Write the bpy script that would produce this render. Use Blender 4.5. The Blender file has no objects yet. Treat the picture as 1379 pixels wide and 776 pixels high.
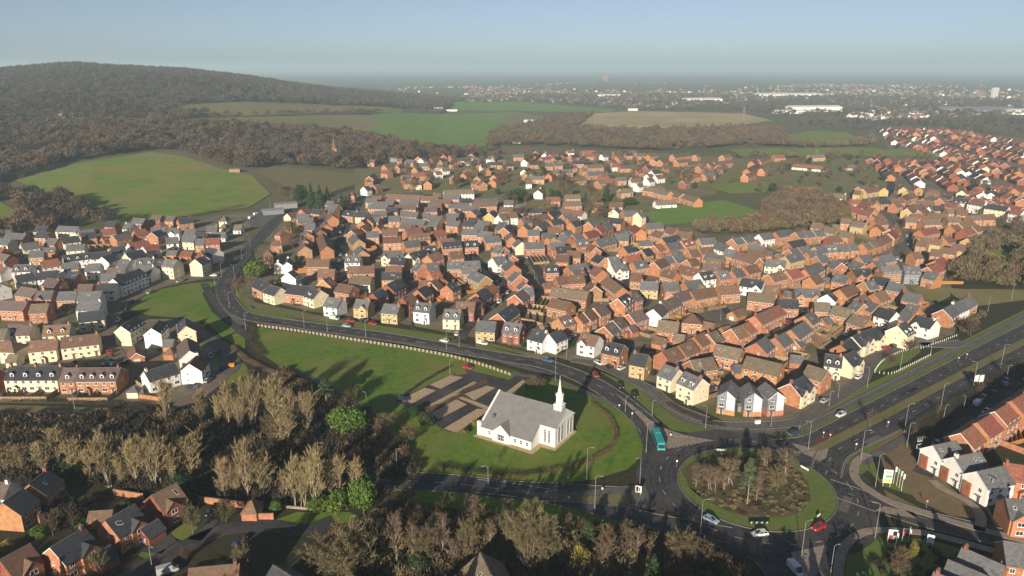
import bpy, bmesh, math, random
import numpy as np
from mathutils import Vector, Matrix
random.seed(7); rng = np.random.default_rng(7)
S = bpy.context.scene
COL = S.collection
R = math.radians
# ------------------------------------------------------------------ camera
H = 115.0; PITCH = R(16.8); FPX = 985.0; CX, CY = 689.5, 388.0
cam = bpy.data.cameras.new('camera'); cam.sensor_width = 36.0; cam.lens = FPX / 1379 * 36
cam.clip_start = 1.0; cam.clip_end = 90000
camo = bpy.data.objects.new('camera', cam); COL.objects.link(camo)
camo.location = (0, 0, H); camo.rotation_euler = (math.pi / 2 - PITCH, 0, 0)
S.camera = camo
# ------------------------------------------------------------------ light
SUN_EL, SUN_AZ = 17.0, 17.0          # shadows run away from the camera, 17 degrees to the right
W = bpy.data.worlds.new('World'); S.world = W; W.use_nodes = True
nt = W.node_tree; bg = nt.nodes['Background']
sky = nt.nodes.new('ShaderNodeTexSky'); sky.sky_type = 'NISHITA'; sky.sun_disc = False
sky.sun_elevation = R(SUN_EL); sky.sun_rotation = R(180 + SUN_AZ)
sky.altitude = 150; sky.air_density = 0.6; sky.dust_density = 0.5; sky.ozone_density = 4.0
tint = nt.nodes.new('ShaderNodeMix'); tint.data_type = 'RGBA'; tint.blend_type = 'MULTIPLY'; tint.inputs[0].default_value = 1.0
nt.links.new(sky.outputs[0], tint.inputs[6]); tint.inputs[7].default_value = (1.03, 0.99, 0.90, 1)
soft = nt.nodes.new('ShaderNodeHueSaturation'); soft.inputs['Saturation'].default_value = 0.68; nt.links.new(tint.outputs[2], soft.inputs['Color'])
nt.links.new(soft.outputs[0], bg.inputs[0]); bg.inputs[1].default_value = 0.064
sl = bpy.data.lights.new('sun', 'SUN'); sl.energy = 5.0; sl.angle = R(0.5); sl.color = (1.0, 0.87, 0.70)
so = bpy.data.objects.new('sun', sl); COL.objects.link(so)
d = Vector((math.sin(R(SUN_AZ)) * math.cos(R(SUN_EL)), math.cos(R(SUN_AZ)) * math.cos(R(SUN_EL)), -math.sin(R(SUN_EL))))
so.rotation_euler = d.to_track_quat('-Z', 'Y').to_euler()
so.location = (-60, -100, 200)
S.view_settings.view_transform = 'Standard'; S.view_settings.look = 'None'
S.view_settings.exposure = 0.55; S.view_settings.gamma = 1.0; S.view_settings.use_curve_mapping = False
S.cycles.use_denoising = True
S.cycles.max_bounces = 5; S.cycles.diffuse_bounces = 2; S.cycles.glossy_bounces = 2
S.cycles.transmission_bounces = 2; S.cycles.volume_bounces = 3; S.cycles.transparent_max_bounces = 6
# ------------------------------------------------------------------ lie of the land
def ray(px, py):
    u = (px - CX) / FPX; v = (CY - py) / FPX
    return u, math.cos(PITCH) + v * math.sin(PITCH), -math.sin(PITCH) + v * math.cos(PITCH)
CREST = []
for px, py in ((-500, 105), (-250, 97), (0, 90), (60, 85), (100, 82), (150, 86), (250, 91), (330, 100), (390, 110), (450, 118), (520, 125), (590, 136), (660, 146)):
    a, b, c = ray(px, py); r = math.hypot(a, b)
    CREST.append((math.atan2(a, b), max(0.0, H + 2260 * c / r - 12)))
CAZ = np.array([c[0] for c in CREST]); CH = np.array([c[1] for c in CREST]); CH[-1] = 0; CH[0] = 0
def sst(t):
    t = np.clip(t, 0, 1); return t * t * (3 - 2 * t)
def hgt(x, y):
    x = np.asarray(x, float); y = np.asarray(y, float)
    r = np.hypot(x, y); A = np.interp(np.arctan2(x, y), CAZ, CH, left=0, right=0)
    up = 0.75 * sst((r - 560) / 1700) + 0.25 * np.clip((r - 560) / 1700, 0, 1) ** 1.5
    k = np.where(r < 2260, up, 1 - sst((r - 2260) / 1500))
    return A * k
def gp(px, py, z=0.0):
    """the point of the land (plus z) seen at a photograph pixel"""
    a, b, c = ray(px, py)
    t = (z - H) / c if c < -1e-4 else 9e4
    if t > 0 and math.hypot(a * t, b * t) < 555: return a * t, b * t
    n = np.geomspace(500, 40000, 700) / math.hypot(a, b)
    f = H + c * n - z - hgt(a * n, b * n)
    i = np.nonzero(f < 0)[0]
    if len(i) == 0: return a * n[-1], b * n[-1]
    i = max(1, i[0]); w = f[i - 1] / (f[i - 1] - f[i] + 1e-9)
    t = n[i - 1] + (n[i] - n[i - 1]) * w
    return a * t, b * t
def h1(x, y): return float(hgt(x, y))
def PX(s):
    v = [float(q) for q in s.replace(',', ' ').split()]
    return list(zip(v[0::2], v[1::2]))
def inpoly(x, y, poly):
    x = np.asarray(x, float); y = np.asarray(y, float); c = np.zeros(x.shape, bool); n = len(poly)
    for i in range(n):
        x1, y1 = poly[i]; x2, y2 = poly[i - 1]
        if y1 == y2: continue
        c ^= ((y1 > y) != (y2 > y)) & (x < (x2 - x1) * (y - y1) / (y2 - y1) + x1)
    return c
# ------------------------------------------------------------------ materials
MAT = {}
def mat(name, col, amp=0.12, scale=1.0, rnd=0.0, rough=0.85, col2=None, coord='world', detail=4, bump=0.0, lines=None, spec=0.3, metal=0.0, sc2=None):
    m = bpy.data.materials.new(name); m.use_nodes = True; n = m.node_tree; L = n.links.new
    b = n.nodes['Principled BSDF']; b.inputs['Roughness'].default_value = rough
    b.inputs['Specular IOR Level'].default_value = spec; b.inputs['Metallic'].default_value = metal
    if coord == 'world': c = n.nodes.new('ShaderNodeNewGeometry').outputs['Position']
    else: c = n.nodes.new('ShaderNodeTexCoord').outputs['Object']
    no = n.nodes.new('ShaderNodeTexNoise'); no.inputs['Scale'].default_value = scale; no.inputs['Detail'].default_value = detail
    L(c, no.inputs['Vector'])
    rp = n.nodes.new('ShaderNodeMapRange'); rp.inputs[1].default_value = 0.3; rp.inputs[2].default_value = 0.7
    L(no.outputs[0], rp.inputs[0])
    mx = n.nodes.new('ShaderNodeMix'); mx.data_type = 'RGBA'
    c2 = col2 or tuple(q * (1 + amp * 1.6) for q in col); c1 = col if col2 else tuple(q * (1 - amp * 1.6) for q in col)
    mx.inputs[6].default_value = (*c1, 1); mx.inputs[7].default_value = (*c2, 1); L(rp.outputs[0], mx.inputs[0])
    out = mx.outputs[2]
    if sc2:      # a second, larger mottling
        n2 = n.nodes.new('ShaderNodeTexNoise'); n2.inputs['Scale'].default_value = sc2[0]; n2.inputs['Detail'].default_value = 3; L(c, n2.inputs['Vector'])
        r2 = n.nodes.new('ShaderNodeMapRange'); r2.inputs[1].default_value = 0.42; r2.inputs[2].default_value = 0.66; L(n2.outputs[0], r2.inputs[0])
        r2.inputs[4].default_value = sc2[2] if len(sc2) > 2 else 1
        m2 = n.nodes.new('ShaderNodeMix'); m2.data_type = 'RGBA'; L(r2.outputs[0], m2.inputs[0]); L(out, m2.inputs[6]); m2.inputs[7].default_value = (*sc2[1], 1); out = m2.outputs[2]
    if lines:    # courses of tiles or bricks
        wv = n.nodes.new('ShaderNodeTexWave'); wv.bands_direction = 'Z'; wv.inputs['Scale'].default_value = lines; wv.inputs['Distortion'].default_value = 0.6; wv.inputs['Detail'].default_value = 1
        L(c, wv.inputs['Vector']); r3 = n.nodes.new('ShaderNodeMapRange'); r3.inputs[3].default_value = 0.82; r3.inputs[4].default_value = 1.06; L(wv.outputs[1], r3.inputs[0])
        m3 = n.nodes.new('ShaderNodeMix'); m3.data_type = 'RGBA'; m3.blend_type = 'MULTIPLY'; m3.inputs[0].default_value = 1; L(out, m3.inputs[6]); L(r3.outputs[0], m3.inputs[7]); out = m3.outputs[2]
    if rnd:
        oi = n.nodes.new('ShaderNodeObjectInfo'); hs = n.nodes.new('ShaderNodeHueSaturation')
        r4 = n.nodes.new('ShaderNodeMapRange'); r4.inputs[3].default_value = 1 - rnd; r4.inputs[4].default_value = 1 + rnd; L(oi.outputs['Random'], r4.inputs[0]); L(r4.outputs[0], hs.inputs['Value'])
        ml = n.nodes.new('ShaderNodeMath'); ml.operation = 'MULTIPLY'; ml.inputs[1].default_value = 7.31; L(oi.outputs['Random'], ml.inputs[0])
        fr = n.nodes.new('ShaderNodeMath'); fr.operation = 'FRACT'; L(ml.outputs[0], fr.inputs[0])
        r5 = n.nodes.new('ShaderNodeMapRange'); r5.inputs[3].default_value = 0.5 - rnd * 0.07; r5.inputs[4].default_value = 0.5 + rnd * 0.07; L(fr.outputs[0], r5.inputs[0]); L(r5.outputs[0], hs.inputs['Hue'])
        L(out, hs.inputs['Color']); out = hs.outputs[0]
    L(out, b.inputs['Base Color'])
    if bump:
        bp = n.nodes.new('ShaderNodeBump'); bp.inputs['Strength'].default_value = bump; bp.inputs['Distance'].default_value = 0.3; L(no.outputs[0], bp.inputs['Height']); L(bp.outputs[0], b.inputs['Normal'])
    MAT[name] = m; return m
# walls
mat('orange_brick', (0.43, 0.200, 0.102), 0.14, 0.9, 0.15, lines=4.0, coord='obj')
mat('red_brick', (0.28, 0.100, 0.060), 0.14, 0.9, 0.14, lines=4.0, coord='obj')
mat('tan_brick', (0.40, 0.24, 0.13), 0.12, 0.9, 0.12, lines=4.0, coord='obj')
mat('yellow_stone', (0.50, 0.36, 0.16), 0.12, 0.9, 0.10, coord='obj')
mat('white_render', (0.78, 0.76, 0.72), 0.06, 0.5, 0.05, coord='obj')
mat('cream_render', (0.72, 0.63, 0.43), 0.06, 0.5, 0.06, coord='obj')
mat('grey_cladding', (0.22, 0.235, 0.25), 0.06, 0.5, 0.06, lines=3.0, coord='obj')
# roofs
mat('slate_tiles', (0.130, 0.134, 0.142), 0.22, 1.3, 0.2, 0.7, lines=3.4, coord='obj', sc2=(0.25, (0.165, 0.16, 0.15), 0.6))
mat('dark_slate', (0.052, 0.056, 0.068), 0.22, 1.3, 0.18, 0.65, lines=3.4, coord='obj', sc2=(0.25, (0.075, 0.075, 0.078), 0.6))
mat('brown_tiles', (0.195, 0.112, 0.074), 0.2, 1.3, 0.22, 0.85, lines=3.4, coord='obj', sc2=(0.25, (0.16, 0.108, 0.08), 0.7))
mat('mauve_tiles', (0.150, 0.108, 0.100), 0.2, 1.3, 0.18, 0.85, lines=3.4, coord='obj')
mat('red_tiles', (0.26, 0.100, 0.066), 0.2, 1.3, 0.2, 0.85, lines=3.4, coord='obj')
mat('tan_tiles', (0.205, 0.155, 0.105), 0.2, 1.3, 0.16, 0.9, lines=3.4, coord='obj', sc2=(0.3, (0.15, 0.13, 0.10), 0.7))
mat('ridge_tiles', (0.16, 0.13, 0.12), 0.2, 1.0, 0.1)
mat('white_trim', (0.80, 0.79, 0.76), 0.04, 1.0, 0.0, 0.5)
mat('window_glass', (0.035, 0.045, 0.055), 0.2, 0.5, 0.1, 0.12, spec=0.6, coord='obj')
mat('grey_door', (0.12, 0.12, 0.13), 0.1, 1.0, 0.3, 0.5)
mat('garage_door', (0.62, 0.61, 0.60), 0.05, 1.0, 0.1, 0.5)
# ground
mat('land_far', (0.110, 0.105, 0.050), 0.4, 0.0035, rough=1, detail=8, col2=(0.17, 0.13, 0.085), sc2=(0.012, (0.085, 0.115, 0.035), 0.8))
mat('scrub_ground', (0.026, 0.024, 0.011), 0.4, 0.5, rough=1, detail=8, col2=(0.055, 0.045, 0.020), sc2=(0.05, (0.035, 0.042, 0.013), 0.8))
mat('lawn_grass', (0.072, 0.150, 0.010), 0.25, 0.35, rough=1, detail=10, col2=(0.140, 0.220, 0.022), sc2=(0.05, (0.190, 0.190, 0.042), 0.85))
mat('verge_grass', (0.090, 0.150, 0.022), 0.25, 0.7, rough=1, detail=8, col2=(0.140, 0.185, 0.042), sc2=(0.09, (0.18, 0.165, 0.055), 0.5))
mat('dry_verge', (0.190, 0.155, 0.060), 0.25, 0.8, rough=1, detail=8, col2=(0.135, 0.135, 0.045), sc2=(0.09, (0.20, 0.165, 0.085), 0.7))
mat('field_green', (0.125, 0.200, 0.020), 0.3, 0.06, rough=1, detail=10, col2=(0.190, 0.250, 0.040), sc2=(0.016, (0.25, 0.215, 0.06), 0.8))
mat('field_lush', (0.120, 0.235, 0.032), 0.25, 0.05, rough=1, detail=8, col2=(0.165, 0.265, 0.048), sc2=(0.012, (0.21, 0.245, 0.06), 0.6))
mat('field_olive', (0.20, 0.185, 0.065), 0.25, 0.04, rough=1, detail=8, col2=(0.25, 0.20, 0.09), sc2=(0.01, (0.15, 0.17, 0.05), 0.7))
mat('field_tan', (0.44, 0.33, 0.16), 0.2, 0.02, rough=1, detail=8, col2=(0.30, 0.25, 0.11), sc2=(0.006, (0.55, 0.41, 0.22), 0.8))
mat('bare_earth', (0.165, 0.110, 0.065), 0.25, 0.6, rough=1, detail=8, col2=(0.23, 0.155, 0.095), sc2=(0.12, (0.13, 0.125, 0.045), 0.6))
mat('estate_ground', (0.165, 0.130, 0.095), 0.3, 0.22, rough=1, detail=6, col2=(0.25, 0.195, 0.14), sc2=(0.08, (0.10, 0.125, 0.038), 0.85))
mat('garden_ground', (0.16, 0.155, 0.055), 0.3, 0.08, rough=1, detail=8, col2=(0.24, 0.185, 0.11), sc2=(0.03, (0.12, 0.17, 0.04), 0.8))
mat('asphalt', (0.046, 0.044, 0.048), 0.3, 0.9, rough=0.95, detail=8, sc2=(0.10, (0.088, 0.080, 0.076), 0.9))
mat('worn_asphalt', (0.115, 0.108, 0.100), 0.2, 0.9, rough=0.95, detail=8, sc2=(0.12, (0.14, 0.125, 0.112), 0.8))
mat('paving', (0.27, 0.22, 0.175), 0.15, 1.2, rough=0.95, detail=6, sc2=(0.3, (0.34, 0.28, 0.22), 0.6))
mat('tan_paving', (0.46, 0.34, 0.215), 0.15, 1.2, rough=0.95, detail=6)
mat('brown_block_paving', (0.19, 0.135, 0.105), 0.15, 1.2, rough=0.95, detail=6)
mat('road_paint', (0.42, 0.41, 0.39), 0.3, 0.8, rough=0.8)
mat('rough_ground', (0.050, 0.058, 0.018), 0.3, 0.6, rough=1, detail=8, col2=(0.115, 0.105, 0.040), sc2=(0.12, (0.135, 0.090, 0.050), 0.8))
mat('polished_asphalt', (0.062, 0.059, 0.060), 0.25, 0.7, rough=0.8, detail=8)
mat('weathered_timber', (0.34, 0.29, 0.21), 0.2, 1.2, 0.1, 0.9)
mat('hill_twigs', (0.088, 0.076, 0.066), 0.12, 0.05, 0, 1.0)
mat('hill_brush', (0.105, 0.086, 0.066), 0.12, 0.05, 0, 1.0)
mat('red_surface', (0.14, 0.05, 0.045), 0.15, 1.0)
mat('kerb_stone', (0.20, 0.19, 0.17), 0.1, 1.0)
# vegetation
mat('pale_twigs', (0.34, 0.26, 0.135), 0.15, 0.4, 0.18, 1.0)
mat('brown_twigs', (0.140, 0.095, 0.058), 0.14, 0.4, 0.18, 1.0)
mat('red_twigs', (0.150, 0.104, 0.070), 0.2, 0.4, 0.18, 1.0)
mat('olive_twigs', (0.155, 0.128, 0.066), 0.2, 0.4, 0.2, 1.0)
mat('grey_twigs', (0.112, 0.086, 0.068), 0.14, 0.4, 0.16, 1.0)
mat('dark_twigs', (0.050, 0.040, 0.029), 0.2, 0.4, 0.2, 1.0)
mat('bright_leaves', (0.090, 0.150, 0.022), 0.35, 0.7, 0.15, 0.9)
mat('evergreen_leaves', (0.034, 0.062, 0.018), 0.25, 0.8, 0.2, 0.85)
mat('pine_needles', (0.058, 0.085, 0.038), 0.25, 0.8, 0.2, 0.9)
mat('yellow_leaves', (0.20, 0.17, 0.035), 0.25, 0.8, 0.15, 0.9)
mat('bark', (0.16, 0.125, 0.085), 0.2, 2.0, 0.15, 1.0)
mat('pale_bark', (0.30, 0.25, 0.19), 0.25, 2.0, 0.1, 1.0)
# objects
mat('timber', (0.30, 0.21, 0.125), 0.18, 1.5, 0.22, 0.9)
mat('orange_timber', (0.40, 0.19, 0.06), 0.15, 1.5, 0.12, 0.9)
mat('dark_timber', (0.07, 0.055, 0.04), 0.2, 1.5, 0.15, 0.9)
mat('galvanised', (0.26, 0.26, 0.26), 0.08, 2.0, 0.08, 0.6, metal=0.1)
mat('tyre_rubber', (0.02, 0.02, 0.02), 0.1, 2.0)
mat('headlight_glass', (0.7, 0.7, 0.7), 0.02, 1.0, 0, 0.2)
mat('red_light', (0.35, 0.02, 0.02), 0.02, 1.0, 0, 0.3)
for n_, c_ in dict(red=(0.42, 0.015, 0.02), white=(0.72, 0.73, 0.74), silver=(0.42, 0.44, 0.46), black=(0.015, 0.016, 0.02), dark_blue=(0.02, 0.035, 0.085), pale_blue=(0.30, 0.40, 0.52), teal=(0.03, 0.33, 0.34), blue=(0.03, 0.13, 0.28), pale_green=(0.45, 0.58, 0.48)).items():
    mat('paint_' + n_, c_, 0.02, 1.0, 0, 0.3, spec=0.5)
mat('sign_green', (0.09, 0.36, 0.10), 0.1, 1.0); mat('sign_red', (0.45, 0.03, 0.04), 0.1, 1.0); mat('sign_black', (0.02, 0.02, 0.02), 0.1, 1.0)
mat('sign_lime', (0.42, 0.62, 0.12), 0.1, 1.0); mat('orange_plastic', (0.75, 0.28, 0.01), 0.05, 1.0)
mat('church_roof', (0.185, 0.188, 0.188), 0.16, 2.5, 0, 0.9, lines=1.8, sc2=(0.4, (0.225, 0.222, 0.212), 0.7), coord='obj')
# ------------------------------------------------------------------ helpers
def tag(o, label=None, cat=None, group=None, kind=None):
    if label: o['label'] = label
    if cat: o['category'] = cat
    if group: o['group'] = group
    if kind: o['kind'] = kind
    return o
def empty(name, loc, rz=0.0):
    o = bpy.data.objects.new(name, None); COL.objects.link(o); o.location = loc; o.rotation_euler = (0, 0, rz); o.empty_display_size = 0.5
    return o
class MB:
    def __init__(s): s.v = []; s.f = []; s.m = []
    def face(s, pts, mi=0):
        k = len(s.v); s.v += [tuple(p) for p in pts]; s.f.append(tuple(range(k, k + len(pts)))); s.m.append(mi)
    def poly(s, pts, faces, mi=0):
        k = len(s.v); s.v += [tuple(p) for p in pts]
        for f in faces: s.f.append(tuple(i + k for i in f)); s.m.append(mi)
    def box(s, x0, y0, z0, x1, y1, z1, mi=0):
        s.poly([(x0, y0, z0), (x1, y0, z0), (x1, y1, z0), (x0, y1, z0), (x0, y0, z1), (x1, y0, z1), (x1, y1, z1), (x0, y1, z1)],
               [(0, 3, 2, 1), (4, 5, 6, 7), (0, 1, 5, 4), (1, 2, 6, 5), (2, 3, 7, 6), (3, 0, 4, 7)], mi)
    def bar(s, a, b, r0, r1=None, n=6, mi=0):
        a = Vector(a); b = Vector(b); r1 = r0 if r1 is None else r1; d = (b - a)
        if d.length < 1e-6: return
        d.normalize(); u = d.orthogonal().normalized(); w = d.cross(u); k = len(s.v)
        for i in range(n):
            c = math.cos(2 * math.pi * i / n) * u + math.sin(2 * math.pi * i / n) * w
            s.v.append(tuple(a + c * r0)); s.v.append(tuple(b + c * r1))
        for i in range(n):
            j = (i + 1) % n; s.f.append((k + 2 * i, k + 2 * j, k + 2 * j + 1, k + 2 * i + 1)); s.m.append(mi)
        s.f.append(tuple(k + 2 * i + 1 for i in range(n))); s.m.append(mi)
        s.f.append(tuple(k + 2 * i for i in reversed(range(n)))); s.m.append(mi)
    def lathe(s, prof, n=12, c=(0, 0), mi=0):
        k = len(s.v)
        for r, z in prof:
            for i in range(n): s.v.append((c[0] + r * math.cos(2 * math.pi * i / n), c[1] + r * math.sin(2 * math.pi * i / n), z))
        for a in range(len(prof) - 1):
            for i in range(n):
                j = (i + 1) % n; s.f.append((k + a * n + i, k + a * n + j, k + (a + 1) * n + j, k + (a + 1) * n + i)); s.m.append(mi)
    def data(s, name, mats, smooth=False):
        me = bpy.data.meshes.new(name); me.from_pydata(s.v, [], s.f)
        for m in (mats if isinstance(mats, (list, tuple)) else [mats]): me.materials.append(MAT[m] if isinstance(m, str) else m)
        me.polygons.foreach_set('material_index', s.m)
        if smooth: me.polygons.foreach_set('use_smooth', [True] * len(s.f))
        me.update(); return me
    def build(s, name, mats, parent=None, smooth=False):
        return link(name, s.data(name, mats, smooth), parent)
def link(name, me, parent=None, loc=None, rz=None):
    o = bpy.data.objects.new(name, me); COL.objects.link(o)
    if parent: o.parent = parent
    if loc is not None: o.location = loc
    if rz is not None: o.rotation_euler = (0, 0, rz)
    return o
def kids(o): return KID.get(o.name, [])
def copy_tree(o, parent=None):
    c = o.copy(); COL.objects.link(c)
    if parent: c.parent = parent
    for ch in list(o.children): copy_tree(ch, c)
    return c
def heading(p, q):
    a = gp(*p); b = gp(*q); return math.atan2(b[1] - a[1], b[0] - a[0])
# ------------------------------------------------------------------ land, fields, roads
def np_mesh(name, v, f, mats, mi=None, smooth=False):
    """v n x 3, f list of equal-size faces as an int array"""
    me = bpy.data.meshes.new(name); v = np.asarray(v, np.float32); f = np.asarray(f, np.int32); k = f.shape[1]
    me.vertices.add(len(v)); me.vertices.foreach_set('co', v.ravel())
    me.loops.add(f.size); me.loops.foreach_set('vertex_index', f.ravel())
    me.polygons.add(len(f)); me.polygons.foreach_set('loop_start', np.arange(0, f.size, k, dtype=np.int32)); me.polygons.foreach_set('loop_total', np.full(len(f), k, np.int32))
    for m in (mats if isinstance(mats, (list, tuple)) else [mats]): me.materials.append(MAT[m])
    if mi is not None: me.polygons.foreach_set('material_index', np.asarray(mi, np.int32))
    if smooth: me.polygons.foreach_set('use_smooth', np.ones(len(f), bool))
    me.update(calc_edges=True); return me
rad = np.concatenate([[0, 60, 120, 180, 260, 340, 420, 500], np.arange(540, 3900, 12), np.geomspace(3920, 34000, 40)])
ang = np.linspace(R(-180), R(180), 721)
rr, aa = np.meshgrid(rad, ang, indexing='ij'); gx = rr * np.sin(aa); gy = rr * np.cos(aa); gz = hgt(gx, gy)
nr, na = rr.shape; idx = np.arange(nr * na).reshape(nr, na)
fc = np.stack([idx[:-1, :-1], idx[:-1, 1:], idx[1:, 1:], idx[1:, :-1]], -1).reshape(-1, 4)[:, ::-1]
fr_ = rr[:-1, :-1].ravel()
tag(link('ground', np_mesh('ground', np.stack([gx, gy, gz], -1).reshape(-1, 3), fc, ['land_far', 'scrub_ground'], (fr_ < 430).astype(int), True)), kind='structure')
ZL = [0.02]
def sheet(name, poly, m, z=None, drape=None, smooth_pts=False, kind='structure'):
    """a flat or draped sheet over a world polygon; z above the land"""
    if z is None: ZL[0] += 0.004; z = ZL[0]
    bm = bmesh.new(); vs = [bm.verts.new((x, y, 0)) for x, y in poly]
    f = bm.faces.new(vs)
    if drape:
        xs = [p[0] for p in poly]; ys = [p[1] for p in poly]
        for ax, lo, hi in ((0, min(xs), max(xs)), (1, min(ys), max(ys))):
            q = lo + drape
            while q < hi:
                bmesh.ops.bisect_plane(bm, geom=bm.verts[:] + bm.edges[:] + bm.faces[:], plane_co=(q, 0, 0) if ax == 0 else (0, q, 0), plane_no=(1, 0, 0) if ax == 0 else (0, 1, 0)); q += drape
    bmesh.ops.triangulate(bm, faces=bm.faces[:])
    for v in bm.verts: v.co.z = h1(v.co.x, v.co.y) + z
    bmesh.ops.recalc_face_normals(bm, faces=bm.faces[:])
    for f in bm.faces:
        if f.normal.z < 0: f.normal_flip()
    me = bpy.data.meshes.new(name); bm.to_mesh(me); bm.free(); me.materials.append(MAT[m])
    o = link(name, me); tag(o, kind=kind); return o
def catmull(pts, n=6, closed=False):
    out = []; N = len(pts)
    rngi = range(N if closed else N - 1)
    for i in rngi:
        if closed: p = [pts[(i + k - 1) % N] for k in range(4)]
        else: p = [pts[max(0, i - 1)], pts[i], pts[i + 1], pts[min(N - 1, i + 2)]]
        for k in range(n):
            t = k / n
            out.append(tuple(0.5 * (2 * p[1][a] + (p[2][a] - p[0][a]) * t + (2 * p[0][a] - 5 * p[1][a] + 4 * p[2][a] - p[3][a]) * t * t + (3 * p[1][a] - p[0][a] - 3 * p[2][a] + p[3][a]) * t ** 3) for a in (0, 1)))
    if not closed: out.append(tuple(pts[-1]))
    return out
def offset(line, d):
    out = []
    for i, p in enumerate(line):
        a = line[max(0, i - 1)]; b = line[min(len(line) - 1, i + 1)]; t = math.hypot(b[0] - a[0], b[1] - a[1]) or 1
        out.append((p[0] - (b[1] - a[1]) / t * d, p[1] + (b[0] - a[0]) / t * d))
    return out
def strip(name, line, w0, w1, m, z, kind='structure', thick=0):
    """a ribbon between two offsets of a world line"""
    A = offset(line, w0); B = offset(line, w1); mb = MB()
    for i in range(len(line) - 1):
        q = [(*B[i], z), (*B[i + 1], z), (*A[i + 1], z), (*A[i], z)]
        q = [(x, y, zz + h1(x, y)) for x, y, zz in q]
        mb.face(q)
        if thick:
            for a, b in ((0, 1), (2, 3)):
                mb.face([q[a], (q[a][0], q[a][1], q[a][2] - thick), (q[b][0], q[b][1], q[b][2] - thick), q[b]])
    o = mb.build(name, m); tag(o, kind=kind); return o
def wl(s, n=6): return catmull([gp(*p) for p in PX(s)], n)
def dashes(name, line, off, on, gap, w, z, m='road_paint'):
    L = offset(line, off); d = 0; mb = MB(); cur = []
    acc = 0
    for i in range(len(L) - 1):
        (x0, y0), (x1, y1) = L[i], L[i + 1]; s = math.hypot(x1 - x0, y1 - y0); t = 0
        while t < s - 1e-6:
            ph = (acc + t) % (on + gap); step = min((on - ph) if ph < on - 1e-6 else (on + gap - ph), s - t); step = max(step, 1e-3)
            if ph < on - 1e-6:
                a = t / s; b = min(1, (t + step) / s); nx, ny = -(y1 - y0) / s * w / 2, (x1 - x0) / s * w / 2
                p = (x0 + (x1 - x0) * a, y0 + (y1 - y0) * a); q = (x0 + (x1 - x0) * b, y0 + (y1 - y0) * b)
                mb.face([(p[0] - nx, p[1] - ny, z), (q[0] - nx, q[1] - ny, z), (q[0] + nx, q[1] + ny, z), (p[0] + nx, p[1] + ny, z)])
            t += step
        acc += s
    if mb.f: tag(mb.build(name, m), kind='structure')
def psheet(name, s, m, drape=None, z=None, n=0):
    pts = [gp(*p) for p in PX(s)]
    if n: pts = catmull(pts, n, True)
    return sheet(name, pts, m, z, drape), pts
FIELDS = []
for m, z, s in (
    ('field_green', .5, '20 243 100 222 205 205 250 212 300 228 340 237 365 262 335 280 240 293 170 304 125 290 75 265'),
    ('field_green', .5, '-60 285 0 272 32 290 20 306 -60 318'),
    ('dry_verge', .5, '345 232 365 225 420 228 485 236 482 248 440 262 385 252'),
    ('field_olive', .7, '235 144 300 139 400 140 545 147 540 153 440 152 330 157 240 152'),
    ('field_olive', .7, '240 163 345 158 430 155 500 155 520 170 480 178 420 168 330 170 250 172'),
    ('field_lush', .9, '500 154 560 153 690 152 660 176 655 198 600 203 540 190 480 178 515 169'),
    ('field_olive', .7, '570 152 690 151 745 160 700 172 662 178 620 166'),
    ('field_lush', .7, '608 137 700 138 830 148 820 152 690 150 610 149'),
    ('field_tan', .7, '800 153 850 150 1000 153 1040 163 990 170 930 172 860 175 780 170'),
    ('field_green', .7, '1050 184 1090 177 1140 178 1158 188 1130 196 1070 195'),
    ('field_green', .5, '980 201 1160 199 1280 207 1300 214 1180 211 1000 212'),
    ('field_lush', .3, '866 287 905 278 975 270 1018 283 1005 292 940 300 885 303'),
    ('field_green', .4, '950 250 1000 245 1040 250 1030 260 985 262'),
    ('bare_earth', .4, '640 206 680 197 760 200 860 206 800 211 700 210'),
    ('field_olive', .3, '1225 386 1300 390 1379 390 1379 405 1300 415 1240 402'),
    ('field_lush', .3, '1340 320 1365 350 1350 372 1330 345'),
):
    o, pts = psheet('field', s, m, 22, z); FIELDS.append(pts)
# the two estates stand on paved and gardened ground
EST = []
for s in ('318 392 330 370 345 335 380 300 430 285 470 262 560 250 700 258 860 270 960 318 1060 312 1180 262 1290 250 1330 280 1330 315 1300 345 1280 385 1300 410 1285 450 1230 470 1170 492 1120 535 1075 572 985 572 930 545 880 515 820 502 740 478 640 455 520 432 420 420 345 402',
          '-60 318 60 308 170 308 330 285 345 290 320 340 300 372 250 380 200 392 160 418 158 450 200 430 265 430 300 470 310 500 270 540 200 545 -60 542',
          '1175 268 1200 205 1180 170 1260 172 1400 190 1400 295 1330 300 1290 260'):
    o, pts = psheet('estate_ground', s, 'estate_ground', 40); EST.append(pts)
psheet('gardens', '478 228 560 206 700 201 900 207 1000 214 1190 214 1195 262 1150 268 985 243 960 264 870 277 860 302 760 304 700 300 650 264 560 262 478 262', 'garden_ground', 30, .35)
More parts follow.
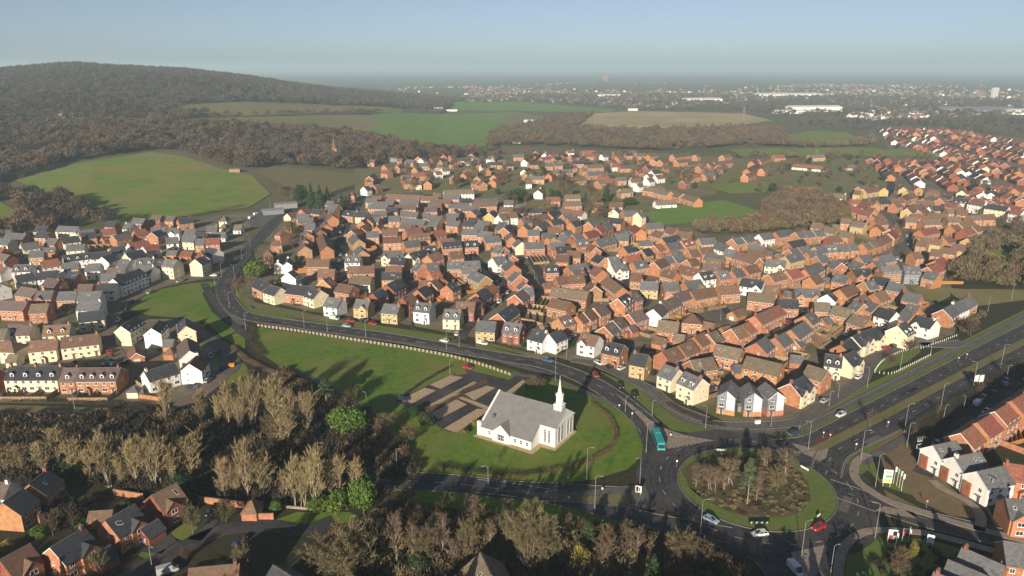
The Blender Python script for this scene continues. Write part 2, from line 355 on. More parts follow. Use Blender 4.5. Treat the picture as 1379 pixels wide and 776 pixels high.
# lawns and verges
LAWN = []
for nm, m, s in (
    ('lawn', 'lawn_grass', '338 440 430 452 540 467 640 484 705 503 745 508 800 530 850 560 870 590 868 612 845 632 800 646 740 652 640 648 560 640 520 608 480 565 430 525 380 495 345 472'),
    ('lawn', 'lawn_grass', '170 415 205 392 255 382 300 378 272 395 285 420 310 440 330 455 330 470 300 455 280 435 240 428 200 425'),
    ('lawn', 'lawn_grass', '290 480 330 490 345 520 310 520 296 500'),
    ('verge', 'verge_grass', '1052 580 1100 554 1170 517 1250 480 1300 457 1400 407 1480 367 1480 430 1400 480 1300 540 1230 585 1160 640 1120 650 1075 612'),
    ('verge', 'verge_grass', '305 372 320 380 325 395 340 415 400 430 480 442 580 455 640 466 600 463 520 452 430 441 360 432 320 418 300 395'),
    ('verge', 'verge_grass', '322 395 332 392 345 408 430 425 520 440 620 455 615 460 520 448 430 434 350 420'),
    ('verge', 'verge_grass', '640 462 700 478 745 490 742 494 690 483 640 468'),
    ('verge', 'dry_verge', '640 455 700 466 730 478 745 480 735 487 690 474 640 462'),
    ('verge', 'verge_grass', '765 482 790 490 830 515 870 550 905 580 960 588 1060 590 1075 570 1060 580 985 582 920 560 880 530 860 522'),
    ('verge', 'verge_grass', '1075 590 1120 556 1200 516 1260 485 1300 465 1379 425 1400 420 1400 432 1379 438 1300 476 1200 525 1110 580 1085 600'),
    ('verge', 'verge_grass', '1150 612 1200 580 1300 525 1379 480 1379 490 1310 530 1230 580 1180 612 1160 640'),
    ('verge', 'verge_grass', '1160 625 1180 612 1215 612 1240 640 1262 680 1230 668 1190 655'),
    ('verge', 'verge_grass', '1140 745 1160 725 1185 717 1260 730 1379 765 1379 776 1379 860 1130 860'),
    ('lawn', 'lawn_grass', '500 645 600 655 700 668 800 690 870 705 830 712 760 700 650 690 560 680'),
    ('lawn', 'lawn_grass', '350 708 400 690 470 690 495 700 470 705 430 705 395 712'),
    ('lawn', 'lawn_grass', '185 748 205 735 222 740 200 755'), ('lawn', 'lawn_grass', '222 720 250 705 280 715 250 730'),
    ('lawn', 'lawn_grass', '115 695 130 690 140 700 120 712'),
    ('verge', 'dry_verge', '-40 545 60 547 200 552 260 556 260 566 140 566 0 566 -40 566'),
    ('verge', 'verge_grass', '1172 488 1205 474 1238 468 1240 474 1222 488 1180 502 1168 500'),
    ('verge', 'verge_grass', '1235 642 1258 636 1275 648 1255 660'),
):
    o, pts = psheet(nm, s, m); LAWN.append(pts)
psheet('bare_earth', '1158 622 1200 585 1235 570 1250 590 1225 612 1262 640 1300 675 1320 700 1280 695 1235 675 1205 640 1180 625', 'bare_earth')
psheet('bare_earth', '1190 660 1250 690 1330 712 1330 725 1250 705 1195 672', 'bare_earth')
RZ = 0.20
def road(s, w, m='asphalt', n=6, kerb=True, z=RZ, name='road'):
    L = wl(s, n); strip(name, L, -w / 2, w / 2, m, z)
    if kerb:
        strip('kerb', L, w / 2 + 0.03, w / 2 + 0.22, 'kerb_stone', z + 0.11, thick=0.12); strip('kerb', L, -w / 2 - 0.22, -w / 2 - 0.03, 'kerb_stone', z + 0.11, thick=0.12)
    return L
# main estate road
MAIN = road('520 246 480 252 430 268 400 280 372 297 345 325 322 352 306 375 302 392 312 412 335 427 420 440 520 454 610 470 680 482 740 493 800 517 850 552 880 582', 8.5)
dashes('centre_line', MAIN, 0, 3, 5, 0.22, RZ + 0.012); dashes('edge_line', MAIN, 3.9, 4, 2.2, 0.12, RZ + 0.012); dashes('edge_line', MAIN, -3.9, 4, 2.2, 0.12, RZ + 0.012)
# approach lanes either side of the paved splitter island
psheet('road', '790 512 815 522 850 550 880 572 930 588 1000 596 1060 596 1100 588 1120 600 1050 610 960 612 900 625 862 636 866 600 855 575 830 545', 'asphalt', z=RZ + 0.004)
psheet('splitter_island', '830 532 850 546 885 575 925 588 958 594 900 605 885 596 868 570', 'paving', z=RZ + 0.10)
for s_ in ('830 532 850 546 885 575 925 588 958 594', '958 594 900 605 885 596 868 570 846 545'): dashes('hatch_line', wl(s_), 0, .8, .7, .3, RZ + .115)
for a_, b_ in (((842, 545), (852, 546)), ((856, 556), (866, 556)), ((868, 566), (880, 569)), ((876, 576), (900, 580)), ((884, 586), (926, 590))): dashes('hatch_line', [gp(*a_), gp(*b_)], 0, 9, .1, .22, RZ + .118)
# roundabout
RC = (69.7, 184.2); RI = 21.6; RO = 33.5
def ring(r, n=72, a0=0, a1=2 * math.pi): return [(RC[0] + r * math.cos(a0 + (a1 - a0) * i / n), RC[1] + r * math.sin(a0 + (a1 - a0) * i / n)) for i in range(n + 1)]
strip('road', ring(27.5), -6.2, 6.4, 'asphalt', RZ + 0.008)
strip('kerb', ring(RI), -0.25, 0.0, 'kerb_stone', RZ + 0.14, thick=0.14)
sheet('roundabout_island', ring(RI - 0.2)[:-1], 'verge_grass', z=RZ + 0.15)
sheet('island_scrub', [(RC[0] - 1.6 + (17.4 + 1.2 * math.sin(3 * a) + random.uniform(-.8, .8)) * math.cos(a), RC[1] + 1.0 + (17.6 + 1.1 * math.cos(2 * a)) * math.sin(a)) for a in np.linspace(0, 2 * math.pi, 40)[:-1]], 'rough_ground', z=RZ + 0.17)
dashes('lane_line', ring(27.0), 0, 2.2, 4.5, 0.2, RZ + 0.02)
# west road
WEST = road('400 648 500 647 600 651 680 660 760 664 820 668 870 668', 9.0); dashes('centre_line', WEST, 0, 3, 5, 0.2, RZ + 0.012)
W2 = road('640 655 700 662 780 678 860 698 930 712 985 722', 6.5, z=RZ + 0.003)
psheet('splitter_island', '672 661 760 666 835 656 868 655 885 688 840 686 760 676', 'worn_asphalt', z=RZ + 0.10)  # darker asphalt colour stands in for the shadow on this paved island
psheet('verge', '745 668 800 670 840 666 850 680 800 678', 'dry_verge', z=RZ + 0.12)
# dual carriageway to the north-east
DCN = road('1050 602 1090 597 1120 584 1180 552 1250 515 1330 472 1400 436 1460 404', 8.6, n=8)
DCS = road('1112 640 1120 615 1140 600 1200 571 1270 533 1340 494 1400 462 1480 420', 8.6, n=8)
strip('verge', wl('1098 606 1120 596 1190 560 1260 523 1330 486 1400 450 1470 414', 8), -1.7, 1.7, 'dry_verge', RZ + 0.12, thick=0.1)
psheet('splitter_island', '1066 598 1096 605 1118 597 1112 618 1104 622 1082 612', 'paving', z=RZ + 0.11)
for L in (DCN, DCS): dashes('lane_line', L, 0, 2.5, 6.5, 0.18, RZ + 0.012); dashes('edge_line', L, 4.0, 60, .1, 0.12, RZ + 0.012); dashes('edge_line', L, -4.0, 60, .1, 0.12, RZ + 0.012)
psheet('red_surface', '1092 594 1118 582 1132 588 1104 600', 'red_surface', z=RZ + 0.016)
# roads leaving south-east and south
SE = road('1112 655 1150 668 1190 682 1240 698 1300 713 1400 737 1500 760', 8.5); dashes('centre_line', SE, 0, 2, 4, 0.15, RZ + 0.012)
SO = road('1030 738 1050 752 1075 785 1090 830 1095 880', 13); 
psheet('road', '1120 690 1150 680 1170 690 1150 715 1120 750 1112 800 1080 800 1060 760 1085 735', 'asphalt', z=RZ + 0.006)
psheet('splitter_island', '1065 745 1090 740 1110 735 1100 776 1095 800 1075 776', 'paving', z=RZ + 0.10)
strip('footpath', wl('1128 780 1133 745 1150 725 1172 716 1215 716 1260 722 1330 741 1400 760'), -1.2, 1.2, 'paving', RZ + 0.13, thick=0.1)
strip('footpath', wl('1168 612 1152 625 1152 645 1172 662 1205 680 1250 694 1320 714 1400 734'), -1.3, 1.3, 'paving', RZ + 0.13, thick=0.1)
strip('footpath', wl('1160 625 1190 608 1240 578 1310 535 1379 495 1420 470'), -1.5, 1.5, 'worn_asphalt', RZ + 0.10)
psheet('paving', '1206 680 1230 690 1190 683 1175 690 1200 694 1235 700', 'paving', z=RZ + 0.11)
# cycle path beside the carriageway, with its painted dots
CYC = wl('870 528 905 555 940 572 1000 580 1065 582 1085 575 1130 553 1190 522 1260 486 1330 452 1400 416', 8); strip('footpath', CYC, -1.6, 1.6, 'worn_asphalt', RZ + 0.06); dashes('path_line', CYC, 0.9, 1.0, 0.8, 0.2, RZ + 0.075)
# service roads
SV = road('960 572 1000 574 1068 570 1100 552 1140 528 1158 515 1166 500 1172 486 1200 474 1230 466 1255 464', 5.0, 'worn_asphalt'); SV2 = road('1240 464 1275 465 1300 462', 7, 'worn_asphalt')
SV3 = road('770 485 800 490 850 512 880 528 905 548 950 566', 5.0, 'worn_asphalt')
strip('footpath', wl('690 505 745 512 790 530 830 548'), -1.4, 1.4, 'worn_asphalt', RZ + 0.06); strip('footpath', wl('420 447 540 462 640 478 690 492 745 505'), -1.3, 1.3, 'worn_asphalt', RZ + 0.06)
STREETS = []; STREET_OK = {0, 1, 2, 3, 4, 5, 6, 7, 9, 10, 11, 13, 14}
for s, w, m in (('618 458 630 440 652 420 676 400 680 388 665 368 645 352 630 335 610 315', 5.5, 'asphalt'), ('676 340 698 330 712 345 728 370 735 392', 5, 'asphalt'),
                ('748 476 777 456 804 441 838 424 868 409 866 396 846 380 825 352 800 335 770 318', 5.5, 'asphalt'), ('450 382 452 350 458 325 468 300 480 280 490 262', 6.5, 'asphalt'),
                ('398 412 420 400 445 385 470 372 500 365', 4.5, 'asphalt'), ('905 470 966 461 1014 454 1052 436 1078 418 1100 404 1130 398', 5, 'asphalt'),
                ('1180 270 1195 290 1222 310 1227 322 1212 336 1206 356 1215 380', 6, 'worn_asphalt'), ('1190 200 1195 230 1200 250 1188 270', 7, 'asphalt'), ('995 202 992 225 975 250', 7, 'asphalt'),
                ('250 376 205 390 165 412 148 440 152 470 170 490', 6, 'brown_block_paving'), ('300 374 275 374 250 376', 6, 'worn_asphalt'), ('302 505 312 490 296 465 275 455', 7, 'worn_asphalt'), ('240 548 270 530 300 505', 7, 'brown_block_paving'),
                ('0 500 60 498 150 495 185 480 190 455', 5, 'asphalt'), ('1242 640 1270 605 1300 568 1340 535 1379 505 1420 480', 5.5, 'asphalt'), ('274 382 285 400 300 420 315 438 335 455', 4, 'asphalt'),
                ('100 830 180 773 224 749 264 729 294 717 320 711 357 709 410 714 450 702', 5.6, 'asphalt'), ('262 728 278 710 286 700', 4, 'asphalt'), ('200 745 215 730 232 722', 7, 'asphalt'),
                ('494 548 494 580 497 640', 3.4, 'asphalt'), ('800 470 840 475 862 470 905 470', 4.5, 'asphalt'), ('920 395 960 405 985 425 1010 440', 5, 'asphalt'), ('330 500 380 500 430 515 485 550', 2.4, 'worn_asphalt')):
    road(s, w, m, kerb=False, z=RZ - 0.03); STREETS.append(s)
strip('footpath', wl('1318 716 1320 695 1302 676 1270 660 1255 648'), -1.3, 1.3, 'paving', RZ + 0.13); strip('footpath', wl('330 400 345 412 420 428 470 436', 6), -1.5, 1.5, 'brown_block_paving', RZ + 0.02)
psheet('paving', '300 418 318 424 336 440 320 438', 'worn_asphalt', z=RZ + 0.02)
# church car park
T6 = lambda s: ' '.join('%f %f' % (430 + x / 3.5276, 440 + y / 3.5276) for x, y in PX(s))
psheet('car_park', T6('360 350 640 225 700 205 900 255 965 215 1010 235 900 320 860 330 770 440 650 508 590 492 490 425'), 'asphalt', z=0.16)
for s in ('525 278 625 232 682 243 575 297', '390 345 500 292 555 305 440 368', '495 388 735 262 765 275 515 402', '690 322 795 282 838 292 735 352', '535 412 652 347 702 372 565 442', '590 487 750 392 812 395 652 506', '655 340 680 335 822 388 800 400', '880 320 965 255 985 262 905 325'):
    psheet('parking_bay', T6(s), 'tan_paving', z=0.175)
psheet('lawn', T6('640 215 690 208 705 225 650 232'), 'lawn_grass', z=0.18)
psheet('parking_court', '950 412 985 416 992 430 972 436 950 424', 'worn_asphalt', z=0.12); psheet('parking_court', '945 410 985 416 986 420 945 414', 'paving', z=0.14)
psheet('yard', '330 296 345 283 385 276 400 282 370 298 350 308', 'worn_asphalt', z=0.12)
psheet('driveway', '1320 560 1379 520 1379 535 1340 570', 'worn_asphalt', z=0.14)

# tracks worn by tyres, and trench repairs
for L_, offs in ((MAIN, (-2.9, -1.2, 1.2, 2.9)), (DCN, (-2.8, -1.2, 1.3, 2.9)), (DCS, (-2.8, -1.2, 1.3, 2.9)), (ring(27.0), (-3.4, -1.8, 1.8, 3.4)), (SE, (-2.8, -1.2, 1.3, 2.8)), (WEST, (-2.8, -1.2, 1.3, 2.8))):
    for k_, o_ in enumerate(offs): strip('tyre_track', L_, o_ - .28, o_ + .28, 'polished_asphalt', RZ + 0.0095)
for a_, b_, w_ in (((700, 486), (722, 490), 1.2), ((560, 461), (575, 463), 2.5), ((1215, 533), (1240, 520), 1.6), ((1165, 598), (1185, 588), 2.2), ((1005, 602), (1040, 602), 2.0), ((900, 690), (925, 705), 1.8), ((1135, 690), (1142, 670), 2.4), ((360, 433), (380, 436), 2)):
    strip('road_patch', [gp(*a_), gp(*b_)], -w_ / 2, w_ / 2, 'worn_asphalt' if w_ > 2 else 'tyre_rubber', RZ + 0.0107)
# ------------------------------------------------------------------ houses
WALL = dict(o=('orange_brick', 'orange brick'), r=('red_brick', 'red brick'), t=('tan_brick', 'tan brick'), y=('yellow_stone', 'buff stone'), w=('white_render', 'white'), c=('cream_render', 'cream'), g=('grey_cladding', 'grey clad'))
ROOF = dict(s=('slate_tiles', 'grey slate'), d=('dark_slate', 'dark slate'), b=('brown_tiles', 'brown tiled'), p=('mauve_tiles', 'mauve grey'), r=('red_tiles', 'red tiled'), t=('tan_tiles', 'tan tiled'), k=('tan_tiles', 'tan grey'))
def window_mesh(w=1.15, h=1.25):
    m = MB(); f = 0.09
    m.box(-w / 2, -0.05, 0, -w / 2 + f, 0.02, h, 0); m.box(w / 2 - f, -0.05, 0, w / 2, 0.02, h, 0)
    m.box(-w / 2 + f, -0.05, 0, w / 2 - f, 0.02, f, 0); m.box(-w / 2 + f, -0.05, h - f, w / 2 - f, 0.02, h, 0)
    m.box(-0.035, -0.045, f, 0.035, 0.02, h - f, 0); m.box(-w / 2 - 0.06, -0.10, -0.09, w / 2 + 0.06, 0.02, -0.003, 0)
    m.box(-w / 2 + f, -0.015, f, w / 2 - f, 0.01, h - f, 1); return m.data('window', ['white_trim', 'window_glass'])
def door_mesh(w=0.95, h=2.05):
    m = MB(); m.box(-w / 2, -0.05, 0, w / 2, 0.02, h, 0); m.box(-w / 2 - 0.09, -0.08, 0, -w / 2 - 0.003, 0.02, h + 0.09, 1); m.box(w / 2 + 0.003, -0.08, 0, w / 2 + 0.09, 0.02, h + 0.09, 1)
    m.box(-w / 2 - 0.35, -0.75, h + 0.15, w / 2 + 0.35, 0.02, h + 0.27, 0); m.box(-0.2, -0.07, 1.35, 0.2, -0.052, 1.8, 2); return m.data('door', ['grey_door', 'white_trim', 'window_glass'])
def gdoor_mesh(w=2.3, h=2.0):
    m = MB(); m.box(-w / 2, -0.05, 0, w / 2, 0.02, h, 0)
    for i in range(1, 4): m.box(-w / 2, -0.07, h * i / 4 - 0.02, w / 2, -0.052, h * i / 4 + 0.02, 0)
    return m.data('garage_door', ['garage_door'])
DOOR2 = MB(); DOOR2.box(-.47, -.05, 0, .47, .02, 2.0, 0); DOOR2.box(-.2, -.07, 1.3, .2, -.052, 1.75, 1); DOOR2 = DOOR2.data('door', ['grey_door', 'window_glass'])
WIN = window_mesh(); WINB = window_mesh(1.75, 1.25); WINS = window_mesh(0.75, 0.95); DOOR = door_mesh(); GDOOR = gdoor_mesh()
def gable_walls(mb, L, Wd, e, rz, mi=0):
    x = L / 2; y = Wd / 2
    mb.poly([(-x, -y, 0), (x, -y, 0), (x, y, 0), (-x, y, 0), (-x, -y, e), (x, -y, e), (x, y, e), (-x, y, e), (-x, 0, rz), (x, 0, rz)],
            [(0, 1, 5, 4), (2, 3, 7, 6), (1, 2, 6, 9, 5), (3, 0, 4, 8, 7)], mi)
def slab(mb, q, th, mi=0):
    n = (Vector(q[1]) - Vector(q[0])).cross(Vector(q[3]) - Vector(q[0])).normalized() * th
    lo = [tuple(Vector(p)) for p in q]; hi = [tuple(Vector(p) + n) for p in q]
    mb.poly(lo + hi, [(3, 2, 1, 0), (4, 5, 6, 7), (0, 1, 5, 4), (1, 2, 6, 5), (2, 3, 7, 6), (3, 0, 4, 7)], mi)
def gable_roof(mb, L, Wd, e, rz, ov=0.28, th=0.16, mi=0):
    x = L / 2 + 0.18; y = Wd / 2; sl_ = (rz - e) / y; yo = y + ov; ze = e - sl_ * ov
    slab(mb, [(-x, -yo, ze), (x, -yo, ze), (x, 0, rz), (-x, 0, rz)], th, mi); slab(mb, [(x, yo, ze), (-x, yo, ze), (-x, 0, rz), (x, 0, rz)], th, mi)
def hip_roof(mb, L, Wd, e, rz, ov=0.3, mi=0):
    x = L / 2 + ov; y = Wd / 2 + ov; r = max(0.05, L / 2 - Wd / 2 * 0.95); z = e - 0.1; t = rz + 0.15
    mb.poly([(-x, -y, z), (x, -y, z), (x, y, z), (-x, y, z), (-r, 0, t), (r, 0, t)], [(0, 1, 5, 4), (1, 2, 5), (2, 3, 4, 5), (3, 0, 4), (3, 2, 1, 0)], mi)
HOUSES = []
def house(px1, py1, px2, py2, wc, rc, opts, block, gidx=0):
    o = {}
    for k in opts: o[k[0]] = float(k[1:]) if len(k) > 1 else 1.0
    garage = 'h' in o; Wd = o.get('w', 5.6 if garage else 8.3); e = o.get('e', 2.4 if garage else 5.0); pit = o.get('p', 0.78)
    rz = e + pit * Wd / 2
    a = gp(px1, py1, rz); b = gp(px2, py2, rz); L = math.hypot(b[0] - a[0], b[1] - a[1]); ang = math.atan2(b[1] - a[1], b[0] - a[0])
    cx, cy = (a[0] + b[0]) / 2, (a[1] + b[1]) / 2; L = max(L, 4.0 if garage else 5.5)
    # front (-y) towards the camera
    if (-(-math.sin(ang)) * (-cx) + -(math.cos(ang)) * (-cy)) < 0: ang += math.pi
    dist = math.hypot(cx, cy); z0 = h1(cx, cy)
    t = empty('garage' if garage else ('terrace' if L > 14.5 else ('bungalow' if e < 3.5 else 'house')), (cx, cy, z0), ang)
    hip = 'H' in o
    mb = MB(); near = dist < 470
    if hip: mb.box(-L / 2, -Wd / 2, -0.4, L / 2, Wd / 2, e - 0.02)
    else:
        gable_walls(mb, L, Wd, e, rz - 0.02)
    wm = WALL[wc][0]
    cams = Vector((-cx, -cy)); ca, sa = math.cos(-ang), math.sin(-ang); lc = (cams.x * ca - cams.y * sa, cams.x * sa + cams.y * ca)
    side = 1 if lc[0] > 0 else -1       # which gable end is in view
    wins = []
    rs = random.Random(int(px1 * 31 + py1 * 7))
    nst = 1 if e < 3.5 else (2 if e < 5.8 else 3)
    if not garage:
        nc = max(2, int(L / 2.7)); dx = L / nc
        dpos = [i for i in range(nc) if i % 3 == 1]
        for st in range(nst):
            zz = 0.95 + st * 2.45
            for i in range(nc):
                x = -L / 2 + dx * (i + 0.5)
                if st == 0 and i in dpos: wins.append(('d', x, -Wd / 2, 0, 0)); continue
                if nst > 1 or i % 2 == 0: wins.append(('b' if st == 0 and rs.random() < .5 else 'w', x, -Wd / 2, zz, 0))
        if not hip:
            for st in range(nst):
                if rs.random() < 0.6: wins.append(('s', side * L / 2, rs.choice([-1.2, 0, 1.2]), 1.1 + st * 2.45, side))
    elif rs.random() < 0.7: wins.append(('g', side * L / 2, 0, 0, side))
    if not near:
        for k, x, y, z, sd in wins:      # too far off to be more than dots: painted joinery flush in the wall
            w_, h_ = (1.0, 2.0) if k == 'd' else ((2.2, 1.9) if k == 'g' else (1.2, 1.25))
            mi = 1 if k in 'wbg' else 2
            if sd == 0: mb.face([(x - w_ / 2, y - .04, z), (x + w_ / 2, y - .04, z), (x + w_ / 2, y - .04, z + h_), (x - w_ / 2, y - .04, z + h_)], mi); mb.face([(x - w_ / 2 + .2, y - .06, z + .2), (x + w_ / 2 - .2, y - .06, z + .2), (x + w_ / 2 - .2, y - .06, z + h_ - .2), (x - w_ / 2 + .2, y - .06, z + h_ - .2)], 2)
    mb.build('wall', [wm, 'white_trim', 'window_glass'], t)
    if near:
        for k, x, y, z, sd in wins:
            me = {'w': WIN, 'b': WINB, 's': WINS, 'd': DOOR, 'g': GDOOR}[k]; nm = {'d': 'door', 'g': 'garage_door'}.get(k, 'window')
            w_ = link(nm, me, t)
            if sd == 0: w_.location = (x, y, z)
            else: w_.location = (x, y, z); w_.rotation_euler = (0, 0, math.pi / 2 * sd)
    rb = MB()
    if hip: hip_roof(rb, L, Wd, e, rz)
    else:
        gable_roof(rb, L, Wd, e, rz); rb.box(-L / 2 - .2, -0.14, rz + 0.11, L / 2 + .2, 0.14, rz + 0.24, 1)
        if wc in 'wc' or rs.random() < 0.4:    # white bargeboards
            for sx in (-1, 1):
                for sy in (-1, 1):
                    y_ = Wd / 2 + 0.28; ze = e - (rz - e) / (Wd / 2) * 0.28; X = sx * (L / 2 + 0.2)
                    rb.face([(X, sy * y_, ze - 0.12), (X, 0, rz - 0.12), (X, 0, rz + 0.16), (X, sy * y_, ze + 0.14)], 2)
    if nst > 1 and not garage:
        for sy in (-1, 1): rb.box(-L / 2, sy * (Wd / 2 + 0.20) - 0.07, e - 0.30, L / 2, sy * (Wd / 2 + 0.20) + 0.07, e - 0.20, 2 if rs.random() < .6 else 3)
    roof = rb.build('roof', [ROOF[rc][0], 'ridge_tiles', 'white_trim', 'sign_black'], t)
    if not garage and nst > 1:
        nch = int(o.get('C', 1 if rs.random() < 0.55 else 0))
        for i in range(nch):
            x = (L / 2 - 0.7) * (1 if nch == 1 and rs.random() < .5 else -1) if nch < 3 else -L / 2 + 0.6 + (L - 1.2) * i / (nch - 1)
            if nch == 2 and i == 1: x = L / 2 - 0.7
            c = MB(); c.box(x - 0.35, -0.5, rz - 0.6, x + 0.35, 0.5, rz + 1.1); c.box(x - 0.42, -0.57, rz + 1.103, x + 0.42, 0.57, rz + 1.22, 1)
            for yy in (-0.25, 0.25): c.lathe([(0.12, rz + 1.2), (0.1, rz + 1.6), (0.0, rz + 1.6)], 6, (x, yy), 1)
            c.build('chimney', ['red_brick' if wc in 'or' else ('orange_brick' if wc in 'tyc' else wm), 'ridge_tiles'], roof)
    sl_ = (rz - e) / (Wd / 2)
    for i in range(int(o.get('D', 0))):
        n_ = int(o['D']); x = -L / 2 + L * (i + 0.5) / n_ + (0.2 if n_ > 2 else 0); y0 = -Wd / 2 + 0.9; zb = e + sl_ * 0.9; hh = 1.35
        dm = MB(); yb = y0 + (hh + 0.5) / sl_
        dm.poly([(x - .7, y0, zb), (x + .7, y0, zb), (x + .7, y0, zb + hh), (x, y0, zb + hh + .5), (x - .7, y0, zb + hh), (x - .7, y0 + hh / sl_, zb + hh), (x + .7, y0 + hh / sl_, zb + hh)], [(0, 1, 2, 3, 4), (0, 4, 5), (1, 6, 2)], 0)
        for sx in (-1, 1): slab(dm, [(x + sx * .85, y0 - .15, zb + hh - .1), (x, y0 - .15, zb + hh + .5), (x, yb + .1, zb + hh + .5), (x + sx * .85, yb - .4, zb + hh - .1)][::-sx], 0.08, 1)
        dm.box(x - .48, y0 - .05, zb + .2, x + .48, y0 - .01, zb + hh, 2); dm.box(x - .4, y0 - .07, zb + .28, x + .4, y0 - .052, zb + hh - .1, 3)
        dm.build('dormer', ['white_render', ROOF[rc][0], 'white_trim', 'window_glass'], roof)
    ng = int(o.get('G', 0))
    for i in range(ng):
        wg = min(4.4, L / (ng + .4)); x = (-L / 2 + wg / 2 + 0.4 if ng == 1 else -L / 2 + wg / 2 + 0.3 + (L - wg - 0.6) * i / (ng - 1))
        if ng == 1 and rs.random() < 0.5: x = -x
        y0 = -Wd / 2 - 0.7; eg = e - 0.25; rg = eg + wg / 2 * 0.95; yb = min(0, -Wd / 2 + (rg - e) / sl_ + 0.2)
        gw = MB(); gw.poly([(x - wg / 2, y0, 0), (x + wg / 2, y0, 0), (x + wg / 2, y0, eg), (x, y0, rg), (x - wg / 2, y0, eg), (x - wg / 2, -Wd / 2, 0), (x + wg / 2, -Wd / 2, 0), (x + wg / 2, -Wd / 2 + .3, eg), (x - wg / 2, -Wd / 2 + .3, eg)], [(0, 1, 2, 3, 4), (5, 0, 4, 8), (1, 6, 7, 2)])
        g = gw.build('front_gable', {'s': wm}.get('x', 'cream_render' if (wc == 'o' and 'X' in o) else wm), t)
        gr = MB()
        for sx in (-1, 1): slab(gr, [(x + sx * (wg / 2 + .22), y0 - .2, eg - .2), (x, y0 - .2, rg), (x, yb, rg), (x + sx * (wg / 2 + .22), -Wd / 2 + .5, eg - .2)][::-sx], 0.12)
        gr.build('gable_roof', ROOF[rc][0], g)
        if near:
            for st in range(min(nst, 2)): link('window', WINB, g, (x, y0, 0.9 + 2.45 * st))
    if near and not garage and not hip:
        if 'D' not in o and rs.random() < .45:       # roof windows
            for i in range(rs.choice([1, 1, 2])):
                x = rs.uniform(-L / 2 + 1.2, L / 2 - 1.2); t0 = rs.uniform(.35, .6); f = lambda t, up: (-Wd / 2 * (1 - t), e + (rz - e) * t + .16 / math.cos(math.atan(sl_)) + up)
                q = MB(); (ya, za), (yb_, zb_) = f(t0, .03), f(t0 + .2, .03); q.face([(x - .4, ya, za), (x + .4, ya, za), (x + .4, yb_, zb_), (x - .4, yb_, zb_)], 0); (ya, za), (yb_, zb_) = f(t0 + .02, .06), f(t0 + .18, .06); q.face([(x - .31, ya, za), (x + .31, ya, za), (x + .31, yb_, zb_), (x - .31, yb_, zb_)], 1)
                q.build('roof_window', ['white_trim', 'window_glass'], roof)
        dd = [w for w in wins if w[0] == 'd']
        if dd and not ng and nst > 1 and rs.random() < .4:
            x = dd[0][1]; q = MB(); y0 = -Wd / 2 - 1.2
            q.poly([(x - .9, y0, 0), (x + .9, y0, 0), (x + .9, y0, 2.3), (x, y0, 3.0), (x - .9, y0, 2.3), (x - .9, -Wd / 2, 0), (x + .9, -Wd / 2, 0), (x + .9, -Wd / 2, 2.3), (x - .9, -Wd / 2, 2.3)], [(0, 1, 2, 3, 4), (5, 0, 4, 8), (1, 6, 7, 2)]); po = q.build('porch', wm, t)
            q = MB()
            for sx in (-1, 1): slab(q, [(x + sx * 1.1, y0 - .15, 2.15), (x, y0 - .15, 3.0), (x, -Wd / 2 - .003, 3.0), (x + sx * 1.1, -Wd / 2 - .003, 2.15)][::-sx], .09)
            q.build('porch_roof', ROOF[rc][0], po); link('door', DOOR2, po, (x, y0, 0))
    cls = (('garage' if garage else t.name.split('.')[0].replace('_', ' ')), wc, rc)
    HOUSES.append(dict(o=t, x=(px1 + px2) / 2, y=(py1 + py2) / 2, wc=wc, rc=rc, o_=o, block=block, L=L, cx=cx, cy=cy, Wd=Wd, kind=cls[0], ang=ang, dist=dist, e=e))
    return t
def load(txt):
    block = ''; ox = oy = 0; s = 7.606
    for ln in txt.strip().splitlines():
        ln = ln.strip()
        if not ln: continue
        if ln[0] == '@':
            p = ln[1:].split(None, 3); ox, oy, s = float(p[0]), float(p[1]), float(p[2]); block = p[3]; continue
        for it in ln.split(';'):
            q = it.split()
            if len(q) < 5: continue
            a = [float(v) for v in q[:4]]
            house(ox + a[0] / s, oy + a[1] / s, ox + a[2] / s, oy + a[3] / s, q[4][0], q[4][1], q[5:], block)
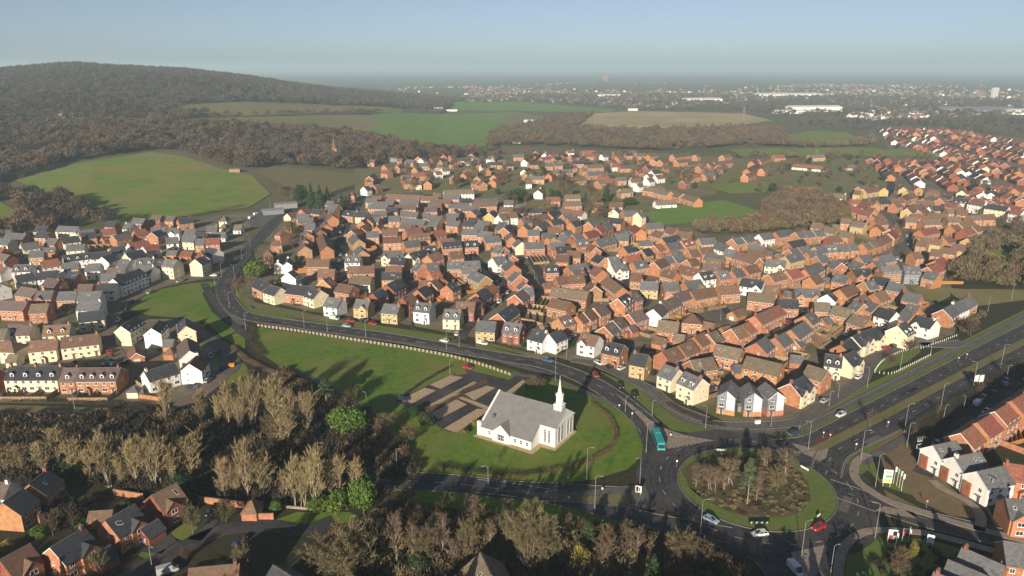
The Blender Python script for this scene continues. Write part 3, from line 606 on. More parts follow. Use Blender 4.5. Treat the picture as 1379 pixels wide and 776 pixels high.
load('''
@0 280 7.606 below the sloping green field
-60 395 55 415 rr; 208 372 375 347 cs C1; 492 312 600 318 os C1; 625 308 800 285 wd C1; 825 262 975 245 od C1; 1030 225 1180 210 or C1; 1055 305 1105 295 or w5 e3.6
450 412 570 405 os w6 e3.6; 640 490 915 455 wd D3; 930 460 1125 440 wd; 1135 405 1275 390 wd; 405 550 590 520 wr; 640 568 805 555 os
1045 505 1150 472 wd; 880 578 1035 570 ws; 1095 620 1285 610 cp; -60 580 60 598 wr; 145 585 330 578 ws D2; 380 660 590 640 wd; 640 650 690 615 ws w5 e3.6
@160 270 7.606 below the sloping green field
70 235 150 240 ws; 150 310 270 290 or; 335 330 425 300 od; 385 225 470 210 or H; 600 190 740 172 od C1; 500 285 620 280 ws G1; 680 300 790 300 ws
95 440 290 405 wr; 245 475 390 445 wr; 65 545 240 505 cd; 480 385 605 375 ws; 655 362 795 368 cs; 800 395 875 393 os; 890 392 1035 385 or
640 525 760 530 or h; 500 515 600 515 os h; 840 525 890 580 or w7; 905 480 1010 500 wd; 780 605 870 570 cd e7 w8; 480 600 600 612 cs e7; 190 598 370 592 ws D2
20 600 130 612 ws; 180 665 365 675 ws; 390 610 480 600 rd e6.5; 950 330 1095 325 ws e2.6; 1040 160 1120 160 ct H; 1040 235 1120 235 ct e2.6 H; 1200 250 1250 250 wt e2.6
@152 375 1 below the sloping green field
0 1 36 -13 wd e6 w9
@0 370 7.606 in the shaded left estate
150 12 335 -18 cd; -80 70 10 100 ws; 215 125 385 150 op; 375 170 550 165 os G1; 605 178 790 172 os; 805 180 1040 170 ws; 805 275 1040 268 ws
800 392 1060 362 cd; 1000 95 1190 90 cd; -60 268 285 280 op; 320 305 500 297 ot; 90 515 208 512 cp D1; -60 560 75 555 wt; 215 518 325 515 cp; 450 525 725 505 cb D2
@0 450 7.606 in the shaded left estate
-60 65 205 75 cb H; 305 75 588 50 cb; 625 40 1010 -5 cb; 100 330 638 328 cd D4 C3 w9; 660 350 815 348 op D1 C1 w9.5 p.7; 828 347 1235 344 op D4 C1 w9.5 p.7; -150 365 -10 365 rb; 90 215 190 212 ct h
@150 410 7.606 beside the left hand lawn
100 226 255 132 cd e6.2 w7; 410 248 490 165 wd e6.2 w7; 765 227 748 140 cd e6.2 w7; 770 340 800 478 wp w8; 800 613 885 515 wr w8; 335 690 640 600 wd w7.5
570 440 635 440 ob h H; 235 425 252 500 ob h; 550 362 635 360 os h
@150 490 7.606 beside the left hand lawn
215 230 245 230 cs h H w4
@330 330 7.606 along the bend of the main road
140 345 243 395 od; 247 405 363 440 cd; 457 405 660 427 od w9; 664 430 770 465 cd D1 w9; 850 535 985 555 ws; 1140 555 1285 565 ys G1; 440 284 490 258 wd e6 w8.5
335 176 360 130 wd w5; 430 179 440 135 wd w5; 632 152 865 148 ob; 752 252 922 250 ob; 800 362 870 330 ob; 790 -120 838 12 ob; 1030 108 1187 108 ws D2; 1050 222 1160 219 ob; 1166 219 1325 215 ob
1080 318 1300 325 ct; 960 395 1110 420 ob
@480 350 7.606 facing the long lawn
285 450 450 465 ys C1; 615 435 775 450 ws D2 e5.6; 905 505 1075 515 cs D2; 300 68 465 65 ob; 350 150 465 140 ot h; 310 256 440 190 rd; 165 345 270 300 rd w7; 625 308 720 262 od; 470 402 570 352 rb
758 228 820 200 ob; 640 222 740 215 rr h; 615 30 680 52 os; 720 38 840 32 os; 750 135 850 112 or w7; 820 165 880 190 or w7; 930 22 1085 20 os; 1098 18 1262 10 ws; 1200 110 1325 168 ts
1225 342 1310 287 od; 1150 422 1222 377 rb; 1030 432 1220 440 rb
@330 240 7.606 beside the dark side street
430 365 520 345 cb e2.8; 570 320 640 300 ob e2.8; 420 435 470 435 ob H; 355 530 390 535 ob H; 290 630 340 625 ob H; 210 735 255 732 ob H; 750 395 870 390 wd e2.8; 870 350 900 385 ob
808 450 833 474 ob; 612 470 720 468 os; 605 550 635 550 ob h H; 1025 330 1138 345 od D1; 1145 345 1272 350 cd; 1190 441 1243 402 ob; 1185 498 1250 470 ob; 1190 550 1225 530 os h
1112 572 1165 627 ts; 1172 692 1205 740 ts; 1240 550 1369 545 os; 1213 90 1265 80 wd; 1080 140 1110 140 or H; 1245 5 1285 2 or H; 1255 420 1330 385 os; 1310 390 1369 378 os
@500 240 7.606 below the tan village terraces
155 162 510 180 tb; 516 183 690 190 tb; 740 125 1045 115 wt; 240 275 460 275 ob; 595 275 715 270 ob; 790 262 1005 260 os; 1050 250 1275 240 ob; 1205 358 1260 330 yd; 1300 385 1369 370 wt
30 340 155 335 os; 300 338 368 335 os; 375 345 485 352 os; 530 360 605 360 os; 610 378 730 395 os; 175 390 295 388 os; 320 405 560 430 os; 775 362 900 370 os; 600 440 695 450 os; 790 432 915 445 os
945 435 1065 440 rd; 1095 432 1220 445 os; 5 395 95 400 os; 110 528 270 525 ob; 120 605 305 600 ob; 345 530 500 505 or; 400 580 585 560 ob e6; 495 480 570 490 rb; 620 545 735 525 rr; 720 660 915 645 od e6
945 645 1090 640 od D2; 935 520 1098 525 os; 1110 540 1250 555 os; 1150 605 1310 590 os; 1290 700 1350 705 os; 1320 460 1369 490 os; 640 650 710 635 ob h; 540 700 660 690 od D2
@500 240 7.606 in the old village
330 25 445 20 ob; 460 30 510 30 cb; 575 36 602 18 or; 1060 15 1105 30 or; 1108 32 1150 45 or; 1240 15 1290 0 or
@517 338 1 below the tan village terraces
0 0 28 2 cs G2; 33 4 55 -2 cd G1
@670 240 7.606 below the old village gardens
70 228 165 230 ws; 25 300 185 295 ob; 15 365 190 350 wb; 205 420 240 410 wb h; 320 390 495 365 ob; 520 357 590 315 od; 500 195 640 195 or; 690 170 840 165 tt; 675 240 855 235 ot; 660 310 890 345 wb e3
960 250 1080 250 ob; 1160 250 1275 248 ob e2.8; 1190 322 1225 300 cs; 1250 115 1350 110 tt H; 415 126 442 108 wb; 290 20 350 20 wb; 10 455 90 450 os; 65 509 130 470 od; 310 530 430 530 os
460 565 590 560 os G2; 650 575 740 600 os; 765 575 840 560 os; 790 640 925 625 os D2; 885 560 1000 530 or; 1010 505 1070 480 or; 1075 475 1140 450 os; 1120 400 1290 420 od; 930 450 1010 425 os; 1000 640 1180 600 os
1250 545 1369 530 os H; 950 680 1015 705 ob; 275 665 470 655 os; 530 665 680 655 os; 110 570 145 600 os w6; 215 625 250 657 cs; 25 695 60 705 os
@838 284.5 1 below the small green paddock
0 0 20 -1 os e7; 21 2 26 1 cs e7.4
@640 330 7.606 behind the white corner house
215 5 285 25 os; 175 135 300 110 ws G1; 345 155 395 200 os w9; 405 275 460 307 os w9; 490 375 520 400 os w7; 345 85 385 110 os w7; 710 210 845 205 od D2; 830 100 965 105 ob; 945 215 1135 185 os; 1170 0 1235 25 or e6
1245 95 1330 130 od; 820 330 940 318 ob; 946 318 1110 310 ob; 790 435 1165 480 ot; 785 545 985 590 ob; 700 395 790 390 ob h; 405 510 480 460 op; 230 705 380 600 od; 110 440 190 405 or w7; 490 445 580 440 rs
@640 400 7.606 facing the main road junction
20 245 215 255 ys C1; 305 258 485 280 rs D2 C1; 590 330 742 368 wd; 757 386 880 335 wd w7.5; 850 216 965 180 op D2; 1040 195 1100 165 ob w7.5; 1110 160 1180 130 ob; 1215 115 1320 75 op; 1095 365 1270 405 wb G1
@790 290 7.606 below the small green paddock
95 520 165 560 ob; 215 625 290 678 ob; 293 680 370 740 ob; 220 430 325 420 ws; 250 510 395 490 ws G1; 100 250 270 215 os; 345 160 470 165 os H; 490 95 560 140 or; 600 85 770 75 os; 830 118 930 145 ob; 930 165 1085 180 ob
965 265 1075 240 or D2; 1150 240 1310 230 ys; 810 295 945 270 os; 540 270 680 268 ys h; 690 310 760 290 or; 560 355 640 335 od; 400 420 540 405 or; 470 480 600 460 os D1; 690 481 790 440 ob; 860 370 950 360 os; 880 420 985 400 os
800 425 860 420 os; 960 510 1160 560 ob; 1040 360 1130 350 ob; 1150 335 1280 325 ob; 460 590 570 600 ob; 1150 590 1280 570 wd D2
@790 370 7.606 behind the parked cars
555 65 735 75 ys C2; 785 80 940 78 os C1; 1000 75 1160 50 os G1; 320 246 410 190 od D2 e6; 450 195 510 175 op; 75 340 160 300 op; 180 531 260 485 op; 270 470 350 430 op; 430 402 560 360 op; 430 530 490 515 op h
682 356 760 290 wp; 772 286 900 225 op; 872 205 1060 150 op; 1065 170 1290 130 ob; 980 395 1190 410 ob H; 1200 480 1310 500 ob h; 740 465 950 490 ot; 900 605 1010 620 ot h; 700 630 800 655 ob h
@790 450 7.606 facing the roundabout approach
770 180 920 130 ob; 940 120 1075 65 ob; 1100 30 1210 -20 ob; 200 75 385 115 od D2 e5.6 C1; 480 190 635 220 yd e5.6 C1; 800 310 945 365 cs; 1010 385 1185 460 cs D2 e6 C1; 1070 270 1175 254 ok; 1180 254 1270 240 ok; 880 305 960 300 os h
@940 300 7.606 below the brown wood
200 200 330 240 ws; 285 270 395 285 os; 410 300 625 365 ob; 350 165 440 147 os; 450 150 540 125 os; 535 220 680 240 os; 625 120 745 100 ws; 790 95 940 70 os; 995 100 1080 88 os; 1088 92 1170 80 os; 1180 85 1270 75 os
600 175 665 170 os h; 705 292 770 300 os h; 820 318 870 315 os h; 930 275 1010 258 os; 1030 255 1130 235 os; 890 340 1040 305 ys; 1195 255 1290 240 os; 1300 230 1390 218 os; 695 370 900 390 cs G1; 470 455 590 425 ob; 345 490 440 470 os
720 530 860 500 ob; 900 500 1020 468 or; 1090 480 1240 405 os; 1215 340 1310 330 os; 460 565 680 600 wd G1; 700 640 840 660 ob; 990 675 1245 685 os G2; 1270 570 1330 560 os h; 885 705 970 705 os h; 95 362 250 385 ob; 185 500 300 490 os D1; 200 655 400 640 ob
@940 380 7.606 in the middle of the brick estate
520 100 790 130 ot; 830 170 1025 180 od; 1190 205 1350 215 ot; 580 345 715 285 ob; 720 281 830 235 or; 340 480 445 445 ob; 450 440 522 405 or; 240 465 320 445 ob h; 350 300 450 265 ob h
100 535 190 495 ot; 205 640 320 662 ok; 325 664 430 685 ok; 600 622 688 556 os w9; 790 570 890 515 os; 950 490 1090 400 os; 1090 345 1170 300 os; 990 600 1040 575 os h; 1270 370 1340 350 os h
@940 460 7.606 beside the three grey townhouses
500 150 860 235 ok; 950 135 1085 155 os h; 380 240 450 240 os h; 945 432 1095 350 od G2 X; 1130 240 1330 300 ok
@1090 370 7.606 by the fenced green triangle
180 204 205 165 wd; 310 150 450 95 ob; 560 75 660 60 os; 660 195 760 160 ob; 490 235 570 200 rb; 820 75 975 105 os; 985 175 1150 210 os; 1010 300 1130 330 os e4; 255 315 445 360 ok; 450 405 620 460 ok; 460 265 560 300 os; 600 270 710 310 os
730 335 890 385 wd; 960 360 1080 400 os; 1110 415 1300 470 wd G1; 903 527 985 480 cd D2 e6 w9; 765 540 790 560 od h; 515 595 690 540 cd G2; 438 640 515 596 cd G1
@1090 430 7.606 by the fenced green triangle
325 260 430 200 od; 165 355 340 380 cd D2; 345 378 460 320 cd G1
@1270 417 1 by the fenced green triangle
0 0 15 -9 os; 12 -7 27 -14 ws; 26 -13 36 -19 os
@1090 290 7.606 around the winding hill road
40 70 140 85 ok; 170 115 300 140 tk; 240 95 310 100 tk h; 330 30 440 40 ok; 450 60 580 80 yk; 320 160 440 180 ok; 50 325 140 315 os; 150 310 268 305 os D2; 271 305 388 300 os; 392 295 470 290 os; 540 290 600 272 ok; 605 271 660 254 ok
663 253 718 234 ob; 722 233 790 196 ob; 812 190 858 152 or; 822 142 888 106 or; 510 420 620 400 os; 690 425 840 395 os; 720 525 910 520 os e6; 957 520 1128 525 gs e6; 1200 570 1330 600 os; 440 555 620 545 od G2; 250 457 330 488 os; 400 480 470 470 os h
270 595 410 625 os; 140 650 210 645 os h; 1110 250 1220 265 tb; 1130 150 1290 120 or; 975 15 1105 20 ok; 1150 45 1330 40 ok; 1050 380 1130 375 ob; 1250 345 1369 360 ob; 1210 530 1320 490 or; 1280 465 1369 430 or; 640 10 740 0 ob
@1199 230 7.606 around the winding hill road
170 389 220 365 yb; 220 340 390 370 wb; 420 360 545 360 od; 395 440 575 440 yb; 570 390 680 390 ok; 680 400 800 410 ob; 700 540 840 510 ob; 740 600 830 580 rr; 790 690 890 660 yb; 920 450 1060 445 ob; 110 265 190 235 ob; 0 280 100 285 ob; 30 330 90 320 ob
@1070 220 7.606 around the winding hill road
620 277 690 285 yb; 700 265 850 240 yb; 885 236 920 250 yb; 560 370 680 375 or; 690 400 790 430 or; 590 445 690 465 or; 690 475 810 500 or; 850 375 960 365 od; 970 365 1100 355 ob; 1140 320 1220 305 ob; 310 315 395 320 ok; 400 310 530 320 wk; 110 250 225 245 or; 10 255 85 250 or
430 395 545 390 or; 800 545 900 525 ob
@1199 230 7.606 in the far red roofed estate
830 295 985 320 wb e7; 995 340 1215 370 cd e7; 1250 390 1369 410 wr e7; 650 280 800 290 cd e6; 550 245 640 255 od; 735 206 770 190 cr
@345 60 3.881 in the old village
785 600 830 605 os; 845 586 890 575 od; 852 620 910 622 os; 915 625 965 627 os; 915 590 955 585 or; 978 576 1000 565 or; 1010 582 1040 580 or; 665 655 700 660 or; 735 633 770 628 od; 590 690 615 675 or; 815 672 905 668 or; 760 685 805 683 os
1100 645 1140 660 ob; 1080 672 1110 665 or; 1210 615 1255 615 od; 1258 615 1290 615 od; 1300 622 1339 620 od; 1172 630 1205 628 cd; 1235 576 1260 565 rr; 1240 685 1290 670 or; 1065 590 1130 600 wd; 1138 600 1165 605 od; 1030 600 1060 605 od
@690 60 3.881 in the old village
5 575 60 575 os; 105 576 125 565 rr; 148 590 200 585 or; 215 590 250 585 od; 300 580 340 575 od; 375 572 455 570 or; 465 575 490 572 ws; 85 615 140 612 od; 152 622 208 620 os; 213 620 258 618 os; 262 615 305 612 os; 310 610 370 608 od; 218 657 310 652 os; 62 603 78 595 wd
385 630 470 625 ob; 385 668 460 662 os; 485 620 553 618 op; 558 632 648 628 op; 545 590 580 585 or; 650 572 695 570 ob; 710 575 750 570 ob; 735 601 765 590 ob; 770 605 805 595 ob; 835 578 925 565 ob; 855 605 905 600 ob; 925 630 975 623 ob; 982 624 1018 618 ob; 1022 622 1046 616 ob; 1050 615 1140 605 ob
1095 580 1135 572 ob; 890 660 928 655 rd; 1250 610 1310 585 ob; 1225 650 1285 620 ob; 1215 680 1260 665 ob; 1300 650 1339 640 ob; 1285 600 1339 580 ob; 615 702 672 700 wb; 700 700 730 695 wb; 745 685 785 680 wb; 285 700 375 690 tb; 560 755 620 750 tt; 705 745 780 735 tt
@690 250 3.881 in the old village
560 18 610 15 tt H; 695 5 755 14 ot; 760 18 828 34 ot; 835 25 893 44 ot; 897 41 975 65 ot; 745 80 850 75 wt e2.8; 510 88 575 88 ob e2.8
@1035 60 3.881 in the old village
25 580 80 578 or; 210 578 290 575 os; 130 625 310 640 wr e3; 380 628 455 630 ys e3
@0 620 4.975 on the shaded lane at lower left
2 668 200 562 rb G1 w8.5 e4.8; 338 587 563 452 od G1 w8.8 e4.8; 708 404 900 297 od G1 w8.8 e4.8; 1017 236 1180 155 rb G1 w8.8 e4.8; 195 160 315 65 od w8.5; 20 285 150 190 od w8.5; -60 150 62 150 wp w7; 112 160 190 160 rp h; 620 640 738 570 rd h w5; 945 462 1058 395 rd h w5; 600 345 755 335 ob h w4
@337 674 1 on the shaded lane at lower left
0 0 3 0 ob h H w5.6
@253 766 1 on the shaded lane at lower left
2 0 69 -6 rb
@647 745 1 among the trees at the bottom edge
0 0 14 30 yt w10
@368 762 1 among the trees at the bottom edge
0 0 26 16 rd
@1220 560 6.465 on the new estate beside the roundabout
237 262 436 222 ws w8 e5.4; 420 362 645 318 ws w8 e5.4; 620 488 852 440 ws w8 e5.4; 850 412 1060 440 or; 
@1229 500 7.76 on the new estate beside the roundabout
500 650 635 568 or w8.5 e4.8 C0; 680 537 815 455 or w8.5 e5.5 C0; 860 424 995 342 or w8.5 e6.3 C0; 1040 311 1175 229 or w8.5 e7 C0; 1220 198 1355 116 or w8.5 e7.6 C0; 1400 85 1535 3 or w8.5 e8.2 C0
@1229 660 6.69 on the new estate beside the roundabout
850 80 1040 98 os G1; 845 466 1040 497 os e5.6; 450 522 828 688 os w7 e4.6; 325 632 700 790 os w7 e4.6; 195 742 500 870 os w7 e4.6
''')
# the three tall grey and white townhouses, and the bays of the three white houses by the roundabout
load("""
@940 460 7.606 beside the curving cycle path
300 507 336 400 gs e6.6 w6 C0; 579 527 520 422 gs e6.6 w6 C0; 815 520 690 418 gs e6.6 w6 C0
""")
def prism_yz(mb, x0, x1, yz, mi=0):
    n = len(yz); a = [(x0, y, z) for y, z in yz]; b = [(x1, y, z) for y, z in yz]
    mb.poly(a + b, [tuple(reversed(range(n))), tuple(range(n, 2 * n))] + [(i, (i + 1) % n, n + (i + 1) % n, n + i) for i in range(n)], mi)
def gable_side(h):
    a = -h['ang']; x = -h['cx'] * math.cos(a) - (-h['cy']) * math.sin(a); return 1 if x > 0 else -1
for h in HOUSES[-3:]:
    sd = gable_side(h); X = sd * h['L'] / 2; w = h['Wd'] / 2; rt = 1 if sd > 0 else -1; sl_ = 0.78; e = h['e']
    for c in list(h['o'].children):
        if c.name.startswith(('window', 'door')) : bpy.data.objects.remove(c)
    p = MB(); prism_yz(p, X - sd * .01, X + sd * .07, [(rt * 0.1, 2.0), (rt * (w - .25), 2.0), (rt * (w - .25), e + .1), (rt * .1, e + (w - .1) * sl_ - .2)][::rt * sd]); p.build('render_panel', 'white_render', h['o'])
    b = MB(); b.box(-h['L'] / 2 - .04, -w - .04, -.3, h['L'] / 2 + .04, w + .04, 2.0); b.build('brick_base', 'orange_brick', h['o'])
    for y, z, me in ((-rt * 1.4, 0.0, DOOR), (-rt * 1.5, 2.9, WINB), (-rt * 1.4, 5.6, WIN)):
        o = link('door' if me is DOOR else 'window', me, h['o'], (X + sd * .06, y, z)); o.rotation_euler = (0, 0, math.pi / 2 * sd)
    if rt * sd: pass
for h in HOUSES:
    if h['block'] == 'on the new estate beside the roundabout' and h['wc'] == 'w':
        sd = gable_side(h); X = sd * h['L'] / 2
        y = (1.9) * (-1 if sd > 0 else 1); b = MB(); x0, x1 = sorted((X, X + sd * .55)); b.box(x0, y - 1.2, 0, x1, y + 1.2, 4.3); b.build('bay', 'red_brick', h['o'])
        bay = h['o'].children[-1]
        r = MB(); r.box(min(X, X + sd * .75), y - 1.35, 4.303, max(X, X + sd * .75), y + 1.35, 4.5); r.build('bay_roof', 'slate_tiles', bay)
        for z in (0.8, 3.0):
            o = link('window', WINB, bay, (X + sd * .56, y, z)); o.rotation_euler = (0, 0, math.pi / 2 * sd)
        pass
        for z, me in ((0, DOOR), (3.2, WIN)):
            o = link('door' if me is DOOR else 'window', me, h['o'], (X, -y, z)); o.rotation_euler = (0, 0, math.pi / 2 * sd)
# where the streets close up: further brick houses standing in line with their neighbours
STL = [[gp(*p) for p in PX(s_)] for s_ in STREETS] + [MAIN, SV, SV2, SV3, CYC, DCN]
def to_px(x, y, z):
    dd = y * math.cos(PITCH) - (z - H) * math.sin(PITCH); return CX + FPX * x / dd, CY - FPX * (y * math.sin(PITCH) + (z - H) * math.cos(PITCH)) / dd
def seg_d(x, y, L):
    best = 1e9
    for (x0, y0), (x1, y1) in zip(L, L[1:]):
        dx, dy = x1 - x0, y1 - y0; t = max(0, min(1, ((x - x0) * dx + (y - y0) * dy) / (dx * dx + dy * dy + 1e-9))); best = min(best, math.hypot(x - x0 - dx * t, y - y0 - dy * t))
    return best
def fill(poly, n, block, walls, roofs, seed, gap=1.4):
    r = random.Random(seed); P = [gp(*p) for p in PX(poly)]; xs, ys = zip(*P); k = 0
    for _ in range(n * 60):
        if k >= n: break
        x, y = r.uniform(min(xs), max(xs)), r.uniform(min(ys), max(ys))
        if not inpoly(x, y, P) or any(inpoly(x, y, L) for L in LAWN) or any(inpoly(x, y, L) for L in FIELDS): continue
        nb = min((h for h in HOUSES if h['kind'] != 'garage'), key=lambda h: (h['cx'] - x) ** 2 + (h['cy'] - y) ** 2); a = nb['ang']; L = r.uniform(7, 11) if r.random() < .8 else r.uniform(15, 19); Wd = 8.0
        c, s_ = math.cos(a), math.sin(a); pts = [(x + u * c - v * s_, y + u * s_ + v * c) for u in np.linspace(-L / 2, L / 2, 5) for v in (-Wd / 2, 0, Wd / 2)]; ok = all(seg_d(px, py, q) > 4.6 for q in STL for px, py in pts[::2])
        if ok:
            for h in HOUSES:
                if (h['cx'] - x) ** 2 + (h['cy'] - y) ** 2 > 900: continue
                ch_, sh_ = math.cos(-h['ang']), math.sin(-h['ang'])
                for px, py in pts:
                    dx, dy = px - h['cx'], py - h['cy']
                    if abs(dx * ch_ - dy * sh_) < h['L'] / 2 + gap and abs(dx * sh_ + dy * ch_) < h['Wd'] / 2 + gap: ok = False; break
                if not ok: break
        if not ok: continue
        rz = 5 + .78 * Wd / 2 + h1(x, y); p = to_px(x - c * L / 2, y - s_ * L / 2, rz); q = to_px(x + c * L / 2, y + s_ * L / 2, rz)
        house(*p, *q, r.choice(walls), r.choice(roofs), ['w8'], block); k += 1
fill('395 300 470 275 560 268 700 285 800 310 900 330 1000 345 1150 330 1200 350 1190 400 1100 430 960 430 820 420 700 410 560 400 420 370', 75, 'in the packed middle of the estate', 'ooooort', 'sssdbbp', 4)
fill('0 320 100 318 240 300 300 320 290 360 200 385 120 410 0 440', 22, 'among the left estate rows', 'ooctr', 'ssdp', 5)
fill('495 222 600 210 760 208 900 212 985 222 960 255 860 262 700 250 560 262 500 262', 60, 'in the old village', 'ooorowt', 'sdbrbt', 6, 2.5)
fill('1150 262 1200 255 1290 275 1320 310 1290 350 1230 375 1180 330', 26, 'around the winding hill road', 'oooty', 'bbrk', 7)
NEARH = len(HOUSES)
# the red-roofed estates on the far right: streets of houses, one by one
def street(s, n, wall='rrorow', roofs='rrrbd', block='in the far red roofed estate', L=0.8):
    pts = PX(s); rs = random.Random(s)
    seg = [math.dist(pts[i], pts[i + 1]) for i in range(len(pts) - 1)]; T = sum(seg)
    def at(d):
        for i, g in enumerate(seg):
            if d <= g or i == len(seg) - 1:
                t = d / g; return (pts[i][0] + (pts[i + 1][0] - pts[i][0]) * t, pts[i][1] + (pts[i + 1][1] - pts[i][1]) * t)
            d -= g
    for k in range(n):
        a = at(T * (k + 0.5 - L / 2) / n); b = at(T * (k + 0.5 + L / 2) / n)
        j = rs.uniform(-1.0, 1.0)
        if rs.random() < 0.25: m = ((a[0] + b[0]) / 2, (a[1] + b[1]) / 2); a = (m[0] - 2, m[1] + 1.5 + j); b = (m[0] + 3, m[1] - 1.5 + j)
        house(a[0], a[1] + j, b[0], b[1] + j, rs.choice(wall), rs.choice(roofs), ['e3.9', 'w9.6', 'p.66'], block)
street('1172 209 1190 222 1200 236', 7); street('1182 208 1212 220 1230 234 1240 244', 9); street('1196 212 1230 222 1262 236 1285 248', 11); street('1215 212 1260 222 1300 238 1320 250', 12, roofs='rrdbd'); street('1235 212 1290 224 1330 240', 10, roofs='rddb'); street('1258 212 1305 222 1330 232', 7, roofs='rrdd')
street('1290 262 1325 268 1379 280', 8, roofs='rrd'); street('1310 254 1345 260 1385 268', 7, roofs='rdr'); street('1340 247 1385 256', 4)
street('1185 172 1196 180 1215 190', 6, 'rrw', 'rrb'); street('1192 170 1235 184 1290 202 1345 220', 22, roofs='rrrbr'); street('1205 171 1260 182 1310 196 1379 214', 24, roofs='rrrbr'); street('1230 171 1290 181 1340 192 1385 204', 20, roofs='rrrbr'); street('1262 172 1310 178 1379 192', 15, roofs='rrrbr'); street('1200 184 1250 198 1320 218 1379 240', 20, 'rrowc', 'rrb'); street('1255 193 1320 211 1379 228', 15, roofs='rrrb'); street('1225 176 1300 192 1379 209', 18, roofs='rrrbr')
# this far cluster, some 170 roofs of a few pixels each, is gathered into one mass
def gather(hs, name, kind='stuff'):
    vs, fs, ms, mats = [], [], [], []
    for h in hs:
        t = h['o']
        bpy.context.view_layer.update() if False else None
        M = Matrix.Translation(t.location) @ Matrix.Rotation(t.rotation_euler[2], 4, 'Z')
        def rec(o):
            for c in list(o.children): rec(c)
            if o.type == 'MESH':
                k = len(vs); vs.extend([tuple(M @ v.co) for v in o.data.vertices])
                for p in o.data.polygons:
                    m = o.data.materials[p.material_index]
                    if m not in mats: mats.append(m)
                    fs.append(tuple(i + k for i in p.vertices)); ms.append(mats.index(m))
            me = o.data; bpy.data.objects.remove(o)
        rec(t)
    me = bpy.data.meshes.new(name); me.from_pydata(vs, [], fs)
    for m in mats: me.materials.append(m)
    me.polygons.foreach_set('material_index', ms)
    o = link(name, me); tag(o, kind=kind); return o
_hs = sorted((h for h in HOUSES[:NEARH] if h['kind'] == 'house'), key=lambda h: h['dist'])
_far = _hs[300:] + HOUSES[NEARH:]; _ids = {id(h) for h in _far}
gather(_far, 'far_housing'); HOUSES = [h for h in HOUSES if id(h) not in _ids]
# a label that singles each house out
ORD = ['', 'second ', 'third ', 'fourth ', 'fifth ', 'sixth ', 'seventh ', 'eighth ', 'ninth ', 'tenth ', 'eleventh ', 'twelfth ', 'thirteenth ', 'fourteenth ', 'fifteenth ', 'sixteenth ', 'seventeenth ', 'eighteenth ', 'nineteenth ', 'twentieth ']
from collections import defaultdict
def feat(h):
    o = h['o_']; f = ''
    if 'D' in o: f = ' with dormers'
    elif 'G' in o: f = ' with front gable'
    elif 'H' in o: f = ' with hipped roof'
    elif h['e'] > 5.5: f = ' of three storeys'
    return f
cl = defaultdict(list)
for h in HOUSES: cl[(h['block'], h['kind'], h['wc'], h['rc'], feat(h))].append(h)
for k, hs in cl.items():
    rows = sorted(hs, key=lambda h: h['x'])
    for i, h in enumerate(rows):
        base = '%s %s under %s roof%s' % (WALL[h['wc']][1], h['kind'], ROOF[h['rc']][1], feat(h))
        if len(rows) == 1: lab = 'the only %s %s' % (base, h['block'])
        else:
            j = i if i < (len(rows) + 1) // 2 else len(rows) - 1 - i; side = 'left' if i < (len(rows) + 1) // 2 else 'right'
            on = ORD[j] if j < 20 else '%dth ' % (j + 1)
            lab = '%s %s, %sfrom %s' % (base, h['block'], on if on else 'first ', side)
        w = lab.split()
        if len(w) > 16: lab = lab.replace(' under', ',').replace(' roof', '', 1); w = lab.split()
        if len(w) > 16: lab = lab.replace('the only ', ''); w = lab.split()
        tag(h['o'], ' '.join(w[:16]), 'garage' if h['kind'] == 'garage' else {'bungalow': 'bungalow', 'terrace': 'terrace'}.get(h['kind'], 'house'), 'garages of the estates' if h['kind'] == 'garage' else {'terrace': 'terraces', 'bungalow': 'bungalows'}.get(h['kind'], 'houses') + ' ' + h['block'])
# ------------------------------------------------------------------ the white church
O = (5.95, 204.76); ca = math.atan2(-0.532, 0.847)
ch = empty('church', (O[0], O[1], 0.03), ca); tag(ch, 'white church with grey pitched roof and slim white steeple on the lawn', 'church')
YR = 11.6; WY = 23.2; E0 = 3.4; RZc = 11.0; SLc = (RZc - E0) / YR; FY0, FY1 = 5.4, 17.8; FX = 5.6
EF = E0 + SLc * FY0
m = MB()
m.poly([(-19, 0, 0), (0, 0, 0), (0, WY, 0), (-19, WY, 0), (-19, 0, E0), (0, 0, E0), (0, WY, E0), (-19, WY, E0), (-19, YR, RZc), (0, YR, RZc)], [(0, 1, 5, 4), (2, 3, 7, 6), (1, 2, 6, 9, 5), (3, 0, 4, 8, 7)])
m.poly([(0.02, FY0, 0), (FX, FY0, 0), (FX, FY1, 0), (0.02, FY1, 0), (0.02, FY0, EF), (FX, FY0, EF), (FX, FY1, EF), (0.02, FY1, EF), (FX, YR, RZc), (.02, YR, RZc)], [(0, 1, 5, 4), (2, 3, 7, 6), (1, 2, 6, 8, 5)])
prism_yz(m, -19.5, -18.9, [(-.25, 0), (WY + .25, 0), (WY + .25, E0 + .3), (YR, RZc + .55), (-.25, E0 + .3)][::-1])       # west gable with a coping above the roof
m.box(-20.1, -.5, 0, -18.7, .5, E0 + 1.5); m.box(-18.6, -.12, 0, -.3, -.003, .5)
m.build('wall', 'white_render', ch)
r = MB()
slab(r, [(-18.88, -.5, E0 - .5 * SLc), (.3, -.5, E0 - .5 * SLc), (.3, YR, RZc), (-18.88, YR, RZc)], .18); slab(r, [(.3, WY + .5, E0 - .5 * SLc), (-18.88, WY + .5, E0 - .5 * SLc), (-18.88, YR, RZc), (.3, YR, RZc)], .18)
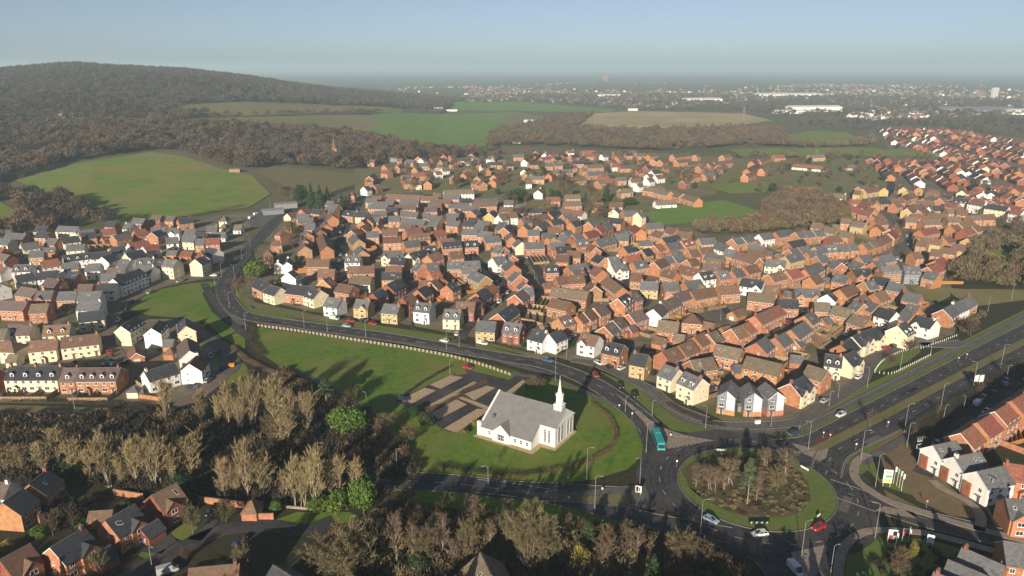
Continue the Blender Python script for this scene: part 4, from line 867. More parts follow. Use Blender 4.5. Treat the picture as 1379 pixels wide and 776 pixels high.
slab(r, [(.303, FY0 - .35, EF - .35 * SLc), (FX + .3, FY0 - .35, EF - .35 * SLc), (FX + .3, YR, RZc), (.303, YR, RZc)], .18); slab(r, [(FX + .3, FY1 + .35, EF - .35 * SLc), (.303, FY1 + .35, EF - .35 * SLc), (.303, YR, RZc), (FX + .3, YR, RZc)], .18)
croof = r.build('roof', 'church_roof', ch)
r = MB()      # eaves boards
for y, x0, x1, z in ((-.52, -18.8, .3, E0 - .5 * SLc), (FY0 - .37, .31, FX + .3, EF - .35 * SLc)): r.box(x0, y - .1, z - .2, x1, y, z + .12)
for sg, ye, ze in ((1, FY0 - .35, EF - .35 * SLc), (-1, FY1 + .35, EF - .35 * SLc)): r.poly([(FX + .303, ye, ze - .25), (FX + .303, YR, RZc - .25), (FX + .303, YR, RZc + .2), (FX + .303, ye, ze + .2)], [(0, 1, 2, 3)])
r.build('fascia', 'white_trim', croof)
g = MB(); x0, x1, ax = -13.9, -7.5, -10.7; eg, ag = 3.3, 6.1
g.poly([(x0, -.9, 0), (x1, -.9, 0), (x1, -.9, eg), (ax, -.9, ag), (x0, -.9, eg), (x0, 0.02, 0), (x1, 0.02, 0), (x1, .02, eg), (x0, .02, eg)], [(0, 1, 2, 3, 4), (5, 0, 4, 8), (1, 6, 7, 2)])
gb = g.build('side_gable', 'white_render', ch); g = MB(); yb = (ag - E0) / SLc + .3
for sx in (-1, 1): slab(g, [(ax + sx * 3.5, -1.1, eg - .25), (ax, -1.1, ag), (ax, yb, ag), (ax + sx * 3.5, .5, eg - .25)][::-sx], .14)
g.build('gable_roof', 'church_roof', gb)
def tall_window(w, h, nx, nz):
    m = MB(); m.box(-w / 2, -.08, 0, w / 2, .02, h, 0); m.box(-w / 2 + .1, -.1, .1, w / 2 - .1, -.082, h - .1, 1)
    for i in range(1, nx): m.box(-w / 2 + w * i / nx - .04, -.13, .1, -w / 2 + w * i / nx + .04, -.102, h - .1, 0)
    for i in range(1, nz): m.box(-w / 2 + .1, -.125, h * i / nz - .035, w / 2 - .1, -.103, h * i / nz + .035, 0)
    return m.data('window', ['white_trim', 'window_glass'])
TW = tall_window(1.0, 1.5, 2, 2); TW3 = tall_window(2.6, 2.3, 4, 2); TWT = tall_window(1.0, 4.6, 2, 6); TWF = tall_window(.9, 5.4, 1, 7)
for x in (-15.6, -5.9, -3.6, -1.4): link('window', TW, ch, (x, 0, 1.0))
link('window', TW3, gb, (ax, -.9, .6))
for x in (1.9, 3.5): link('window', TWT, ch, (x, FY0, .9))
for y in (7.6, 9.6, 13.6, 15.6): o = link('window', TWF, ch, (FX, y, .8)); o.rotation_euler = (0, 0, math.pi / 2)
b = MB(); b.box(FX + .003, 5.7, 7.0, FX + .15, 17.5, 7.3); b.build('string_course', 'white_trim', ch)
s_ = MB(); c = (3.6, YR); s_.box(c[0] - 1.35, c[1] - 1.35, 9.3, c[0] + 1.35, c[1] + 1.35, 12.0); s_.box(c[0] - 1.5, c[1] - 1.5, 12.003, c[0] + 1.5, c[1] + 1.5, 12.3)
st = s_.build('steeple', 'white_trim', ch)
s_ = MB(); s_.lathe([(1.1, 12.303), (1.1, 12.6), (1.0, 12.6), (1.0, 12.9), (.55, 12.9), (.55, 15.0), (1.05, 15.0), (1.05, 15.3), (1.4, 15.35), (1.4, 15.7), (1.0, 15.72)], 8, c)
for i in range(8):
    a = math.pi / 8 + i * math.pi / 4; s_.bar((c[0] + .95 * math.cos(a), c[1] + .95 * math.sin(a), 12.9), (c[0] + .95 * math.cos(a), c[1] + .95 * math.sin(a), 15.0), .16)
s_.build('belfry', 'white_trim', st)
s_ = MB(); s_.lathe([(.92, 15.73), (.68, 16.3), (.44, 17.8), (.22, 19.5), (.05, 20.9), (0, 20.95)], 8, c); s_.bar((c[0], c[1], 20.9), (c[0], c[1], 21.8), .04); s_.build('spire', 'white_trim', st)
b = MB(); b.box(-16.4, 3.1, E0 + 1.3, -15.6, 3.9, E0 + 3.4); b.build('roof_vent', 'grey_door', croof)
def LW(x, y): return (O[0] + x * math.cos(ca) - y * math.sin(ca), O[1] + x * math.sin(ca) + y * math.cos(ca))
sheet('footpath', [LW(*p) for p in ((-20.5, -2.2), (1.8, -2.2), (1.8, FY0 - 2), (FX + 1, FY0 - 2), (FX + 1, 19), (0, 19), (0, 25), (-20.5, 25))], 'tan_paving', z=.14)
# ------------------------------------------------------------------ fences, hedges and walls
def fence(p, q, m='timber', h=1.7, label='', cat='fence', group=None, name='garden_fence', th=0.05, z0=None):
    L = math.dist(p, q)
    if L < .5: return
    n = max(1, round(L / 1.9)); t = MB(); a = math.atan2(q[1] - p[1], q[0] - p[0])
    for i in range(n):
        x0, x1 = L * i / n, L * (i + 1) / n
        for k in range(4): t.box(x0, -th / 2 - .012 * (k % 2), .08 + k * (h - .1) / 4, x1, th / 2, .08 + (k + 1) * (h - .1) / 4 - .02)
        t.box(x0 - .05, th / 2 + .003, 0, x0 + .05, th / 2 + .1, h + .08)
    o = t.build(name, m); o.location = (*p, z0 if z0 is not None else h1(*p)); o.rotation_euler = (0, 0, a); return tag(o, label, cat, group)
def gardens(ox, oy, s, quad, n, m='timber', where='', ends=True):
    P = [gp(ox + x / s, oy + y / s) for x, y in PX(quad)]; lerp = lambda a, b, t: (a[0] + (b[0] - a[0]) * t, a[1] + (b[1] - a[1]) * t)
    for i in range(n + 1):
        fence(lerp(P[0], P[1], i / n), lerp(P[3], P[2], i / n), m, 1.7, 'timber panel fence between back gardens %s' % where, group='garden fences ' + where)
    for a, b in (((P[0], P[1]), (P[3], P[2])) if ends else ()): fence(a, b, m, 1.7, 'timber fence along the end of gardens %s' % where, group='end fences ' + where)
G7 = 7.606
gardens(640, 330, G7, '560 125 715 120 760 190 600 205', 4, where='behind the slate roofed terrace'); gardens(640, 330, G7, '600 545 765 560 670 700 490 700', 4, where='left of the long tan roof')
gardens(790, 290, G7, '510 235 640 190 880 250 800 285', 5, where='below the small paddock'); gardens(790, 290, G7, '225 365 440 300 640 315 480 400', 6, where='inside the ring of brick houses')
gardens(790, 290, G7, '795 590 880 560 1080 640 1000 680', 4, where='behind the buff stone house'); gardens(790, 370, G7, '965 335 1360 270 1430 340 1110 400', 8, where='behind the long brown terrace')
gardens(940, 380, G7, '1100 575 1215 490 1420 600 1250 690', 6, where='beside the dark parking lane'); gardens(1090, 370, G7, '90 560 200 510 350 560 230 650', 4, where='below the tan grey roofs')
gardens(940, 300, G7, '870 640 1010 570 1250 620 980 690', 6, where='below the red roofed terrace'); gardens(940, 300, G7, '710 245 960 195 1369 190 820 300', 7, where='between the two slate roofed rows')
gardens(480, 350, G7, '890 290 1060 200 1180 260 1030 380', 5, where='in the middle of the left estate'); gardens(500, 240, G7, '100 500 170 500 300 500 290 470', 3, where='behind the brown roofed block')
gardens(1345, 573, 1, '0 -2 34 -16 50 18 12 30', 6, 'orange_timber', 'on the new estate'); gardens(640, 400, G7, '480 160 700 195 690 300 480 250', 3, where='behind the red dormer house')
gardens(0, 280, G7, '480 420 1120 395 1140 440 500 470', 9, where='on the upper left estate'); gardens(0, 370, G7, '320 600 440 520 430 640 330 650', 2, where='in the shaded left estate')
gardens(330, 240, G7, '560 590 740 560 740 690 560 720', 4, 'orange_timber', 'beside the dark side street'); gardens(480, 350, G7, '770 400 860 350 950 380 880 440', 3, 'orange_timber', 'behind the white dormer house')
gardens(940, 460, G7, '130 350 260 340 260 450 130 450', 3, where='beside the grey townhouses'); gardens(790, 450, G7, '1290 420 1369 380 1369 480 1290 520', 3, where='behind the cream corner house')
gardens(1090, 290, G7, '470 220 560 180 720 220 620 280', 3, where='around the winding hill road'); gardens(1090, 290, G7, '0 620 200 560 260 640 30 700', 5, where='behind the slate roofed rows')
gardens(940, 300, G7, '300 385 330 340 470 420 340 490', 4, where='behind the brown roofed rows'); gardens(640, 330, G7, '1195 500 1369 500 1369 580 1195 580', 4, where='beside the tall brown gable')
gardens(1199, 230, G7, '500 600 660 590 660 680 520 700', 3, where='on the far hill road'); gardens(500, 240, G7, '1000 345 1160 350 1160 420 1000 420', 3, where='below the tan terrace')
gardens(160, 270, G7, '420 600 640 590 640 640 420 660', 3, where='behind the tall cream block'); gardens(500, 240, G7, '0 520 100 520 100 640 0 640', 3, where='left of the brown block')
fence(gp(1220, 382.5), gp(1297, 383), 'orange_timber', 1.8, 'orange brick garden wall along the top of the meadow', 'wall', name='garden_wall', th=.2)
# pale open fence in front of the long lawn: one fence with many pales
def rail_fence(name, line, label, m, h, gap, w=.12, cat='fence', rails=True, group=None, panel=0):
    t = MB(); d = 0; L = [line[0]]
    o = empty(name, (*line[0], h1(*line[0]))); tag(o, label, cat, group)
    loc = [(x - line[0][0], y - line[0][1]) for x, y in line]
    r = MB(); acc = 0; nxt = 0
    for (x0, y0), (x1, y1) in zip(loc, loc[1:]):
        s = math.hypot(x1 - x0, y1 - y0); ux, uy = (x1 - x0) / s, (y1 - y0) / s
        while nxt <= acc + s:
            q = nxt - acc; cx, cy = x0 + ux * q, y0 + uy * q
            if panel:
                a = (cx - ux * panel / 2, cy - uy * panel / 2); b = (cx + ux * panel / 2, cy + uy * panel / 2); nx, ny = -uy * .04, ux * .04
                t.poly([(a[0] - nx, a[1] - ny, 0), (b[0] - nx, b[1] - ny, 0), (b[0] + nx, b[1] + ny, 0), (a[0] + nx, a[1] + ny, 0), (a[0] - nx, a[1] - ny, h), (b[0] - nx, b[1] - ny, h), (b[0] + nx, b[1] + ny, h), (a[0] + nx, a[1] + ny, h)], [(0, 1, 5, 4), (1, 2, 6, 5), (2, 3, 7, 6), (3, 0, 4, 7), (4, 5, 6, 7)])
            else: t.box(cx - w / 2, cy - w / 2, 0, cx + w / 2, cy + w / 2, h)
            nxt += gap
        acc += s
        if rails:
            for z in (h * .45, h * .85): r.bar((x0, y0, z), (x1, y1, z), .05, n=4)
    t.build('pale', m, o)
    if r.f: r.build('rail', m, o)
    return o
rail_fence('garden_fence', wl('348 440 400 447 470 458 540 469 600 480 640 490 690 507'), 'long pale timber fence between the main road and the lawn', 'weathered_timber', 1.3, 2.0, panel=1.1)
rail_fence('post_fence', wl('1178 500 1190 486 1215 474 1242 467'), 'white post fence on the upper edge of the green triangle', 'white_trim', 1.0, 1.6, .16, rails=False); rail_fence('post_fence', wl('1178 502 1200 504 1225 493 1255 478'), 'white post fence on the lower edge of the green triangle', 'white_trim', 1.0, 1.6, .16, rails=False)
rail_fence('rail_fence', wl('490 575 491 640'), 'metal rail fence on the left of the dark footpath', 'galvanised', 1.2, 2.5, .06); rail_fence('rail_fence', wl('504 577 511 645'), 'metal rail fence on the right of the dark footpath', 'galvanised', 1.2, 2.5, .06)
rail_fence('rail_fence', wl('70 556 130 557 205 559'), 'low white rail fence on the verge below the brick terrace', 'white_trim', .7, 2.0, .07)
rail_fence('post_fence', wl('1240 470 1262 463 1290 452'), 'white bollard line by the estate entrance', 'white_trim', 1.0, 1.8, .16, rails=False)
def brick_wall(a, b, label, h=1.9, m='orange_brick'):
    p, q = gp(*a), gp(*b); L = math.dist(p, q); o = empty('garden_wall', (*p, 0), math.atan2(q[1] - p[1], q[0] - p[0])); tag(o, label, 'wall')
    t = MB(); t.box(0, -.12, -.2, L, .12, h); n = max(1, int(L / 3.5))
    for i in range(n + 1): t.box(L * i / n - .22, -.2, -.2, L * i / n + .22, .2, h + .12)
    t.build('wall', m, o); t = MB(); t.box(0, -.17, h + .003, L, .17, h + .1); t.build('coping', 'ridge_tiles', o)
brick_wall((269, 677), (328, 684), 'orange brick garden wall left of the pyramid roofed pavilion'); brick_wall((155, 667), (193, 673), 'orange brick garden wall behind the front gabled houses'); brick_wall((348, 700), (368, 700), 'short brick wall with pier right of the pavilion')
brick_wall((1322, 590), (1379, 612), 'orange brick wall between the white houses and red terrace'); brick_wall((384, 684), (430, 688), 'low pale wall at the foot of the poplars', .7, 'paving')
brick_wall((180, 535), (215, 540), 'low brick wall in front of the dark roofed white house', 1.5)
# ------------------------------------------------------------------ lamp posts
def lamp_proto(h, arm, double=False):
    o = empty('street_lamp', (0, 0, 0)); m = MB(); m.bar((0, 0, 0), (0, 0, 1.4), .13, .12, 8); m.bar((0, 0, 1.4), (0, 0, h), .09, .065, 8); m.build('pole', 'galvanised', o)
    for sx in ((1, -1) if double else (1,)):
        m = MB(); m.bar((0, 0, h - .05), (sx * arm * .6, 0, h + .25), .05, n=6); m.bar((sx * arm * .6, 0, h + .25), (sx * arm, 0, h + .28), .05, n=6)
        a = m.build('arm', 'galvanised', o)
        m = MB(); x0, x1 = sorted((sx * arm, sx * (arm + .7))); m.poly([(x0, -.10, h + .22), (x1, -.13, h + .2), (x1, .13, h + .2), (x0, .10, h + .22), (x0, -.08, h + .34), (x1, -.09, h + .32), (x1, .09, h + .32), (x0, .08, h + .34)], [(0, 3, 2, 1), (4, 5, 6, 7), (0, 1, 5, 4), (1, 2, 6, 5), (2, 3, 7, 6), (3, 0, 4, 7)])
        m.build('lamp_head', 'galvanised', a)
    return o
LP = {10: lamp_proto(10, 1.2), 8: lamp_proto(8, .9), 6: lamp_proto(5.6, .5)}; used = set()
def lamp(px, py, h, label, rz=0.0, group='lamp posts'):
    x, y = gp(px, py); o = LP[h] if h not in used else copy_tree(LP[h]); used.add(h)
    o.location = (x, y, h1(x, y) + .1); o.rotation_euler = (0, 0, rz); tag(o, label, 'street lamp', group)
LAMPS = [(657.6, 672, 10, 'beside the shaded west road, furthest left of its row'), (790, 645.6, 10, 'on the lawn edge below the church steeple'), (800.8, 686, 10, 'on the paved island in the shaded west road'), (861, 660, 10, 'beside the black and white sign by the roundabout'), (870, 610, 10, 'on the grass left of the teal bus'),
         (763, 482, 8, 'at the junction right of the white corner house'), (748, 514, 10, 'directly behind the church steeple'), (943, 720, 10, 'at the near left edge of the roundabout'), (1079, 751, 10, 'on the south splitter island below the roundabout'), (1088, 607, 10, 'on the splitter island above the roundabout'),
         (1159, 620, 10, 'at the inside bend where the dual carriageway starts'), (1178.6, 656, 10, 'left of the green hoarding'), (1178, 725.6, 10, 'at the south east splitter, left of the red hoarding'), (1217.6, 582.4, 10, 'on the dual carriageway verge, second right of the start'), (1266, 553, 10, 'on the verge opposite the parked silver van'),
         (1310, 522, 10, 'behind the big pale road sign'), (1347, 497, 10, 'on the carriageway verge at the right edge'), (1355, 511, 6, 'beside the blue parked cars on the side road'), (1297, 554, 6, 'beside the parked white van'), (1270, 567, 6, 'at the dark hedge on the side road'), (1221, 602, 8, 'on the bare earth left of the white houses'),
         (1167.5, 522, 8, 'beside the white car on the service road'), (1212, 498.6, 8, 'at the foot of the fenced green triangle'), (1253, 478, 8, 'at the right tip of the fenced green triangle'), (1128.4, 536, 6, 'on the service road by the cream gables'), (1116, 548, 6, 'beside the silver car on the service road'),
         (409.7, 441.6, 8, 'on the main road below the cream gabled pair'), (441, 447, 8, 'on the main road below the white terrace'), (492.7, 455, 8, 'on the main road below the buff stone house'), (309, 415, 8, 'inside the left road bend'), (319, 398.6, 8, 'on the outer verge of the left road bend'), (289.6, 385, 6, 'at the estate entrance by the left lawn'), (298.5, 373, 8, 'beside the tall cream gable near the left lawn'),
         (316, 376, 8, 'above the bend by the brown scrub'), (326, 350, 8, 'on the road rising left of the hip roofed houses'), (331, 444.6, 8, 'at the corner of the long lawn'), (337, 332, 8, 'higher up the road on the left'), (393, 277, 8, 'at the top of the climbing road by the conifers'), (398, 270, 8, 'second at the top of the climbing road'), (364, 282, 8, 'at the edge of the green field by the yard'),
         (601.5, 471, 8, 'beside the white car on the main road'), (618.5, 468, 8, 'at the side street by the cream dormer house'), (493.8, 549, 6, 'at the top of the dark footpath'), (535, 638, 8, 'standing in the dark scrub right of the footpath'), (606, 504, 6, 'at the far corner of the church car park'), (101, 552, 6, 'in front of the brick dormer terrace'), (205, 765, 6, 'on the lane at lower left'), (473.5, 722, 6, 'at the turning head below the poplars'),
         (719.5, 378, 6, 'in the parking court behind the slate terrace'), (766, 338.6, 6, 'on the street above the slate terrace'), (675, 411.5, 6, 'on the rising side street'), (1052, 441, 6, 'on the street below the red roofed terrace'), (842, 555, 6, 'on the verge left of the splitter island'), (878, 561, 6, 'on the verge by the cream dormer corner house'), (950, 577, 8, 'in front of the left grey townhouse'), (1038, 575, 8, 'in front of the right grey townhouse'), (430, 630, 8, 'alone among the poplars'), (970, 432, 6, 'in the grey parking court'), (1118, 775, 8, 'at the bottom edge by the red hoarding grass'), (1330, 420, 8, 'on the far carriageway verge'), (1362, 404, 8, 'furthest along the carriageway verge')]
for i, (px, py, h, w) in enumerate(LAMPS): lamp(px, py, h, '%s street lamp %s' % ({10: 'tall grey', 8: 'grey', 6: 'short grey'}[h], w), random.uniform(-.4, .4) + (math.pi if i % 3 == 0 else 0))
# ------------------------------------------------------------------ vehicles
def wheel_mesh(r=.32, w=.22):
    m = MB(); n = 14
    for i in range(n):
        a, b = 2 * math.pi * i / n, 2 * math.pi * (i + 1) / n; A = (r * math.cos(a), r * math.sin(a)); B = (r * math.cos(b), r * math.sin(b))
        m.poly([(A[0], -w / 2, A[1]), (B[0], -w / 2, B[1]), (B[0], w / 2, B[1]), (A[0], w / 2, A[1])], [(0, 1, 2, 3)], 0)
        for sy in (-1, 1):
            m.poly([(A[0], sy * w / 2, A[1]), (B[0], sy * w / 2, B[1]), (B[0] * .6, sy * w / 2, B[1] * .6), (A[0] * .6, sy * w / 2, A[1] * .6)], [(0, 1, 2, 3)[::sy]], 0)
            m.poly([(A[0] * .6, sy * (w / 2 - .02), A[1] * .6), (B[0] * .6, sy * (w / 2 - .02), B[1] * .6), (0, sy * (w / 2 - .04), 0)], [(0, 1, 2)[::sy]], 1)
    return m.data('wheel', ['tyre_rubber', 'galvanised'])
WH = wheel_mesh(); WHB = wheel_mesh(.48, .28)
def loft(mb, secs, mi=0):
    """secs: list of rings of equal length"""
    n = len(secs[0]); k = len(mb.v)
    for s in secs: mb.v += [tuple(p) for p in s]
    for a in range(len(secs) - 1):
        for i in range(n):
            j = (i + 1) % n; mb.f.append((k + a * n + i, k + a * n + j, k + (a + 1) * n + j, k + (a + 1) * n + i)); mb.m.append(mi)
    mb.f.append(tuple(k + i for i in reversed(range(n)))); mb.m.append(mi); mb.f.append(tuple(k + (len(secs) - 1) * n + i for i in range(n))); mb.m.append(mi)
def bodysec(x, w, z0, z1, r=.18): return [(x, -w * .9, z0), (x, w * .9, z0), (x, w, z0 + r), (x, w, z1 - r), (x, w * .86, z1), (x, -w * .86, z1), (x, -w, z1 - r), (x, -w, z0 + r)]
def car_proto(kind):
    o = empty({'car': 'parked_car', 'van': 'van', 'pickup': 'pickup_truck'}[kind], (0, 0, 0))
    B = MB(); G = MB(); Rf = MB()
    if kind == 'car':
        loft(B, [bodysec(x, w, a, b) for x, w, a, b in ((-2.12, .72, .42, .78), (-2.0, .84, .28, .92), (-1.3, .89, .24, .95), (0, .9, .22, .95), (.9, .89, .22, .92), (1.6, .86, .24, .84), (2.0, .80, .28, .72), (2.14, .66, .36, .6))])
        gl = [(-1.95, .76, .90), (-1.45, .62, 1.42), (.1, .64, 1.46), (1.15, .76, .90)]
    elif kind == 'van':
        loft(B, [bodysec(x, w, a, b) for x, w, a, b in ((-2.5, .9, .35, 1.95), (-2.4, .95, .3, 2.05), (.9, .96, .3, 2.05), (1.05, .95, .3, 1.2), (2.1, .9, .3, 1.0), (2.4, .8, .35, .75))])
        gl = [(.9, .9, 1.0), (.92, .86, 2.0), (1.0, .86, 2.0), (1.9, .8, 1.04)]
    else:
        loft(B, [bodysec(x, w, a, b) for x, w, a, b in ((-2.6, .9, .4, .95), (-.35, .92, .35, .95), (-.3, .92, .3, 1.0), (1.2, .92, .3, 1.0), (2.2, .86, .3, .9), (2.45, .7, .35, .7))]); B.box(-2.55, -.85, .953, -.4, -.78, 1.35); B.box(-2.55, .78, .953, -.4, .85, 1.35); B.box(-2.55, -.78, .953, -2.48, .78, 1.35)
        gl = [(-.3, .82, .98), (-.15, .7, 1.72), (.7, .7, 1.74), (1.4, .8, .98)]
    k = [[(x, -w, z), (x, w, z)] for x, w, z in gl]
    body = None
    # glasshouse as a closed loft, roof panel proud of it
    (x0, w0, z0), (x1, w1, z1), (x2, w2, z2), (x3, w3, z3) = gl
    G.poly([(x0, -w0, z0 - .02), (x3, -w3, z3 - .02), (x3, w3, z3 - .02), (x0, w0, z0 - .02), (x1, -w1, z1), (x2, -w2, z2), (x2, w2, z2), (x1, w1, z1)], [(0, 1, 5, 4), (1, 2, 6, 5), (2, 3, 7, 6), (3, 0, 4, 7), (4, 5, 6, 7)])
    Rf.box(x1 + .03, -w1 + .01, z1 + .004, x2 - .03, w1 - .01, z1 + .06)
    for sy in (-1, 1):
        for xa, wa, za, xb, wb, zb in ((x0, w0, z0, x1, w1, z1), (x3, w3, z3, x2, w2, z2), ((x0 + x3) / 2 - .1, w0 + .01, z0, (x1 + x2) / 2, w1 + .01, z1)): Rf.bar((xa, sy * wa, za), (xb, sy * wb, zb + .03), .05, n=4)
    b = B.build('body', 'paint_white', o); G.build('window_glass', 'window_glass', o); Rf.build('car_roof', 'paint_white', o)
    xw = 1.32 if kind == 'car' else 1.55
    for x in (-xw, xw):
        for y in (-.8, .8): link('wheel', WH, o, (x, y, .32))
    xf = {'car': 2.06, 'van': 2.3, 'pickup': 2.35}[kind]; xb = {'car': -2.1, 'van': -2.5, 'pickup': -2.6}[kind]
    for y in (-.58, .58):
        m = MB(); m.box(xf - .12, y - .16, .58, xf + .08, y + .16, .72); m.build('headlight', 'headlight_glass', o); m = MB(); m.box(xb - .03, y - .14, .66, xb + .12, y + .14, .86); m.build('tail_light', 'red_light', o)
    return o
PROTO = {}; PMESH = {}
def car(px, py, ang_or, colour, label, kind='car', group='cars and vans'):
    x, y = gp(px, py)
    first = kind not in PROTO
    if first: PROTO[kind] = car_proto(kind)
    o = PROTO[kind] if first else copy_tree(PROTO[kind])
    o.location = (x, y, h1(x, y) + .23); o.rotation_euler = (0, 0, ang_or if not isinstance(ang_or, tuple) else heading(ang_or[:2], ang_or[2:]))
    for c in o.children:
        if c.name.split('.')[0] in ('body', 'car_roof'):
            key = (kind, c.name.split('.')[0], colour)
            if key not in PMESH: PMESH[key] = c.data.copy(); PMESH[key].materials[0] = MAT['paint_' + colour]
            c.data = PMESH[key]
    tag(o, label, kind if kind != 'pickup' else 'pickup truck', group)
car(1102, 713, (1112, 708, 1093, 717), 'red', 'bright red car driving round the near right side of the roundabout')
car(957, 703, (948, 699, 966, 707), 'pale_blue', 'pale blue car driving past the near left edge of the roundabout'); car(1023, 722, (1032, 721, 1014, 723), 'white', 'white hatchback at the bottom of the roundabout')
car(1071, 771, (1063, 762, 1080, 781), 'white', 'white van leaving the roundabout at the bottom edge', 'van'); car(1069, 586, (1076, 586, 1062, 587), 'dark_blue', 'dark blue car entering the roundabout at the top')
car(1132, 561, (1140, 557, 1125, 564), 'white', 'white car on the dual carriageway nearest the roundabout'); car(1110, 542, (1103, 546, 1118, 537), 'silver', 'silver car parked by the cream gabled houses'); car(1156, 510, (1152, 513, 1161, 506), 'white', 'white car parked beside the big cream house')
car(1193, 471, (1187, 473, 1199, 469), 'red', 'red car parked by the cream gable above the triangle'); car(1204, 468, (1199, 470, 1210, 466), 'black', 'black car parked just right of the red car'); car(1316, 546, (1311, 550, 1322, 541), 'white', 'white van parked on the side road by the red terrace', 'van')
car(1339, 531, (1334, 535, 1346, 526), 'dark_blue', 'dark blue car parked behind the white van'); car(1354, 520, (1349, 525, 1360, 516), 'pale_blue', 'pale blue car furthest up the side road row')
car(806, 491, (801, 488, 812, 494), 'white', 'white car parked on the service road left of a brick house'); car(821, 497, (815, 494, 827, 500), 'black', 'black car parked between two white cars'); car(837, 498, (831, 500, 842, 495), 'white', 'white car on the drive between two brick houses')
car(802, 507, (799, 503, 806, 512), 'red', 'dark red car coming down the main road'); car(834.5, 522, (829, 516, 840, 528), 'black', 'black car first in the queue towards the roundabout'); car(854, 534, (850, 528, 859, 540), 'black', 'black car second in the queue towards the roundabout')
car(882, 505, (878, 506, 887, 503), 'black', 'black car under the buff corner house wall'); car(962, 525, (957, 527, 968, 523), 'dark_blue', 'dark blue car behind the left grey townhouse'); car(738, 487.5, (732, 486, 744, 489), 'blue', 'blue car at the church turning'); car(650, 464.5, (642, 463, 659, 466), 'white', 'white pickup truck on the main road', 'pickup')
car(708, 467, (703, 469, 714, 465), 'black', 'black car beside the red dormer house'); car(598.5, 461, (604, 462, 593, 460), 'white', 'white car on the main road near the side street'); car(472, 434, (467, 433, 478, 435), 'red', 'red car parked before the buff stone house'); car(490, 433.5, (485, 433, 496, 434), 'black', 'black car parked left of the yellow stone house'); car(467, 441, (461, 440, 473, 442), 'silver', 'silver car on the main road below the parked red car')
car(451, 431, (444, 430, 458, 432), 'pale_green', 'pale green van parked before the white terrace', 'van'); car(502, 438, (496, 437, 508, 439), 'red', 'red car parked below the side yard'); car(629.6, 497, (626, 496, 634, 498), 'red', 'small red car at the corner of the church car park'); car(543, 540, (537, 537, 549, 543), 'dark_blue', 'blue car parked at the shaded left end of the car park')
car(280, 514.5, (275, 518, 286, 510), 'silver', 'silver car parked on the paved lane by the poplars'); car(258, 523.5, (252, 523, 265, 524), 'dark_blue', 'blue car beside the white gable wall by the poplars'); car(284, 482, (283, 478, 286, 487), 'pale_blue', 'pale blue car in the shaded lane of the left estate'); car(152, 493, (147, 493, 158, 492), 'blue', 'blue car behind the brick dormer terrace')
car(282, 692, (283, 684, 281, 698), 'black', 'black car on the drive left of the pavilion'); car(1140, 452, (1134, 455, 1147, 449), 'white', 'white car on the street beside the white gable'); car(1084, 424, (1079, 427, 1090, 420), 'silver', 'silver car on the street by the dark slate house'); car(1015, 461, (1009, 463, 1022, 459), 'white', 'white car on the street below the brown terrace'); car(1222, 326, (1220, 322, 1224, 331), 'dark_blue', 'dark car on the winding hill road'); car(684, 388, (682, 384, 686, 392), 'red', 'red car at the corner of the rising side street')
car(345, 290, (340, 291, 351, 288), 'white', 'white van furthest right in the roadside yard', 'van'); car(338, 295, (334, 296, 343, 293), 'white', 'white van in the middle of the roadside yard', 'van'); car(355, 286, (350, 287, 361, 285), 'blue', 'blue van in the roadside yard', 'van'); car(802, 447, (797, 449, 808, 444), 'silver', 'silver car in the street left of the brick gables'); car(866, 399, (866, 394, 867, 404), 'white', 'white car in the street by the buff stone house'); car(227, 772, (214, 776, 245, 767), 'silver', 'pale van at the bottom edge on the shaded lane', 'van'); car(323, 733, (318, 737, 328, 729), 'dark_blue', 'dark blue car in the shade by the lane'); car(1208, 350, (1207, 346, 1209, 355), 'white', 'white car at the foot of the hill road'); car(458, 300, (459, 294, 457, 306), 'white', 'white car in the dark side street'); car(1198, 242, (1197, 238, 1199, 246), 'white', 'white car on the road into the far estate')
# the bus
x, y = gp(886.5, 598); bus = empty('bus', (x, y, .23), heading((882.5, 586), (890, 607))); tag(bus, 'teal single deck bus waiting at the roundabout entry', 'bus')
m = MB(); loft(m, [bodysec(xx, w, a, b, .25) for xx, w, a, b in ((-5.3, 1.1, .5, 2.7), (-5.15, 1.22, .35, 2.9), (4.9, 1.24, .32, 2.95), (5.15, 1.2, .35, 2.85), (5.3, 1.05, .5, 2.6))]); m.build('body', 'paint_teal', bus)
m = MB(); m.box(-4.9, -1.26, 1.35, 4.6, -1.243, 2.35); m.box(-4.9, 1.243, 1.35, 4.6, 1.26, 2.35); m.build('side_window', 'window_glass', bus)
m = MB(); m.box(5.20, -1.02, 1.15, 5.315, 1.02, 2.4); m.build('windscreen', 'window_glass', bus)
for xx in (-3.2, 3.3):
    for yy in (-1.1, 1.1): link('wheel', WHB, bus, (xx, yy, .48))
m = MB(); m.box(-3.5, -.8, 2.955, -1.2, .8, 3.15); m.build('roof_unit', 'paint_teal', bus)
for yy in (-.85, .85): m = MB(); m.box(5.22, yy - .16, .62, 5.34, yy + .16, .82); m.build('headlight', 'headlight_glass', bus)
